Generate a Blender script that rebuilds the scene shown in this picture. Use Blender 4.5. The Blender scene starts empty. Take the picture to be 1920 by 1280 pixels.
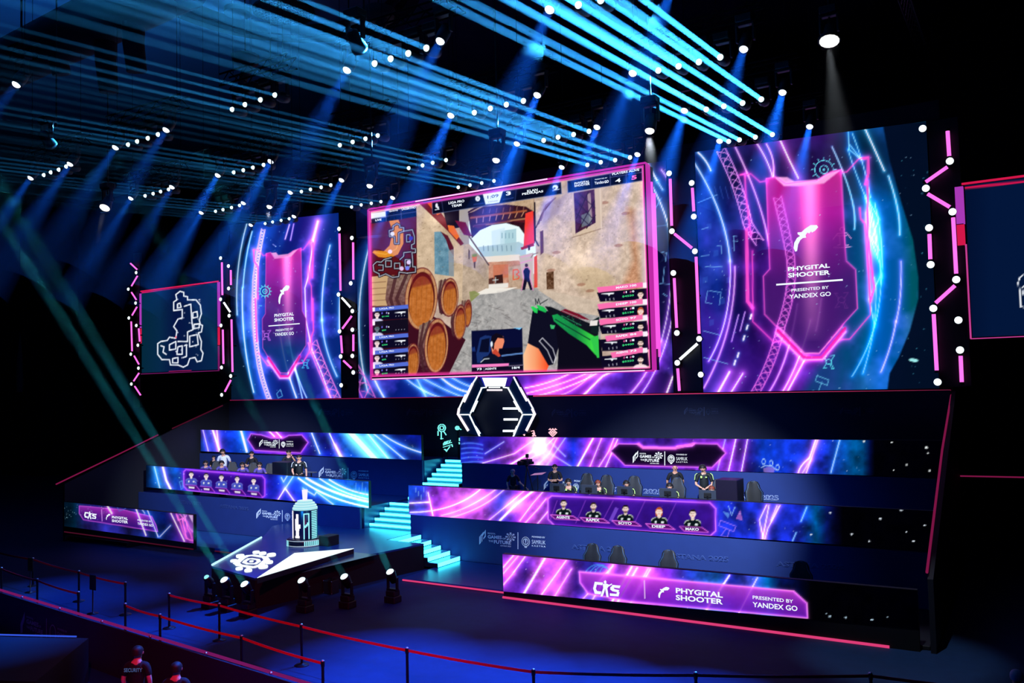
import bpy, bmesh, math, random
import numpy as np
from mathutils import Vector, Matrix
from math import sin, cos, atan, pi, radians, sqrt
random.seed(7)
SC = bpy.context.scene
COL = SC.collection

# ---------------------------------------------------------------- camera, world, exposure, large lights
F, CX, CY = 1600.0, 960.0, 640.0            # focal length in pixels of the 1920x1280 frame
PITCH, ROLL, YAW = atan(80 / 1600.), atan(.025), -(pi / 2 - atan(2610 / 1600.))
fw = np.array([sin(YAW) * cos(PITCH), cos(YAW) * cos(PITCH), sin(PITCH)])
r0 = np.array([cos(YAW), -sin(YAW), 0.]); u0 = np.cross(r0, fw)
CR = cos(ROLL) * r0 - sin(ROLL) * u0
CU = np.cross(CR, fw)
CC = np.array([0, 0, 6.4])
cam = bpy.data.cameras.new('camera'); camo = bpy.data.objects.new('camera', cam); COL.objects.link(camo)
cam.sensor_width = 36; cam.lens = 30; cam.clip_end = 300
camo.matrix_world = Matrix(((CR[0], CU[0], -fw[0], CC[0]), (CR[1], CU[1], -fw[1], CC[1]), (CR[2], CU[2], -fw[2], CC[2]), (0, 0, 0, 1)))
SC.camera = camo
SC.view_settings.view_transform = 'Standard'; SC.view_settings.look = 'None'
SC.view_settings.gamma = 1; SC.view_settings.exposure = 0; SC.view_settings.use_curve_mapping = False
cy = SC.cycles
cy.max_bounces = 4; cy.diffuse_bounces = 2; cy.glossy_bounces = 2; cy.transmission_bounces = 2; cy.volume_bounces = 0
cy.transparent_max_bounces = 8; cy.caustics_reflective = False; cy.caustics_refractive = False
cy.sample_clamp_indirect = 2; cy.use_denoising = True; cy.use_light_tree = True; cy.light_sampling_threshold = 0
W = bpy.data.worlds.new('hall_darkness'); SC.world = W; W.use_nodes = True
W.node_tree.nodes['Background'].inputs[0].default_value = (.10, .22, 1, 1)
W.node_tree.nodes['Background'].inputs[1].default_value = .009

def ray(x, y): return fw + CR * ((x - CX) / F) - CU * ((y - CY) / F)
def onY(x, y, Y): d = ray(x, y); return Vector(CC + d * (Y / d[1]))
def onZ(x, y, Z): d = ray(x, y); return Vector(CC + d * ((Z - CC[2]) / d[2]))
def onX(x, y, X): d = ray(x, y); return Vector(CC + d * (X / d[0]))
def projA(X, Y, Z):
    dx, dy, dz = X - CC[0], Y - CC[1], Z - CC[2]
    w = dx * fw[0] + dy * fw[1] + dz * fw[2]
    return CX + F * (dx * CR[0] + dy * CR[1] + dz * CR[2]) / w, CY - F * (dx * CU[0] + dy * CU[1] + dz * CU[2]) / w

def lamp(kind, name, loc, d, energy, color, size=60, blend=.4, soft=.1, parent=None):
    l = bpy.data.lights.new(name, kind); l.energy = energy; l.color = color
    if kind == 'SPOT': l.spot_size = radians(size); l.spot_blend = blend; l.shadow_soft_size = soft
    if kind == 'AREA': l.shape = 'DISK'; l.size = soft
    o = bpy.data.objects.new(name, l); COL.objects.link(o)
    o.location = loc; o.rotation_euler = Vector(d).to_track_quat('-Z', 'Y').to_euler()
    if parent is not None:
        o.parent = parent; bpy.context.view_layer.update(); o.matrix_parent_inverse = parent.matrix_world.inverted()
    return o

# ---------------------------------------------------------------- helpers
def lin(c):
    c = np.asarray(c, float)
    return np.where(c <= .04045, c / 12.92, ((np.clip(c, 0, None) + .055) / 1.055) ** 2.4)
MATS = {}
def mat(name, rgb, rough=.6, metal=0., emis=0., spec=.4, noise=0., nscale=6.):
    """rgb as 0-255 screen values; a noise node breaks the tone up"""
    if name in MATS: return MATS[name]
    m = bpy.data.materials.new(name); m.use_nodes = True; nt = m.node_tree; b = nt.nodes['Principled BSDF']
    c = tuple(lin(np.array(rgb) / 255.)) + (1,)
    b.inputs['Base Color'].default_value = c if not emis else (0, 0, 0, 1)
    b.inputs['Roughness'].default_value = rough; b.inputs['Metallic'].default_value = metal
    b.inputs['Specular IOR Level'].default_value = spec if not emis else 0.
    if emis:
        b.inputs['Emission Color'].default_value = c; b.inputs['Emission Strength'].default_value = emis
        if not (name.startswith(('stair_led_bright', 'wedge'))): m.cycles.emission_sampling = 'NONE'
    elif noise:
        n = nt.nodes.new('ShaderNodeTexNoise'); n.inputs['Scale'].default_value = nscale; n.inputs['Detail'].default_value = 4
        tc = nt.nodes.new('ShaderNodeTexCoord'); nt.links.new(tc.outputs['Object'], n.inputs['Vector'])
        r = nt.nodes.new('ShaderNodeMixRGB'); r.blend_type = 'MIX'
        r.inputs[1].default_value = tuple(x * (1 - noise) for x in c[:3]) + (1,)
        r.inputs[2].default_value = tuple(min(1, x * (1 + noise)) for x in c[:3]) + (1,)
        nt.links.new(n.outputs['Fac'], r.inputs[0]); nt.links.new(r.outputs[0], b.inputs['Base Color'])
        bp = nt.nodes.new('ShaderNodeBump'); bp.inputs['Strength'].default_value = .15; bp.inputs['Distance'].default_value = .02
        nt.links.new(n.outputs['Fac'], bp.inputs['Height']); nt.links.new(bp.outputs[0], b.inputs['Normal'])
    MATS[name] = m
    return m
def screen_mat():
    if 'led_pixels' in MATS: return MATS['led_pixels']
    m = bpy.data.materials.new('led_pixels'); m.use_nodes = True; nt = m.node_tree; nt.nodes.clear()
    o = nt.nodes.new('ShaderNodeOutputMaterial'); e = nt.nodes.new('ShaderNodeEmission'); a = nt.nodes.new('ShaderNodeAttribute')
    a.attribute_name = 'Col'; nt.links.new(a.outputs['Color'], e.inputs['Color']); nt.links.new(e.outputs[0], o.inputs[0])
    e.inputs['Strength'].default_value = 1.0
    m.cycles.emission_sampling = 'NONE'
    MATS['led_pixels'] = m
    return m
BLACK = mat('black_paint', (14, 14, 16), .55)
DARK = mat('dark_fascia', (16, 18, 26), .5, noise=.3)
METAL = mat('dark_metal', (40, 42, 48), .4, .8)
WHITE_E = mat('white_led', (240, 250, 255), emis=1.6)
PINK_E = mat('pink_tube', (255, 112, 226), emis=1.25)
CYAN_E = mat('cyan_led', (130, 240, 250), emis=1.15)

def setp(o, label=None, cat=None, group=None, kind=None):
    if label: o['label'] = label
    if cat: o['category'] = cat
    if group: o['group'] = group
    if kind: o['kind'] = kind
    return o
def thing(name, label, cat, loc=(0, 0, 0), rz=0., group=None):
    o = bpy.data.objects.new(name, None); COL.objects.link(o); o.empty_display_size = .2
    o.location = loc; o.rotation_euler = (0, 0, rz)
    return setp(o, label, cat, group)

def wm(o):
    M = Matrix.Translation(o.location) @ o.rotation_euler.to_matrix().to_4x4()
    return wm(o.parent) @ M if o.parent else M
class MB:
    """collects faces; build() links them as one mesh object"""
    def __init__(s): s.v = []; s.f = []; s.m = []; s.sm = []
    def add(s, vs, fs, m=0, smooth=False):
        k = len(s.v); s.v += [tuple(v) for v in vs]; s.f += [tuple(i + k for i in f) for f in fs]
        s.m += [m] * len(fs); s.sm += [smooth] * len(fs); return s
    def box(s, a, b, m=0, M=None):
        x0, y0, z0 = a; x1, y1, z1 = b
        vs = [Vector(p) for p in ((x0, y0, z0), (x1, y0, z0), (x1, y1, z0), (x0, y1, z0), (x0, y0, z1), (x1, y0, z1), (x1, y1, z1), (x0, y1, z1))]
        if M is not None: vs = [M @ v for v in vs]
        return s.add(vs, [(0, 3, 2, 1), (4, 5, 6, 7), (0, 1, 5, 4), (1, 2, 6, 5), (2, 3, 7, 6), (3, 0, 4, 7)], m)
    def bbox(s, a, b, bev=.02, m=0, M=None):
        """box with chamfered vertical and horizontal edges"""
        (x0, y0, z0), (x1, y1, z1) = a, b
        prof = lambda e: [(x0 + e, y0), (x1 - e, y0), (x1, y0 + e), (x1, y1 - e), (x1 - e, y1), (x0 + e, y1), (x0, y1 - e), (x0, y0 + e)]
        rings = []
        for z, ins in ((z0, bev), (z0 + bev, 0), (z1 - bev, 0), (z1, bev)):
            rings.append([Vector((min(max(x, x0 + ins), x1 - ins), min(max(y, y0 + ins), y1 - ins), z)) for x, y in prof(bev)])
        vs = [v for r in rings for v in r]
        if M is not None: vs = [M @ v for v in vs]
        fs = [tuple(range(7, -1, -1)), tuple(range(24, 32))]
        for k in range(3):
            for i in range(8): j = (i + 1) % 8; fs.append((k * 8 + i, k * 8 + j, k * 8 + 8 + j, k * 8 + 8 + i))
        return s.add(vs, fs, m)
    def loft(s, rings, m=0, cap=True, smooth=True):
        n = len(rings[0]); vs = [v for r in rings for v in r]; fs = []
        for k in range(len(rings) - 1):
            for i in range(n): j = (i + 1) % n; fs.append((k * n + i, k * n + j, (k + 1) * n + j, (k + 1) * n + i))
        s.add(vs, fs, m, smooth)
        if cap:
            s.add(rings[0], [tuple(range(n - 1, -1, -1))], m); s.add(rings[-1], [tuple(range(n))], m)
        return s
    def tube(s, pts, r, n=8, m=0):
        pts = [Vector(p) for p in pts]; rs = r if isinstance(r, (list, tuple)) else [r] * len(pts); rings = []
        for i, p in enumerate(pts):
            t = (pts[min(i + 1, len(pts) - 1)] - pts[max(i - 1, 0)]).normalized()
            a = t.orthogonal() if i == 0 else (pa - t * pa.dot(t)); a.normalize(); pa = a; b = t.cross(a)
            rings.append([p + (a * cos(2 * pi * k / n) + b * sin(2 * pi * k / n)) * rs[i] for k in range(n)])
        return s.loft(rings, m)
    def lathe(s, prof, c=(0, 0, 0), n=20, m=0, smooth=True):
        c = Vector(c)
        return s.loft([[c + Vector((r * cos(2 * pi * k / n), r * sin(2 * pi * k / n), z)) for k in range(n)] for r, z in prof], m, True, smooth)
    def ball(s, c, r, n=12, m=0, M=None):
        r = Vector(r) if isinstance(r, (tuple, list, Vector)) else Vector((r, r, r)); c = Vector(c); rings = []
        for i in range(1, n // 2 + 3):
            t = pi * i / (n // 2 + 3)
            rings.append([Vector((sin(t) * cos(2 * pi * k / n) * r.x, sin(t) * sin(2 * pi * k / n) * r.y, -cos(t) * r.z)) for k in range(n)])
        rings = [[(M @ v if M is not None else v) + c for v in g] for g in rings]
        return s.loft(rings, m)
    def prism(s, pts, d, m=0):
        """pts: planar polygon of 3-D points, extruded by vector d"""
        pts = [Vector(p) for p in pts]; d = Vector(d); n = len(pts)
        fs = [tuple(range(n)), tuple(range(2 * n - 1, n - 1, -1))] + [(i, i + n, (i + 1) % n + n, (i + 1) % n) for i in range(n)]
        return s.add(pts + [p + d for p in pts], fs, m)
    def strip(s, pts, w, nrm, d=.03, m=0, closed=False):
        """flat bar of width w along a polyline, lying in the plane with normal nrm, d thick"""
        pts = [Vector(p) for p in pts]; nrm = Vector(nrm).normalized()
        if closed: pts = pts + [pts[0]]
        for a, b in zip(pts, pts[1:]):
            t = b - a
            if t.length < 1e-5: continue
            t.normalize(); q = nrm.cross(t) * (w / 2); e = t * (w * .35)
            a2, b2 = a - e, b + e
            s.prism([a2 - q, b2 - q, b2 + q, a2 + q], nrm * d, m)
        return s
    def build(s, name, mats, parent=None, loc=None):
        me = bpy.data.meshes.new(name); me.from_pydata(s.v, [], s.f)
        mats = mats if isinstance(mats, (list, tuple)) else [mats]
        for m in mats: me.materials.append(m)
        me.polygons.foreach_set('material_index', s.m); me.polygons.foreach_set('use_smooth', s.sm); me.update()
        bm = bmesh.new(); bm.from_mesh(me); bmesh.ops.recalc_face_normals(bm, faces=bm.faces); bm.to_mesh(me); bm.free()
        o = bpy.data.objects.new(name, me); COL.objects.link(o)
        if loc is not None: o.location = loc; me.transform(Matrix.Translation(-Vector(loc)))
        if parent is not None: o.parent = parent; me.transform(wm(parent).inverted())   # shapes are given in world coordinates
        return o
def text_faces(s, bold=0.0, spacing=1.0):
    cu = bpy.data.curves.new('t', 'FONT'); cu.body = s; cu.size = 1; cu.offset = bold; cu.space_character = spacing; cu.resolution_u = 3
    cu.align_x = 'LEFT'; o = bpy.data.objects.new('t', cu); COL.objects.link(o)
    bpy.context.view_layer.update()
    me = bpy.data.meshes.new_from_object(o.evaluated_get(bpy.context.evaluated_depsgraph_get()))
    vs = [v.co.copy() for v in me.vertices]; fs = [tuple(p.vertices) for p in me.polygons]
    bpy.data.objects.remove(o); bpy.data.curves.remove(cu); bpy.data.meshes.remove(me)
    xs = [v.x for v in vs]; ys = [v.y for v in vs]
    x0, x1, y0, y1 = min(xs), max(xs), min(ys), max(ys)
    return [((v.x - x0) / (x1 - x0), (v.y - y0) / (y1 - y0)) for v in vs], fs
TC = {}
def text_on(mb, s, p0, p1, h, Y, m=0, bold=.012, lift=.01):
    """lettering on the upright plane at depth Y: p0 = photo position of the lower left corner, p1 = lower right, h = letter height there"""
    if (s, bold) not in TC: TC[(s, bold)] = text_faces(s, bold)
    uv, fs = TC[(s, bold)]
    a = onY(p0[0], p0[1], Y); b = onY(p1[0], p1[1], Y); c = onY(p0[0] - h * .0, p0[1] - h, Y)
    ux = b - a; uz = Vector((0, 0, c.z - a.z))
    mb.add([a + ux * u + uz * v + Vector((0, -lift, 0)) for u, v in uv], fs, m)
    return mb
def text_dim(mb, s, o, ux, uz, m=0, bold=.012):
    if (s, bold) not in TC: TC[(s, bold)] = text_faces(s, bold)
    uv, fs = TC[(s, bold)]; o = Vector(o); ux = Vector(ux); uz = Vector(uz)
    return mb.add([o + ux * u + uz * v for u, v in uv], fs, m)

# ---------------------------------------------------------------- LED picture painter (draws the running picture of a screen into its pixels)
def vnoise(x, y, s, seed=0):
    x = x / s; y = y / s; xi = np.floor(x).astype(np.int64); yi = np.floor(y).astype(np.int64); fx = x - xi; fy = y - yi
    fx = fx * fx * (3 - 2 * fx); fy = fy * fy * (3 - 2 * fy)
    def h(a, b):
        n = (a * 374761393 + b * 668265263 + seed * 974634777) & 0x7fffffff
        n = ((n ^ (n >> 13)) * 1274126177) & 0x7fffffff
        return ((n ^ (n >> 16)) & 0xffff) / 65535.
    return (h(xi, yi) * (1 - fx) + h(xi + 1, yi) * fx) * (1 - fy) + (h(xi, yi + 1) * (1 - fx) + h(xi + 1, yi + 1) * fx) * fy
def fbm(x, y, s, seed=0, o=4):
    r = 0; a = .5
    for k in range(o): r = r + a * vnoise(x, y, s, seed + k); s = s / 2; a /= 2
    return r
class Canvas:
    def __init__(s, Y, xl, zbl, ztl, xr, zbr, ztr, res=.03):
        s.Y = Y; s.c = (xl, zbl, ztl, xr, zbr, ztr)
        nx = int((xr - xl) / res) + 1; nz = int((ztl - zbl) / res) + 1; s.nx, s.nz = nx, nz
        U, V = np.meshgrid(np.linspace(0, 1, nx), np.linspace(0, 1, nz))
        s.X = xl + (xr - xl) * U; zb = zbl + (zbr - zbl) * U; zt = ztl + (ztr - ztl) * U; s.Z = zb + (zt - zb) * V
        s.px, s.py = projA(s.X, Y, s.Z); s.col = np.zeros((nz, nx, 3))
        s.xm = s.px.mean(0); s.ym = s.py
    def box(s, x0, y0, x1, y1, pad):
        a = onY(x0 - pad, (y0 + y1) / 2, s.Y); b = onY(x1 + pad, (y0 + y1) / 2, s.Y)
        xl, xr = s.c[0], s.c[3]
        i0 = int(np.clip((min(a.x, onY(x0 - pad, y1 + pad, s.Y).x, onY(x0 - pad, y0 - pad, s.Y).x) - xl) / (xr - xl) * (s.nx - 1) - 2, 0, s.nx))
        i1 = int(np.clip((max(b.x, onY(x1 + pad, y1 + pad, s.Y).x, onY(x1 + pad, y0 - pad, s.Y).x) - xl) / (xr - xl) * (s.nx - 1) + 3, 0, s.nx))
        if i1 <= i0: return None
        sub = s.py[:, i0:i1]; ok = ((sub > y0 - pad - 1) & (sub < y1 + pad + 1)).any(1); k = np.where(ok)[0]
        if len(k) == 0: return None
        return (slice(k[0], k[-1] + 1), slice(i0, i1))
    def _c(s, col, x, y):
        if callable(col): return np.asarray(col(x, y)) / 255.
        return np.array(col) / 255. * np.ones(x.shape + (1,))
    def mix(s, sl, a, col, add=False):
        x, y = s.px[sl], s.py[sl]; c = s._c(col, x, y); a = a[..., None]
        if add: s.col[sl] = s.col[sl] + c * a
        else: s.col[sl] = s.col[sl] * (1 - a) + c * a
    def fill(s, col, a=1., add=False):
        s.mix((slice(None), slice(None)), np.full(s.px.shape, a), col, add); return s
    def poly(s, pts, col, a=1., soft=1., add=False):
        pts = np.array(pts, float); sl = s.box(pts[:, 0].min(), pts[:, 1].min(), pts[:, 0].max(), pts[:, 1].max(), soft + 1)
        if sl is None: return s
        x, y = s.px[sl], s.py[sl]; d = np.full(x.shape, 1e9); ins = np.zeros(x.shape, bool); n = len(pts)
        for i in range(n):
            (x1, y1), (x2, y2) = pts[i], pts[(i + 1) % n]; ex, ey = x2 - x1, y2 - y1; L = ex * ex + ey * ey + 1e-9
            t = np.clip(((x - x1) * ex + (y - y1) * ey) / L, 0, 1); d = np.minimum(d, np.hypot(x - x1 - t * ex, y - y1 - t * ey))
            if abs(y2 - y1) > 1e-9: ins ^= ((y1 > y) != (y2 > y)) & (x < ex * (y - y1) / (y2 - y1) + x1)
        sd = np.where(ins, -d, d); s.mix(sl, np.clip(.5 - sd / soft, 0, 1) * a, col, add); return s
    def line(s, pts, w, col, a=1., glow=0, gcol=None, ga=.5, closed=False):
        if closed: pts = list(pts) + [pts[0]]
        p = np.array(pts, float); w0 = w; w = max(w, 1.7); a = a * min(1, (w0 / w) ** .7); pad = w + glow * 4 + 1
        sl = s.box(p[:, 0].min(), p[:, 1].min(), p[:, 0].max(), p[:, 1].max(), pad)
        if sl is None: return s
        x, y = s.px[sl], s.py[sl]; d = np.full(x.shape, 1e9)
        for (x1, y1), (x2, y2) in zip(p, p[1:]):
            ex, ey = x2 - x1, y2 - y1; L = ex * ex + ey * ey + 1e-9
            t = np.clip(((x - x1) * ex + (y - y1) * ey) / L, 0, 1); d = np.minimum(d, np.hypot(x - x1 - t * ex, y - y1 - t * ey))
        if glow: s.mix(sl, np.exp(-np.maximum(d - w / 2, 0) / glow) * ga * (d < pad), gcol or col, True)
        s.mix(sl, np.clip(.5 + w / 2 - d, 0, 1) * a, col); return s
    def ell(s, cx, cy_, rx, ry, col, a=1., ang=0., soft=1., add=False, ring=0, gauss=False):
        R = max(rx, ry); sl = s.box(cx - R, cy_ - R, cx + R, cy_ + R, (R * 1.5 if gauss else 2) + ring)
        if sl is None: return s
        x, y = s.px[sl] - cx, s.py[sl] - cy_; c, sn = cos(ang), sin(ang); u = (x * c + y * sn) / rx; v = (-x * sn + y * c) / ry
        q = np.hypot(u, v)
        if gauss: al = np.exp(-q * q * 2) * a
        elif ring: al = np.clip(.5 + ring / 2 - np.abs(q - 1) * min(rx, ry), 0, 1) * a
        else: al = np.clip(.5 - (q - 1) * min(rx, ry) / soft, 0, 1) * a
        s.mix(sl, al, col, add); return s
    def dots(s, n, x0, y0, x1, y1, col, seed, r=.8, a=.9):
        rs = random.Random(seed)
        for k in range(n): s.ell(rs.uniform(x0, x1), rs.uniform(y0, y1), r * rs.uniform(.5, 1.3), r * rs.uniform(.5, 1.1), col, a * rs.uniform(.4, 1))
        return s
    def build(s, name, parent=None, gain=1., lift=.012):
        nx, nz = s.nx, s.nz; n = nx * nz; co = np.empty((n, 3)); co[:, 0] = s.X.ravel(); co[:, 1] = s.Y - lift; co[:, 2] = s.Z.ravel()
        i = (np.arange(nz - 1)[:, None] * nx + np.arange(nx - 1)[None]).ravel(); q = np.stack([i, i + 1, i + nx + 1, i + nx], 1).ravel().astype(np.int32)
        me = bpy.data.meshes.new(name); me.vertices.add(n); me.vertices.foreach_set('co', co.ravel())
        nf = len(i); me.loops.add(nf * 4); me.loops.foreach_set('vertex_index', q); me.polygons.add(nf)
        me.polygons.foreach_set('loop_start', np.arange(nf, dtype=np.int32) * 4); me.update(calc_edges=True)
        at = me.attributes.new('Col', 'FLOAT_COLOR', 'POINT'); c = np.ones((n, 4)); c[:, :3] = lin(np.clip(s.col, 0, 1.05).reshape(-1, 3)) * gain
        at.data.foreach_set('color', c.ravel().astype(np.float32)); me.materials.append(screen_mat())
        o = bpy.data.objects.new(name, me); COL.objects.link(o)
        if parent is not None: o.parent = parent; me.transform(wm(parent).inverted())
        return o
def stops(ps, key='x'):
    xs = [p[0] for p in ps]; cs = np.array([p[1] for p in ps], float)
    return lambda x, y: np.stack([np.interp(x if key == 'x' else y, xs, cs[:, k]) for k in range(3)], -1)
def arc(cx, cy_, rx, ry, a0, a1, n=18):
    return [(cx + rx * cos(radians(a0 + (a1 - a0) * k / n)), cy_ + ry * sin(radians(a0 + (a1 - a0) * k / n))) for k in range(n + 1)]
def bez(p0, p1, p2, n=14):
    return [((1 - t) ** 2 * p0[0] + 2 * t * (1 - t) * p1[0] + t * t * p2[0], (1 - t) ** 2 * p0[1] + 2 * t * (1 - t) * p1[1] + t * t * p2[1]) for t in [k / n for k in range(n + 1)]]

# ---------------------------------------------------------------- the hall
def struct(name, mb, m): return setp(mb.build(name, m), kind='structure')
FLOOR = mat('blue_carpet', (14, 44, 84), .75, noise=.25, nscale=3., spec=.25)
HALL = mat('dark_hall_wall', (20, 22, 34), .9, noise=.3, nscale=.6)
struct('floor', MB().box((-75, -6, -.2), (18, 46, 0)), FLOOR)
struct('wall_back', MB().box((-75, 46, -.2), (18, 46.3, 24)), HALL)
struct('wall_left', MB().box((-75.3, -6, -.2), (-75, 46.3, 24)), HALL)
struct('wall_right', MB().box((18, -6, -.2), (18.3, 46.3, 24)), HALL)
CEIL = mat('ceiling_panels', (70, 84, 110), .8, noise=.25, nscale=.25)
struct('ceiling', MB().box((-75, -6, 24), (18, 46.3, 24.3)), CEIL)

YW, Y3, Y2, Y1 = 31.0, 21.9, 25.5, 29.0          # back wall and the three tiers in front of it
ZD, ZT = 1.72, 3.25                               # players' deck, top deck
XR, XL = -2.4, -36.7
FASC = mat('matte_fascia', (16, 18, 30), .7, noise=.2)
DECK = mat('stage_deck', (30, 66, 122), .3, noise=.2, nscale=2., spec=.5)
FABRIC = mat('printed_fabric', (26, 50, 112), .75, noise=.12, nscale=2.); FABRIC_D = mat('dark_printed_fabric', (22, 28, 52), .8, noise=.15, nscale=2.)
# low platform, decks
def solid(name, label, cat, a, b, m, group=None, bev=.015):
    o = MB().bbox(a, b, bev).build(name, m, loc=((a[0] + b[0]) / 2, (a[1] + b[1]) / 2, a[2])); return setp(o, label, cat, group)
solid('stage_platform', 'low dark stage platform between the thrust stage and the right seating block', 'platform', (-18.2, 22.35, 0), (-13.95, 25.46, .1), DECK)
solid('stage_platform', 'low dark stage platform left of the thrust stage', 'platform', (-32.6, 22.9, 0), (-26.75, 25.46, .2), DECK)
solid('player_deck', 'raised players deck on the right with desks and monitors', 'platform', (-20.3, 25.75, 0), (XR, Y1 - .02, ZD), DECK)
solid('player_deck', 'raised players deck on the left with desks and screens', 'platform', (XL, 25.75, 0), (-22.8, Y1 - .02, ZD), DECK)
solid('upper_deck', 'dark top deck under the big screens', 'platform', (XL, 30.86, 0), (XR, YW - .02, ZT), DECK)
solid('upper_deck', 'dark top deck behind the upper right light band', 'platform', (-20.36, Y1 + .16, 0), (XR, 30.84, ZT), DECK)
solid('upper_deck', 'dark top deck behind the upper left light band', 'platform', (XL, Y1 + .16, 0), (-22.42, 30.84, ZT), DECK)
solid('seating_deck', 'low deck behind the front right light band', 'platform', (-13.9, 22.1, 0), (XR, 25.46, .1), FASC)
solid('seating_deck', 'low deck behind the front left light band', 'platform', (XL, 22.1, 0), (-32.62, 25.46, .2), FASC)
solid('centre_landing', 'dark landing between both player decks at the stair foot', 'platform', (-22.38, 27.6, 0), (-20.32, 27.84, ZD), DECK)
solid('screen_wall', 'tall dark support wall carrying the big backdrop screens', 'wall', (XL - .1, YW, 0), (XR + .1, YW + .5, 15.4), FASC)

# red light lines of the stage
def red_line(pts, label, w=.05, m=None, nm='led_line'):
    mb = MB(); mb.tube(pts, w / 2, 6)
    o = mb.build(nm, m or RED_E, loc=pts[0]); return setp(o, label, 'light strip')
RED_E = mat('red_led', (238, 66, 128), emis=.85); RED_D = mat('dim_red_led', (150, 28, 84), emis=.6); RED_F = mat('faint_red_led', (98, 22, 52), emis=.5)
red_line([(-13.96, 21.88, .03), (-3.25, 21.88, .03)], 'pink light strip at the foot of the front right band', .075)
red_line([(-18.15, 22.33, .04), (-14.0, 22.33, .04)], 'pink light strip along the low platform edge right of the thrust stage', .06)
red_line([(-36.7, 21.87, .42), (-28.1, 21.87, .34)], 'dim red light strip under the front left band', .05, RED_F)
red_line([(-28.05, 22.86, .1), (-26.8, 22.86, .1)], 'short dim red strip beside the thrust stage left edge', .05, RED_F)
red_line([(XL, YW - .04, 5.92), (-20.9, YW - .04, 5.9)], 'thin red light line under the left backdrop screen', .045, RED_D)
red_line([(-18.0, YW - .04, 5.88), (XR, YW - .04, 5.84)], 'thin red light line under the right backdrop screen', .05, RED_E)
def edge_rail(X, pts, lab, m): red_line([(X, y, z) for y, z in pts], lab, .06, m)
edge_rail(XR + .02, [(30.9, 5.7), (27, 4.25), (21.95, 1.82)], 'sloping red light line on the right side of the tiers', RED_D)
edge_rail(XL - .03, [(30.5, 5.66), (27.4, 4.62)], 'upper faint sloping red light line on the left side of the tiers', RED_F)
edge_rail(XL - .03, [(26.6, 4.36), (24.46, 3.58), (21.5, 2.53)], 'lower sloping red light line on the left side of the tiers', RED_D)
for x, lab, s in ((XR + .03, 'dark sloping side wall of the right seating block', 1), (XL - .04, 'dark sloping side wall of the left seating block', -1)):
    z0 = 1.78 if s > 0 else 2.6
    p = [(x, 21.9, 0), (x, YW, 0), (x, YW, 5.85), (x, 21.9, z0 - .1)]
    o = MB().prism(p, (s * .12, 0, 0)).build('side_wall', FASC, loc=(x, 21.9, 0)); setp(o, lab, 'wall')
o = red_line([onY(1795, 892, 31), onY(1990, 896, 31)], 'thin red light line on the dark stand far right', .05, RED_D)

# ---------------------------------------------------------------- LED bands of the tiers
WT = mat('white_lettering', (236, 244, 255), emis=1.1)
CB = {'b': (24, 44, 196), 'd': (14, 22, 120), 'p': (122, 40, 200), 'm': (176, 70, 216), 'c': (30, 110, 225), 'n': (4, 8, 34), 't': (0, 84, 150), 'u': (62, 26, 150), 'v': (36, 18, 120)}
def st(s): return stops([(x, CB[c] if isinstance(c, str) else c) for x, c in s])
def led_band(label, Y, q, bg, body0=None, res=.03):
    if Y > 22: body0 = None
    xl, zbl, ztl, xr, zbr, ztr = q
    t = thing('led_band', label, 'led screen', (xl, Y, min(zbl, zbr)), group=None)
    zb = body0
    MB().prism([(xl, Y, zbl if zb is None else zb), (xr, Y, zbr if zb is None else zb), (xr, Y, ztr + .01), (xl, Y, ztl + .01)], (0, .14, 0)).build('cabinet', BLACK, t)
    c = Canvas(Y, *q, res=res); c.fill(st(bg))
    c.col *= 1 + (fbm(c.px, c.py, 22, 3)[..., None] - .47) * 1.5
    return t, c
WHT = (255, 245, 255); PK = (255, 120, 235); CYN = (110, 225, 255); VI = (190, 90, 255); BL = (70, 130, 255)
def streak(c, pts, w=1.4, col=PK, glow=4, ga=.5, core=WHT, a=1): c.line(pts, w, core, a, glow, col, ga)
def glyph(c, x, y, s, col, seed):
    """a small outlined petroglyph sign"""
    r = random.Random(seed); k = r.choice([0, 1, 2])
    if k == 0:
        c.line([(x - s, y - s * .4), (x + s, y + s * .3), (x + s * .7, y + s * .8), (x - s * 1.2, y)], 1, col, closed=True); c.line([(x, y + s * .3), (x - s * .4, y + s * 1.5), (x + s * .5, y + s * 1.7)], 1, col)
    elif k == 1:
        c.ell(x, y, s * .8, s * .5, col, ring=1); c.line([(x - s * .5, y + s * .3), (x - s, y + s * 1.6), (x - s * .3, y + s * 1.5), (x - s * .4, y + s * .4)], 1, col); c.line([(x + s * .4, y + s * .3), (x + s * .9, y + s * 1.6)], 1, col); c.ell(x + s, y - s, s * .35, s * .5, col, ring=1)
    else:
        c.line([(x - s, y + s), (x - s, y - s), (x + s, y - s), (x + s, y), (x, y), (x, y + s * .6)], 1, col)
def arch_panel(c, pts, fillc=(70, 16, 120), edge=(236, 120, 255), top=None, a=.8):
    c.poly(pts, fillc, a); c.line(pts, 1.6, edge, 1, 3, (190, 60, 230), .5, closed=True)
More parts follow.
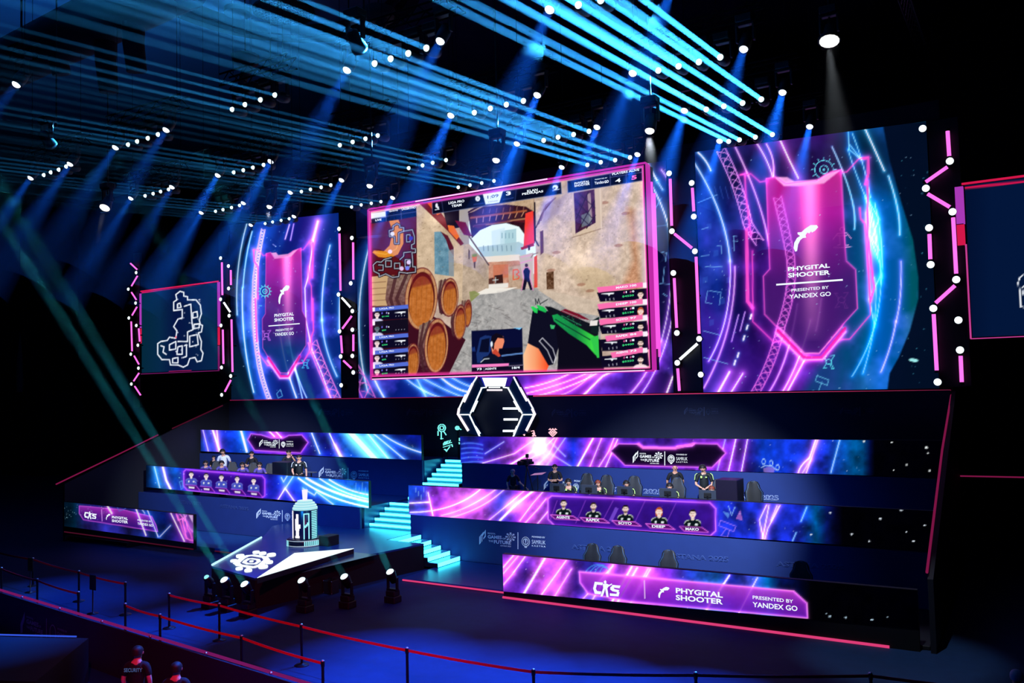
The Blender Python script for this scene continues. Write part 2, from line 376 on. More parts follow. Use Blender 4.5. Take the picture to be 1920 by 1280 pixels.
def portrait(c, x, y, s, hair=(30, 18, 16), shirt=(10, 22, 26), face=(250, 226, 214), beard=True, long=False, trim=(220, 240, 200)):
    """head and shoulders; s = head height in photo pixels, (x, y) head centre"""
    if long: c.ell(x, y - s * .02, s * .47, s * .56, hair); c.poly([(x - s * .47, y), (x - s * .4, y + s * .6), (x - s * .15, y + s * .5), (x + s * .15, y + s * .5), (x + s * .38, y + s * .6), (x + s * .47, y)], hair)
    c.poly([(x - s * .2, y + s * .2), (x + s * .2, y + s * .2), (x + s * .24, y + s * .85), (x - s * .24, y + s * .85)], tuple(v * .93 for v in face))
    c.poly([(x - s * 1.1, y + s * 2.0), (x - s * 1.02, y + s * 1.15), (x - s * .75, y + s * .86), (x - s * .28, y + s * .68), (x, y + s * .86), (x + s * .28, y + s * .68), (x + s * .75, y + s * .86), (x + s * 1.02, y + s * 1.15), (x + s * 1.1, y + s * 2.0)], shirt)
    c.line(bez((x - s * 1.0, y + s * 1.15), (x - s * .9, y + s * .8), (x - s * .45, y + s * .78)), max(1, s * .09), trim); c.line(bez((x + s * 1.0, y + s * 1.15), (x + s * .9, y + s * .8), (x + s * .45, y + s * .78)), max(1, s * .09), trim)
    c.poly([(x - s * .58, y + s * 1.15), (x - s * .3, y + s * 1.15), (x - s * .36, y + s * 1.5), (x - s * .58, y + s * 1.5)], (225, 235, 235)); c.ell(x + s * .45, y + s * 1.35, s * .2, s * .15, (225, 235, 235))
    c.ell(x, y, s * .38, s * .5, face); c.ell(x - s * .38, y + s * .03, s * .06, s * .12, face); c.ell(x + s * .38, y + s * .03, s * .06, s * .12, face)
    if beard: c.poly([(x - s * .35, y + s * .12), (x - s * .2, y + s * .28), (x + s * .2, y + s * .28), (x + s * .35, y + s * .12), (x + s * .22, y + s * .47), (x, y + s * .55), (x - s * .22, y + s * .47)], tuple(v * .9 + 20 for v in hair), .75)
    c.poly([(x - s * .4, y - s * .02), (x - s * .4, y - s * .32), (x - s * .2, y - s * .56), (x + s * .2, y - s * .58), (x + s * .42, y - s * .3), (x + s * .4, y - s * .02), (x + s * .3, y - s * .25), (x, y - s * .3), (x - s * .3, y - s * .25)], hair)
    for k in (-1, 1): c.ell(x + k * s * .15, y - s * .03, s * .07, s * .03, (60, 40, 40), .8); c.line([(x + k * s * .08, y - s * .12), (x + k * s * .24, y - s * .13)], s * .03, hair, .8)
    c.line([(x, y - s * .02), (x + s * .03, y + s * .13), (x - s * .03, y + s * .15)], s * .03, tuple(v * .8 for v in face)); c.line([(x - s * .11, y + s * .28), (x + s * .11, y + s * .28)], s * .045, (190, 90, 90))
def logo_gof(mb, x, y, s, Y, m=0, lift=.03, sl=0., tail=True):
    """the event mark: winged letter, GAMES OF THE FUTURE, spiked spiral sign, bar, laurel seal with the sponsor name; (x, y) photo place of its left middle, s = height, sl = slope"""
    P = lambda u, v: onY(x + u * s, y + v * s + sl * u * s, Y) + Vector((0, -lift, 0))
    F_ = lambda pts: mb.add([P(*p) for p in pts], [tuple(range(len(pts)))], m)
    F_([(0, .0), (.28, -.36), (.28, -.28), (.1, -.05), (.1, .38), (0, .5)]); F_([(.14, -.1), (.42, -.5), (.42, -.05), (.26, .16), (.26, .05), (.36, -.1), (.36, -.3), (.2, -.05), (.2, .26), (.14, .34)])
    T = lambda s_, u0, u1, v, h, b=.02: text_on(mb, s_, (x + u0 * s, y + v * s + sl * u0 * s), (x + u1 * s, y + v * s + sl * u1 * s), h * s, Y, m, b, lift)
    T('PHYGITAL', .55, 1.05, -.22, .1); T('GAMES', .55, 1.45, .06, .22, .03); T('OF', 1.5, 1.72, .06, .11); T('THE', .6, .9, .28, .12); T('FUTURE', .95, 2.05, .36, .22, .03); T('ASTANA 2025', 1.35, 2.05, .52, .09)
    for k in range(8):
        a = 2 * pi * k / 8; u, v = 2.02 + .27 * cos(a), -.13 + .24 * sin(a); F_([(u - .06, v - .05), (u + .06, v - .05), (u + .06, v + .05), (u - .06, v + .05)])
    for r in (.17, .08):
        pts = [P(2.02 + r * cos(2 * pi * k / 10), -.13 + r * sin(2 * pi * k / 10)) for k in range(10)]; mb.strip(pts, .03 * s * .018 * 1.2, (0, -1, 0), .004, m, True)
    mb.strip([P(2.5, -.45), P(2.5, .6)], .03, (0, -1, 0), .004, m)
    if tail:
        for r, n in ((.3, 14), (.19, 10)):
            mb.strip([P(3.0 + r * .85 * cos(2 * pi * k / n), .1 + r * sin(2 * pi * k / n)) for k in range(n)], .022 if r > .2 else .03, (0, -1, 0), .004, m, True)
        F_([(2.94, -.08), (3.06, -.08), (3.0, .3)]); F_([(2.9, .42), (3.1, .42), (3.06, .5), (2.94, .5)])
        T('POWERED BY', 3.4, 4.25, -.2, .1); T('SAMRUK', 3.4, 4.28, .2, .25, .0); T('K A Z Y N A', 3.4, 4.28, .38, .1)
def letters(t, fn, m=WT, name='lettering'):
    mb = MB(); fn(mb); return mb.build(name, m, t)
def bird(P, mb, m=0):
    """curved feathered horn mark; P maps unit coordinates (0..1, 0..1) to 3-D"""
    q = [(800, 965), (788, 930), (793, 885), (815, 845), (840, 830), (820, 810), (820, 795), (852, 797), (880, 772), (925, 745), (975, 752), (986, 772), (962, 800), (935, 814), (930, 800), (915, 818), (898, 808), (884, 830), (890, 852), (862, 852), (842, 868), (824, 905), (816, 962)]
    mb.add([P((x - 788) / 198., (y - 745) / 220.) for x, y in q], [tuple(range(len(q)))], m)

# upper right band
t, c = led_band('upper right light band above the players, purple and blue streaks with an event sign', Y1, (-20.4, 3.22, 4.3, XR - .1, 3.24, 4.36),
    [(863, (20, 30, 150)), (930, (44, 24, 150)), (985, 'm'), (1010, (225, 170, 255)), (1045, 'p'), (1075, 'b'), (1105, 'p'), (1160, 'u'), (1240, 'u'), (1350, 'p'), (1400, 'v'), (1430, (10, 50, 170)), (1540, 'b'), (1600, 't'), (1618, (0, 60, 110)), (1632, (2, 8, 50)), (1640, (1, 1, 6)), (1760, (0, 0, 3))], 1.7)
c.ell(1012, 838, 26, 26, (255, 235, 255), .8, gauss=True, add=True)
for p, w in (([(945, 878), (1000, 845), (1025, 818)], 3), ([(905, 868), (965, 850), (1010, 818)], 1.2), ([(963, 880), (1010, 850), (1040, 820)], 1.2), ([(1000, 880), (1030, 850), (1045, 820)], 1), ([(1080, 880), (1112, 822)], 3.2), ([(1105, 878), (1128, 822)], 1), ([(1120, 880), (1142, 845), (1152, 820)], 1), ([(1132, 884), (1158, 824)], 1.4), ([(1390, 886), (1402, 822)], 1.6), ([(1366, 884), (1380, 822)], 2)): streak(c, p, w)
for p in ([(1020, 880), (1060, 821)], [(1014, 838), (1080, 880)], [(1060, 855), (1030, 826)], [(1345, 883), (1360, 824)], [(910, 850), (945, 828)]): streak(c, p, 1, (120, 130, 255), 2, .4, (200, 210, 255))
streak(c, bez((1497, 886), (1500, 872), (1518, 858)) + [(1530, 823)], 2, PK, 5, .7); streak(c, [(1512, 886), (1534, 823)], 1.2); streak(c, [(1505, 886), (1520, 862)], 1); streak(c, [(1558, 886), (1575, 823)], 1.4, CYN, 2, .4, (190, 220, 255))
for k in range(5): streak(c, bez((866, 832 + k * 9), (885, 828 + k * 9), (905, 834 + k * 8)), .8, BL, 1.5, .3, (90, 140, 240))
c.poly([(1433, 886), (1431, 878), (1442, 874), (1453, 878), (1451, 886)], (230, 150, 220), .5)
for x, y in ((1432, 865), (1446, 868), (1458, 876)): c.ell(x, y, 3, 5, (170, 210, 255), ring=1.2)
c.line([(1428, 876), (1436, 872), (1448, 874), (1456, 881)], 1.2, (190, 220, 255))
c.dots(50, 870, 824, 1620, 884, (200, 220, 255), 5)
hexp = [(1145, 845), (1160, 832), (1198, 832), (1205, 838), (1232, 838), (1236, 840), (1266, 840), (1270, 836), (1298, 836), (1303, 831), (1345, 832), (1361, 849), (1335, 876), (1172, 872)]
arch_panel(c, hexp, (10, 4, 24), a=.94); c.line([(1198, 833), (1206, 839), (1266, 840), (1300, 832)], 4, (255, 120, 235), .9, 2)
for x, y, r in ((1672, 829, 1.3), (1737, 839, 2.2), (1740, 849, 1.4), (1700, 871, 1.4), (1743, 882, 1.5), (1620, 827, 1.8), (1676, 881, .7)): c.ell(x, y, r * 1.3, r, (230, 235, 235))
c.build('display', t)
letters(t, lambda mb: logo_gof(mb, 1187, 856, 24, Y1, sl=.02))

# middle right band
t, c = led_band('middle right light band below the players with five player portraits', Y2, (-20.36, 1.6, 2.70, XR - .1, 1.66, 2.72),
    [(766, (20, 70, 200)), (795, (40, 60, 220)), (812, 'p'), (850, 'm'), (905, 'm'), (940, 'b'), (968, 'p'), (1000, 'm'), (1040, 'u'), (1100, 'v'), (1180, 'u'), (1260, (40, 24, 150)), (1335, 'u'), (1350, (30, 50, 210)), (1440, 'b'), (1500, 'b'), (1530, 't'), (1550, (6, 20, 90)), (1568, (2, 2, 30)), (1580, (1, 1, 4)), (1760, (0, 0, 3))], .3)
for p, w in (([(768, 943), (805, 941)], 2.4), ([(803, 923), (812, 966)], 2), (bez((770, 960), (850, 960), (900, 918)), 2), (bez((828, 966), (880, 955), (930, 917)), 1), (bez((845, 970), (905, 955), (945, 918)), 1), ([(938, 975), (968, 945), (1000, 920)], 4), ([(975, 976), (998, 945), (1018, 922)], 1.2), ([(985, 980), (1008, 955), (1024, 935)], 1.2), ([(1006, 984), (1028, 958)], 1.2), ([(918, 974), (960, 940), (985, 918)], 1)): streak(c, p, w)
c.ell(965, 945, 30, 22, (255, 190, 255), .7, gauss=True, add=True); c.ell(880, 935, 50, 20, (255, 150, 250), .5, gauss=True, add=True)
for k in range(5): c.line([(780 + 5 * k, 914 + 7 * (k % 3)), (780 + 5 * k, 922 + 7 * (k % 3))], 1.2, (150, 210, 255), .7)
for p in ([(1437, 947), (1424, 975), (1431, 1008)], [(1442, 947), (1430, 1010)], [(1462, 948), (1440, 990), (1434, 1012)], [(1457, 948), (1446, 975)]): streak(c, p, 1.5, PK, 4, .5)
streak(c, [(1513, 950), (1502, 977)], 1.3, CYN, 1.5, .4, (170, 220, 255)); streak(c, [(1493, 998), (1486, 1014)], 1, CYN, 1, .4, (170, 220, 255))
c.line([(1366, 948), (1372, 966), (1378, 950)], 1.2, (150, 200, 255)); c.poly([(1355, 958), (1368, 962), (1366, 972)], (120, 190, 255), .6); c.poly([(1388, 955), (1380, 972), (1393, 976)], (230, 130, 230), .6)
c.line([(1351, 975), (1380, 986), (1376, 996), (1348, 985)], 1.2, (160, 120, 255), closed=True); c.line([(1362, 990), (1352, 1004), (1364, 1007), (1368, 993)], 1.2, (160, 120, 255))
c.dots(50, 800, 915, 1530, 1010, (200, 220, 255), 8)
pan = [(1028, 935), (1035, 929), (1331, 942), (1342, 953), (1342, 995), (1332, 1004), (1040, 985), (1028, 973)]
arch_panel(c, pan, (52, 14, 130), (235, 130, 255), a=.72)
for x0, x1 in ((1045, 1030), (1098, 1080), (1150, 1128), (1210, 1190), (1270, 1250)): c.line([(x0, 938), (x1, 980)], 1, (170, 80, 230), .7)
c.poly([(1154, 950), (1160, 953), (1148, 978), (1142, 975)], (150, 100, 240), .6)
PORT = [(1057, 944, 13.5, (40, 26, 22), True, False), (1113, 949, 13.5, (50, 32, 26), True, False), (1173, 954, 14, (24, 16, 16), True, False), (1236, 959, 14.5, (190, 88, 40), False, True), (1299, 963, 15, (44, 26, 20), False, False)]
for (x, y, s, hr, bd, lg) in PORT:
    portrait(c, x, y, s, hr, beard=bd, long=lg)
    c.poly([(x - 25, y + s * 1.55), (x + 18, y + s * 1.72), (x + 30, y + s * 2.3), (x - 16, y + s * 2.12)], (84, 16, 110), 1); c.line([(x - 25, y + s * 1.55), (x + 18, y + s * 1.72), (x + 30, y + s * 2.3), (x - 16, y + s * 2.12)], 1.3, (240, 110, 240), closed=True)
for x, y, r in ((1690, 955, 2.5), (1651, 972, 1.8), (1734, 984, 1.3), (1597, 1001, 1.7), (1630, 1014, 1.4), (1521, 1002, 1.4), (1557, 961, 1.6), (1713, 1014, 1.5), (1700, 997, .9)): c.ell(x, y, r * 1.3, r, (225, 235, 245))
c.build('display', t)
def f(mb):
    for (x, y, s, *_), nm in zip(PORT, ('AGENTE', 'RAPEX', 'SOYO', 'DEEP', 'MAKO')): text_on(mb, nm, (x - 13, y + s * 2.02), (x + 12, y + s * 2.1), 5, Y2, 0, .03, .03)
letters(t, f)

# front right band
t, c = led_band('front right light band at floor level, violet streaks and sponsor lettering', Y3, (-13.94, .2, 1.31, -2.6, .52, 1.4),
    [(943, 'p'), (985, 'u'), (1015, 'm'), (1050, 'm'), (1080, 'u'), (1110, (40, 40, 160)), (1150, 'p'), (1200, 'm'), (1250, 'p'), (1290, (40, 60, 200)), (1345, 'c'), (1370, 'b'), (1400, (60, 70, 210)), (1440, 't'), (1465, (6, 20, 90)), (1500, (2, 4, 30)), (1520, (1, 1, 4)), (1700, (0, 0, 3))], .0)
for p, w in (([(983, 1112), (1022, 1046)], 4), ([(1016, 1114), (1062, 1050)], 2), ([(944, 1063), (963, 1041)], 1.6), ([(944, 1075), (972, 1042)], 1), ([(963, 1073), (985, 1043)], 1.8), ([(944, 1096), (962, 1075)], 1.4), ([(1040, 1118), (1072, 1066)], 1.1), ([(1092, 1124), (1150, 1060)], 1), ([(1110, 1126), (1150, 1058)], 1.4), ([(1146, 1131), (1185, 1062)], 3.2), ([(1156, 1132), (1195, 1064)], 3.2), ([(1180, 1135), (1220, 1066)], 1), ([(1215, 1066), (1205, 1085)], 1.3)): streak(c, p, w, PK, 5, .6)
for p, w in (([(1320, 1150), (1368, 1078)], 3), ([(1322, 1152), (1336, 1110)], 1.2), ([(1382, 1156), (1420, 1083)], 1.4)): streak(c, p, w, VI, 3, .5)
for k in range(4): c.line(bez((1098 + k * 9, 1072), (1112 + k * 7, 1052), (1135 + k * 3, 1060 + k * 4)), 1.1, (70, 190, 250), .8)
c.dots(40, 950, 1045, 1480, 1140, (220, 200, 255), 11)
pan = [(1086, 1071), (1300, 1090), (1488, 1107), (1513, 1130), (1515, 1158), (1180, 1127), (1103, 1112), (1088, 1092)]
c.poly(pan, lambda x, y: stops([(0, (206, 70, 220)), (26, (140, 34, 196)), (55, (96, 24, 180))])(y - (1071 + (x - 1086) * .09), y), .82)
c.line(pan, 1.5, (255, 140, 255), .9, 2, PK, .4, closed=True); c.line([(1086, 1071), (1488, 1107)], 2, (255, 130, 240), .8)
c.line([(1209, 1088), (1210, 1121)], 1.6, (255, 225, 255))
for x, y, r in ((1556, 1155, 1.6), (1586, 1157, 1.8), (1635, 1161, 1.6), (1549, 1150, .8), (1665, 1156, .9), (1482, 1159, 1.1)): c.ell(x, y, r * 1.2, r, (190, 220, 240))
c.build('display', t)
def cs_logo(mb, x, y, s, Y, sl):
    """C / soldier silhouette / S"""
    P = lambda u, v: onY(x + u * s, y + v * s + sl * u * s, Y) + Vector((0, -.03, 0))
    F_ = lambda pts: mb.add([P(*p) for p in pts], [tuple(range(len(pts)))], 0)
    F_([(.12, .1), (.75, .1), (.68, .3), (.28, .3)]); F_([(.12, .1), (.28, .3), (.2, .62), (0, .62)]); F_([(0, .62), (.2, .62), (.3, .78), (.62, .78), (.56, 1), (.12, 1)])
    F_([(.8, .0), (.92, -.1), (1.0, .0), (.98, .16), (.82, .16)]); F_([(.72, .2), (1.02, .16), (1.2, .22), (1.4, .1), (1.42, .18), (1.15, .36), (1.06, .5), (.76, .52)])
    F_([(.76, .5), (.92, .5), (.82, .85), (.7, 1.15), (.54, 1.15), (.66, .8)]); F_([(.9, .5), (1.06, .5), (1.12, .82), (1.16, 1.15), (1.0, 1.15), (.94, .84)])
    F_([(1.45, .2), (2.05, .2), (1.98, .4), (1.5, .4), (1.35, .36)]); F_([(1.3, .36), (1.5, .36), (1.6, .5), (1.95, .55), (1.9, .72), (1.45, .68), (1.28, .56)]); F_([(1.25, .85), (1.75, .85), (1.8, .7), (1.98, .7), (1.9, 1.02), (1.25, 1.04)])
def f(mb):
    cs_logo(mb, 1113, 1087, 25, Y3, .1)
    bird(lambda u, v: onY(1235 + u * 21, 1098 + v * 22 + u * 2, Y3) + Vector((0, -.03, 0)), mb)
    T = lambda s, a, b, h, bo=.03: text_on(mb, s, a, b, h, Y3, 0, bo, .03)
    T('PHYGITAL', (1268, 1111), (1356, 1120), 10); T('SHOOTER', (1268, 1124), (1356, 1132.5), 10); T('PRESENTED BY', (1412, 1122), (1488, 1130), 6.5, .015); T('YANDEX GO', (1412, 1137), (1496, 1145), 9.5, .02)
letters(t, f)

# upper left band
t, c = led_band('upper left light band behind the left players, blue with bright cyan flare', Y1, (-36.6, 3.38, 4.47, -22.42, 3.28, 4.33),
    [(370, (2, 10, 40)), (382, (10, 50, 150)), (400, (30, 60, 200)), (420, (20, 40, 170)), (450, (10, 60, 190)), (480, (40, 30, 160)), (520, (90, 30, 170)), (560, (50, 24, 160)), (620, (10, 30, 170)), (645, (20, 90, 220)), (700, (16, 70, 210)), (740, (10, 30, 150)), (792, (8, 20, 110))], 1.7)
c.poly([(640, 810), (690, 812), (712, 830), (740, 862), (680, 861), (655, 835)], (120, 230, 255), .75, soft=14); c.line([(655, 808), (680, 835), (705, 862)], 9, (240, 255, 255), .95, 5, CYN, .6)
for p, w, co in (([(399, 805), (412, 845)], 3, PK), ([(381, 806), (391, 846)], 1, VI), ([(407, 806), (411, 845)], 1.6, PK), ([(452, 806), (463, 846)], 4, CYN), ([(585, 812), (600, 850)], 2, CYN), ([(618, 812), (640, 860)], 2, VI), ([(629, 834), (643, 860)], 3, PK), ([(690, 813), (730, 862)], 1.2, CYN), ([(700, 812), (760, 862)], 1.2, CYN), (bez((715, 812), (745, 835), (790, 848)), 1.5, CYN), ([(505, 808), (515, 818)], 2, PK), ([(518, 809), (528, 820)], 2, PK)): streak(c, p, w, co, 4, .6)
hexp = [(465, 824), (471, 813), (490, 815), (508, 821), (530, 822), (542, 816), (566, 815), (578, 829), (564, 849), (478, 844)]
arch_panel(c, hexp, (10, 4, 30), (200, 100, 255), a=.94); c.dots(40, 385, 808, 790, 858, (200, 220, 255), 21)
c.build('display', t)
letters(t, lambda mb: logo_gof(mb, 487, 830, 15, Y1, sl=.02))
# middle left band
t, c = led_band('middle left light band with five small player portraits and blue arcs', Y2, (-36.1, 1.98, 3.0, -22.33, 1.73, 2.76),
    [(270, (0, 6, 24)), (290, (6, 60, 140)), (330, (10, 60, 170)), (350, (30, 20, 130)), (420, (50, 16, 140)), (490, (30, 20, 140)), (520, (14, 30, 160)), (600, (16, 50, 200)), (660, (14, 80, 220)), (692, (20, 90, 220))], .3)
for p, w, co in (([(306, 876), (312, 900), (320, 916)], 4, PK), ([(290, 875), (300, 914)], 1, CYN), (bez((560, 896), (610, 935), (690, 950)), 3, CYN), (bez((575, 896), (620, 925), (690, 940)), 4, CYN), (bez((600, 897), (640, 925), (690, 935)), 2, CYN), (bez((618, 899), (650, 920), (690, 927)), 2.4, CYN), ([(522, 936), (535, 915), (555, 943)], 2, PK), ([(550, 893), (535, 916)], 1, CYN), ([(568, 915), (590, 928), (594, 922), (625, 945)], 1.2, CYN), ([(528, 895), (532, 903), (540, 890)], 1, CYN)): streak(c, p, w, co, 4, .55)
for k in range(4): c.line([(668 + 6 * k, 905 + 9 * (k % 2)), (667 + 6 * k, 920 + 8 * (k % 2))], 1, (130, 200, 255), .7)
pan = [(345, 884), (349, 880), (492, 892), (497, 898), (497, 929), (490, 934), (352, 919), (345, 911)]
arch_panel(c, pan, (38, 10, 120), (190, 90, 250), a=.75)
for x, y in ((359, 889), (387, 892), (415.5, 894.5), (445, 897.5), (476, 901)):
    portrait(c, x, y, 10, (40, 30, 44), (70, 80, 190), (252, 236, 240), False, False, (120, 130, 220))
    c.poly([(x - 9, y + 21), (x + 9, y + 22.5), (x + 15, y + 29), (x - 4, y + 27.5)], (80, 16, 120), .95); c.line([(x - 11, y + 19), (x + 9, y + 21), (x + 16, y + 30)], 1, (210, 90, 240)); c.poly([(x - 5, y + 22.5), (x + 6, y + 23.5), (x + 6, y + 27), (x - 4, y + 26)], (245, 245, 250), .9)
c.line([(337, 903), (342, 901), (344, 914), (340, 917)], 1, (90, 160, 240), closed=True)
c.dots(40, 292, 880, 690, 945, (200, 230, 255), 31); c.build('display', t)
# front left band
t, c = led_band('front left light band at floor level with sponsor lettering and pink woven ornament', Y3, (-36.75, .66, 1.72, -28.1, .56, 1.65),
    [(110, (0, 4, 14)), (140, (2, 40, 70)), (165, (40, 30, 130)), (200, (40, 40, 150)), (240, (30, 30, 120)), (280, (10, 40, 120)), (310, (6, 20, 90)), (345, (60, 24, 120)), (362, (120, 40, 150))], .3)
pan = [(149, 948), (230, 955), (285, 968), (293, 984), (296, 996), (157, 974), (149, 962)]
c.poly(pan, lambda x, y: stops([(0, (170, 44, 190)), (14, (100, 26, 150)), (28, (60, 16, 140))])(y - (948 + (x - 149) * .13), y), .9); c.line(pan, 1.3, (220, 90, 240), closed=True)
for p, w, co in (([(199, 943), (210, 962)], 3, PK), ([(255, 952), (274, 1003)], 2.6, VI), ([(277, 956), (297, 1006)], 1.4, BL), ([(300, 1006), (320, 985)], 1, BL), ([(321, 962), (346, 1014)], 2, PK), ([(266, 953), (272, 962)], 1, BL)): streak(c, p, w, co, 3, .5)
for p in ([(331, 963), (335, 975), (342, 972), (345, 985), (350, 1008), (356, 1012), (362, 1013)], [(338, 964), (350, 978), (352, 990), (358, 1000), (360, 1008)], [(345, 964), (348, 972), (356, 990), (361, 996)], [(334, 966), (345, 1000), (350, 1008)], [(350, 966), (343, 978), (350, 996)]): c.line(p, 1.5, (255, 110, 220), 1, 2, PK, .3)
c.poly([(354, 965), (362, 966), (362, 980)], (240, 210, 250), .9)
c.line([(218, 945), (224, 958), (236, 953), (232, 944)], .9, (90, 120, 230), closed=True); c.dots(60, 112, 938, 200, 975, (170, 220, 240), 41, .7); c.col *= .88; c.line([(191, 955), (192, 976)], 1.1, (230, 160, 250))
c.build('display', t)
def f(mb):
    cs_logo(mb, 159, 958, 11.5, Y3, .12); bird(lambda u, v: onY(200 + u * 8, 962 + v * 12 + u, Y3) + Vector((0, -.03, 0)), mb)
    T = lambda s, a, b, h, bo=.03: text_on(mb, s, a, b, h, Y3, 0, bo, .03)
    T('PHYGITAL', (211, 971.5), (241, 974.5), 5); T('SHOOTER', (211, 978), (241, 981), 5); T('PRESENTED BY', (259, 976), (285, 979), 3.2, .01); T('YANDEX GO', (259, 983), (288, 987), 4.6, .02)
letters(t, f)

# ---------------------------------------------------------------- printed banner walls behind and between the bands
PRINT = mat('pale_print', (225, 240, 250), .7); PRINT_F = mat('barely_visible_print', (52, 64, 96), .7); PRINT_C = mat('outline_print', (70, 94, 150), .7)
def outline_text(mb, s, a, b, h, Y, m=0):
    """outlined letters: the letter shapes swollen, with the letters cut by darker inner copies"""
    text_on(mb, s, a, b, h, Y, m, .03, .012); text_on(mb, s, (a[0] + .6, a[1] - .6), (b[0] - .6, b[1] - .6), h - 1.2, Y, 1, .0, .018)
def banner(label, a, b, prints, fab=None):
    t = thing('printed_banner', label, 'banner', (a[0], a[1], a[2]))
    MB().box(a, b).build('fabric', fab or FABRIC, t)
    for nm, m, fn in prints: mb = MB(); fn(mb); mb.build(nm, [m, fab or FABRIC], t)
    return t
banner('lit dark blue fabric wall below the middle right band with event and sponsor marks', (-20.3, Y2, .1), (XR, Y2 + .1, 1.6), [
    ('logo_print', PRINT, lambda mb: logo_gof(mb, 899, 1006, 29, Y2, sl=.07, lift=.012)),
    ('city_print', PRINT_C, lambda mb: [outline_text(mb, 'ASTANA 2025', p, q, 9, Y2) for p, q in (((1072, 1029), (1171, 1036)), ((1254, 1046), (1366, 1053)), ((1456, 1061), (1582, 1068)))])])
banner('dark blue fabric wall below the middle left band with event and sponsor marks', (XL, Y2, .2), (-22.8, Y2 + .1, 1.72), [
    ('logo_print', PRINT, lambda mb: logo_gof(mb, 481, 962, 19.5, Y2, sl=.07, lift=.012)),
    ('city_print', PRINT_C, lambda mb: [outline_text(mb, s, p, q, 6, Y2) for s, p, q in (('ASTANA 2025', (412, 951), (466, 957)), ('ASTANA 2025', (335, 943), (377, 947)))])])
banner('blue fabric wall behind the right players with outlined city name', (-20.36, Y1, ZD), (XR, Y1 + .1, 3.21), [
    ('city_print', mat('city_print_light', (190, 205, 235), .7), lambda mb: [outline_text(mb, s, p, q, 9, Y1) for s, p, q in (('ASTANA 2025', (1135, 921), (1242, 927)), ('ASTANA 2025', (1358, 933), (1460, 938)))]),
    ('sponsor_print', PRINT, lambda mb: (text_on(mb, 'POWERED BY', (1077, 903), (1106, 905), 3.6, Y1, 0, .02, .012), logo_gof(mb, 1020, 908, 20, Y1, sl=.04, lift=.012, tail=True)))])
banner('blue fabric wall behind the left players with part of the event mark', (XL, Y1, ZD), (-22.4, Y1 + .1, 3.27), [
    ('logo_print', PRINT, lambda mb: logo_gof(mb, 598, 885, 22, Y1, sl=.04, lift=.012))])
banner('very dark fabric wall above the upper bands with barely visible marks', (XL, YW - .12, ZT), (XR, YW - .02, 5.86), [
    ('logo_print', PRINT_F, lambda mb: [logo_gof(mb, x, y, 15, YW - .12, sl=0., lift=.012) for x, y in ((1035, 773), (1283, 770), (1575, 770), (763, 772), (598, 772))])], FABRIC_D)

# ---------------------------------------------------------------- big backdrop screens
def backdrop(label, xl, xr, z0, zl, zr, res=.034):
    t = thing('backdrop_screen', label, 'led screen', (xl, YW - .1, z0))
    MB().prism([(xl, YW - .06, z0), (xr, YW - .06, z0), (xr, YW - .06, zr), (xl, YW - .06, zl)], (0, .05, 0)).build('cabinet', BLACK, t)
    return t, Canvas(YW - .07, xl, z0, zl, xr, z0, zr, res)
def neb(c, s=40, k=.25, seed=1): c.fill(lambda x, y: np.stack([110 + 60 * vnoise(x, y, s * 2, seed + 9), 60 + 80 * vnoise(x, y, s, seed + 5), np.full(x.shape, 255.)], -1) * np.clip(fbm(x, y, s, seed) - .42, 0, 1)[..., None] * k * 4, 1, True)
def band_pattern(c, cl, w, col, seed):
    """woven ornament ribbon along a centre line"""
    rs = random.Random(seed); cl = np.array(cl, float)
    seg = np.hypot(*np.diff(cl, axis=0).T); T = np.concatenate([[0], np.cumsum(seg)]); L = T[-1]
    P = lambda s: np.array([np.interp(s, T, cl[:, 0]), np.interp(s, T, cl[:, 1])])
    def Q(s, o):
        p = P(s); d = P(min(s + 2, L)) - P(max(s - 2, 0)); d = d / (np.hypot(*d) + 1e-9); return tuple(p + np.array([-d[1], d[0]]) * o)
    n = int(L / (w * .8)); k = w / 2
    for sgn in (-1, 1): c.line([Q(L * i / 30, sgn * k) for i in range(31)], 1.5, col, .95, 2, None, .2)
    for i in range(n):
        s0 = L * i / n; d = L / n; f = rs.choice([-1, 1])
        c.line([Q(s0, -k * f), Q(s0 + d * .6, k * .6 * f), Q(s0 + d, k * f)], 1.4, col, .9)
        c.line([Q(s0, k * .7 * f), Q(s0 + d * .35, -k * .3 * f), Q(s0 + d * .8, -k * .8 * f)], 1.2, col, .8)
        if i % 2: c.line([Q(s0 + d * .1, 0), Q(s0 + d * .5, k * .4), Q(s0 + d * .5, -k * .4)], 1.1, col, .7)
def sign_man(c, x, y, s, col):
    c.ell(x, y - s, s * .22, s * .25, col, ring=1.2); c.line([(x - s, y + s * .1), (x - s * .5, y - s * .55), (x + s * .5, y - s * .6), (x + s, y)], 1.3, col)
    c.line([(x - s * .5, y - s * .3), (x + s * .55, y - s * .35)], 1.2, col); c.line([(x - s * .25, y - s * .3), (x - s * .2, y + s * .7), (x - s * .5, y + s * .75)], 1.3, col); c.line([(x + s * .3, y - s * .3), (x + s * .3, y + s * .7), (x + s * .7, y + s * .72)], 1.3, col); c.line([(x - s * .9, y + s), (x + s * .9, y + s * .95)], 1.2, col)
def sign_crab(c, x, y, s, col):
    c.ell(x, y, s * .5, s * .4, col, ring=1.3); c.line([(x - s * .4, y - s * .2), (x - s, y - s), (x - s * .5, y - s * .9)], 1.2, col); c.line([(x + s * .4, y - s * .2), (x + s, y - s * 1.1), (x + s * .3, y - s)], 1.2, col)
    c.line([(x - s * .4, y + s * .3), (x - s * .9, y + s * 1.1), (x - s * .3, y + s)], 1.2, col); c.line([(x + s * .4, y + s * .3), (x + s * .9, y + s * 1.2), (x + s * .5, y + s * 1.2), (x + s * .3, y + s * .5)], 1.2, col)
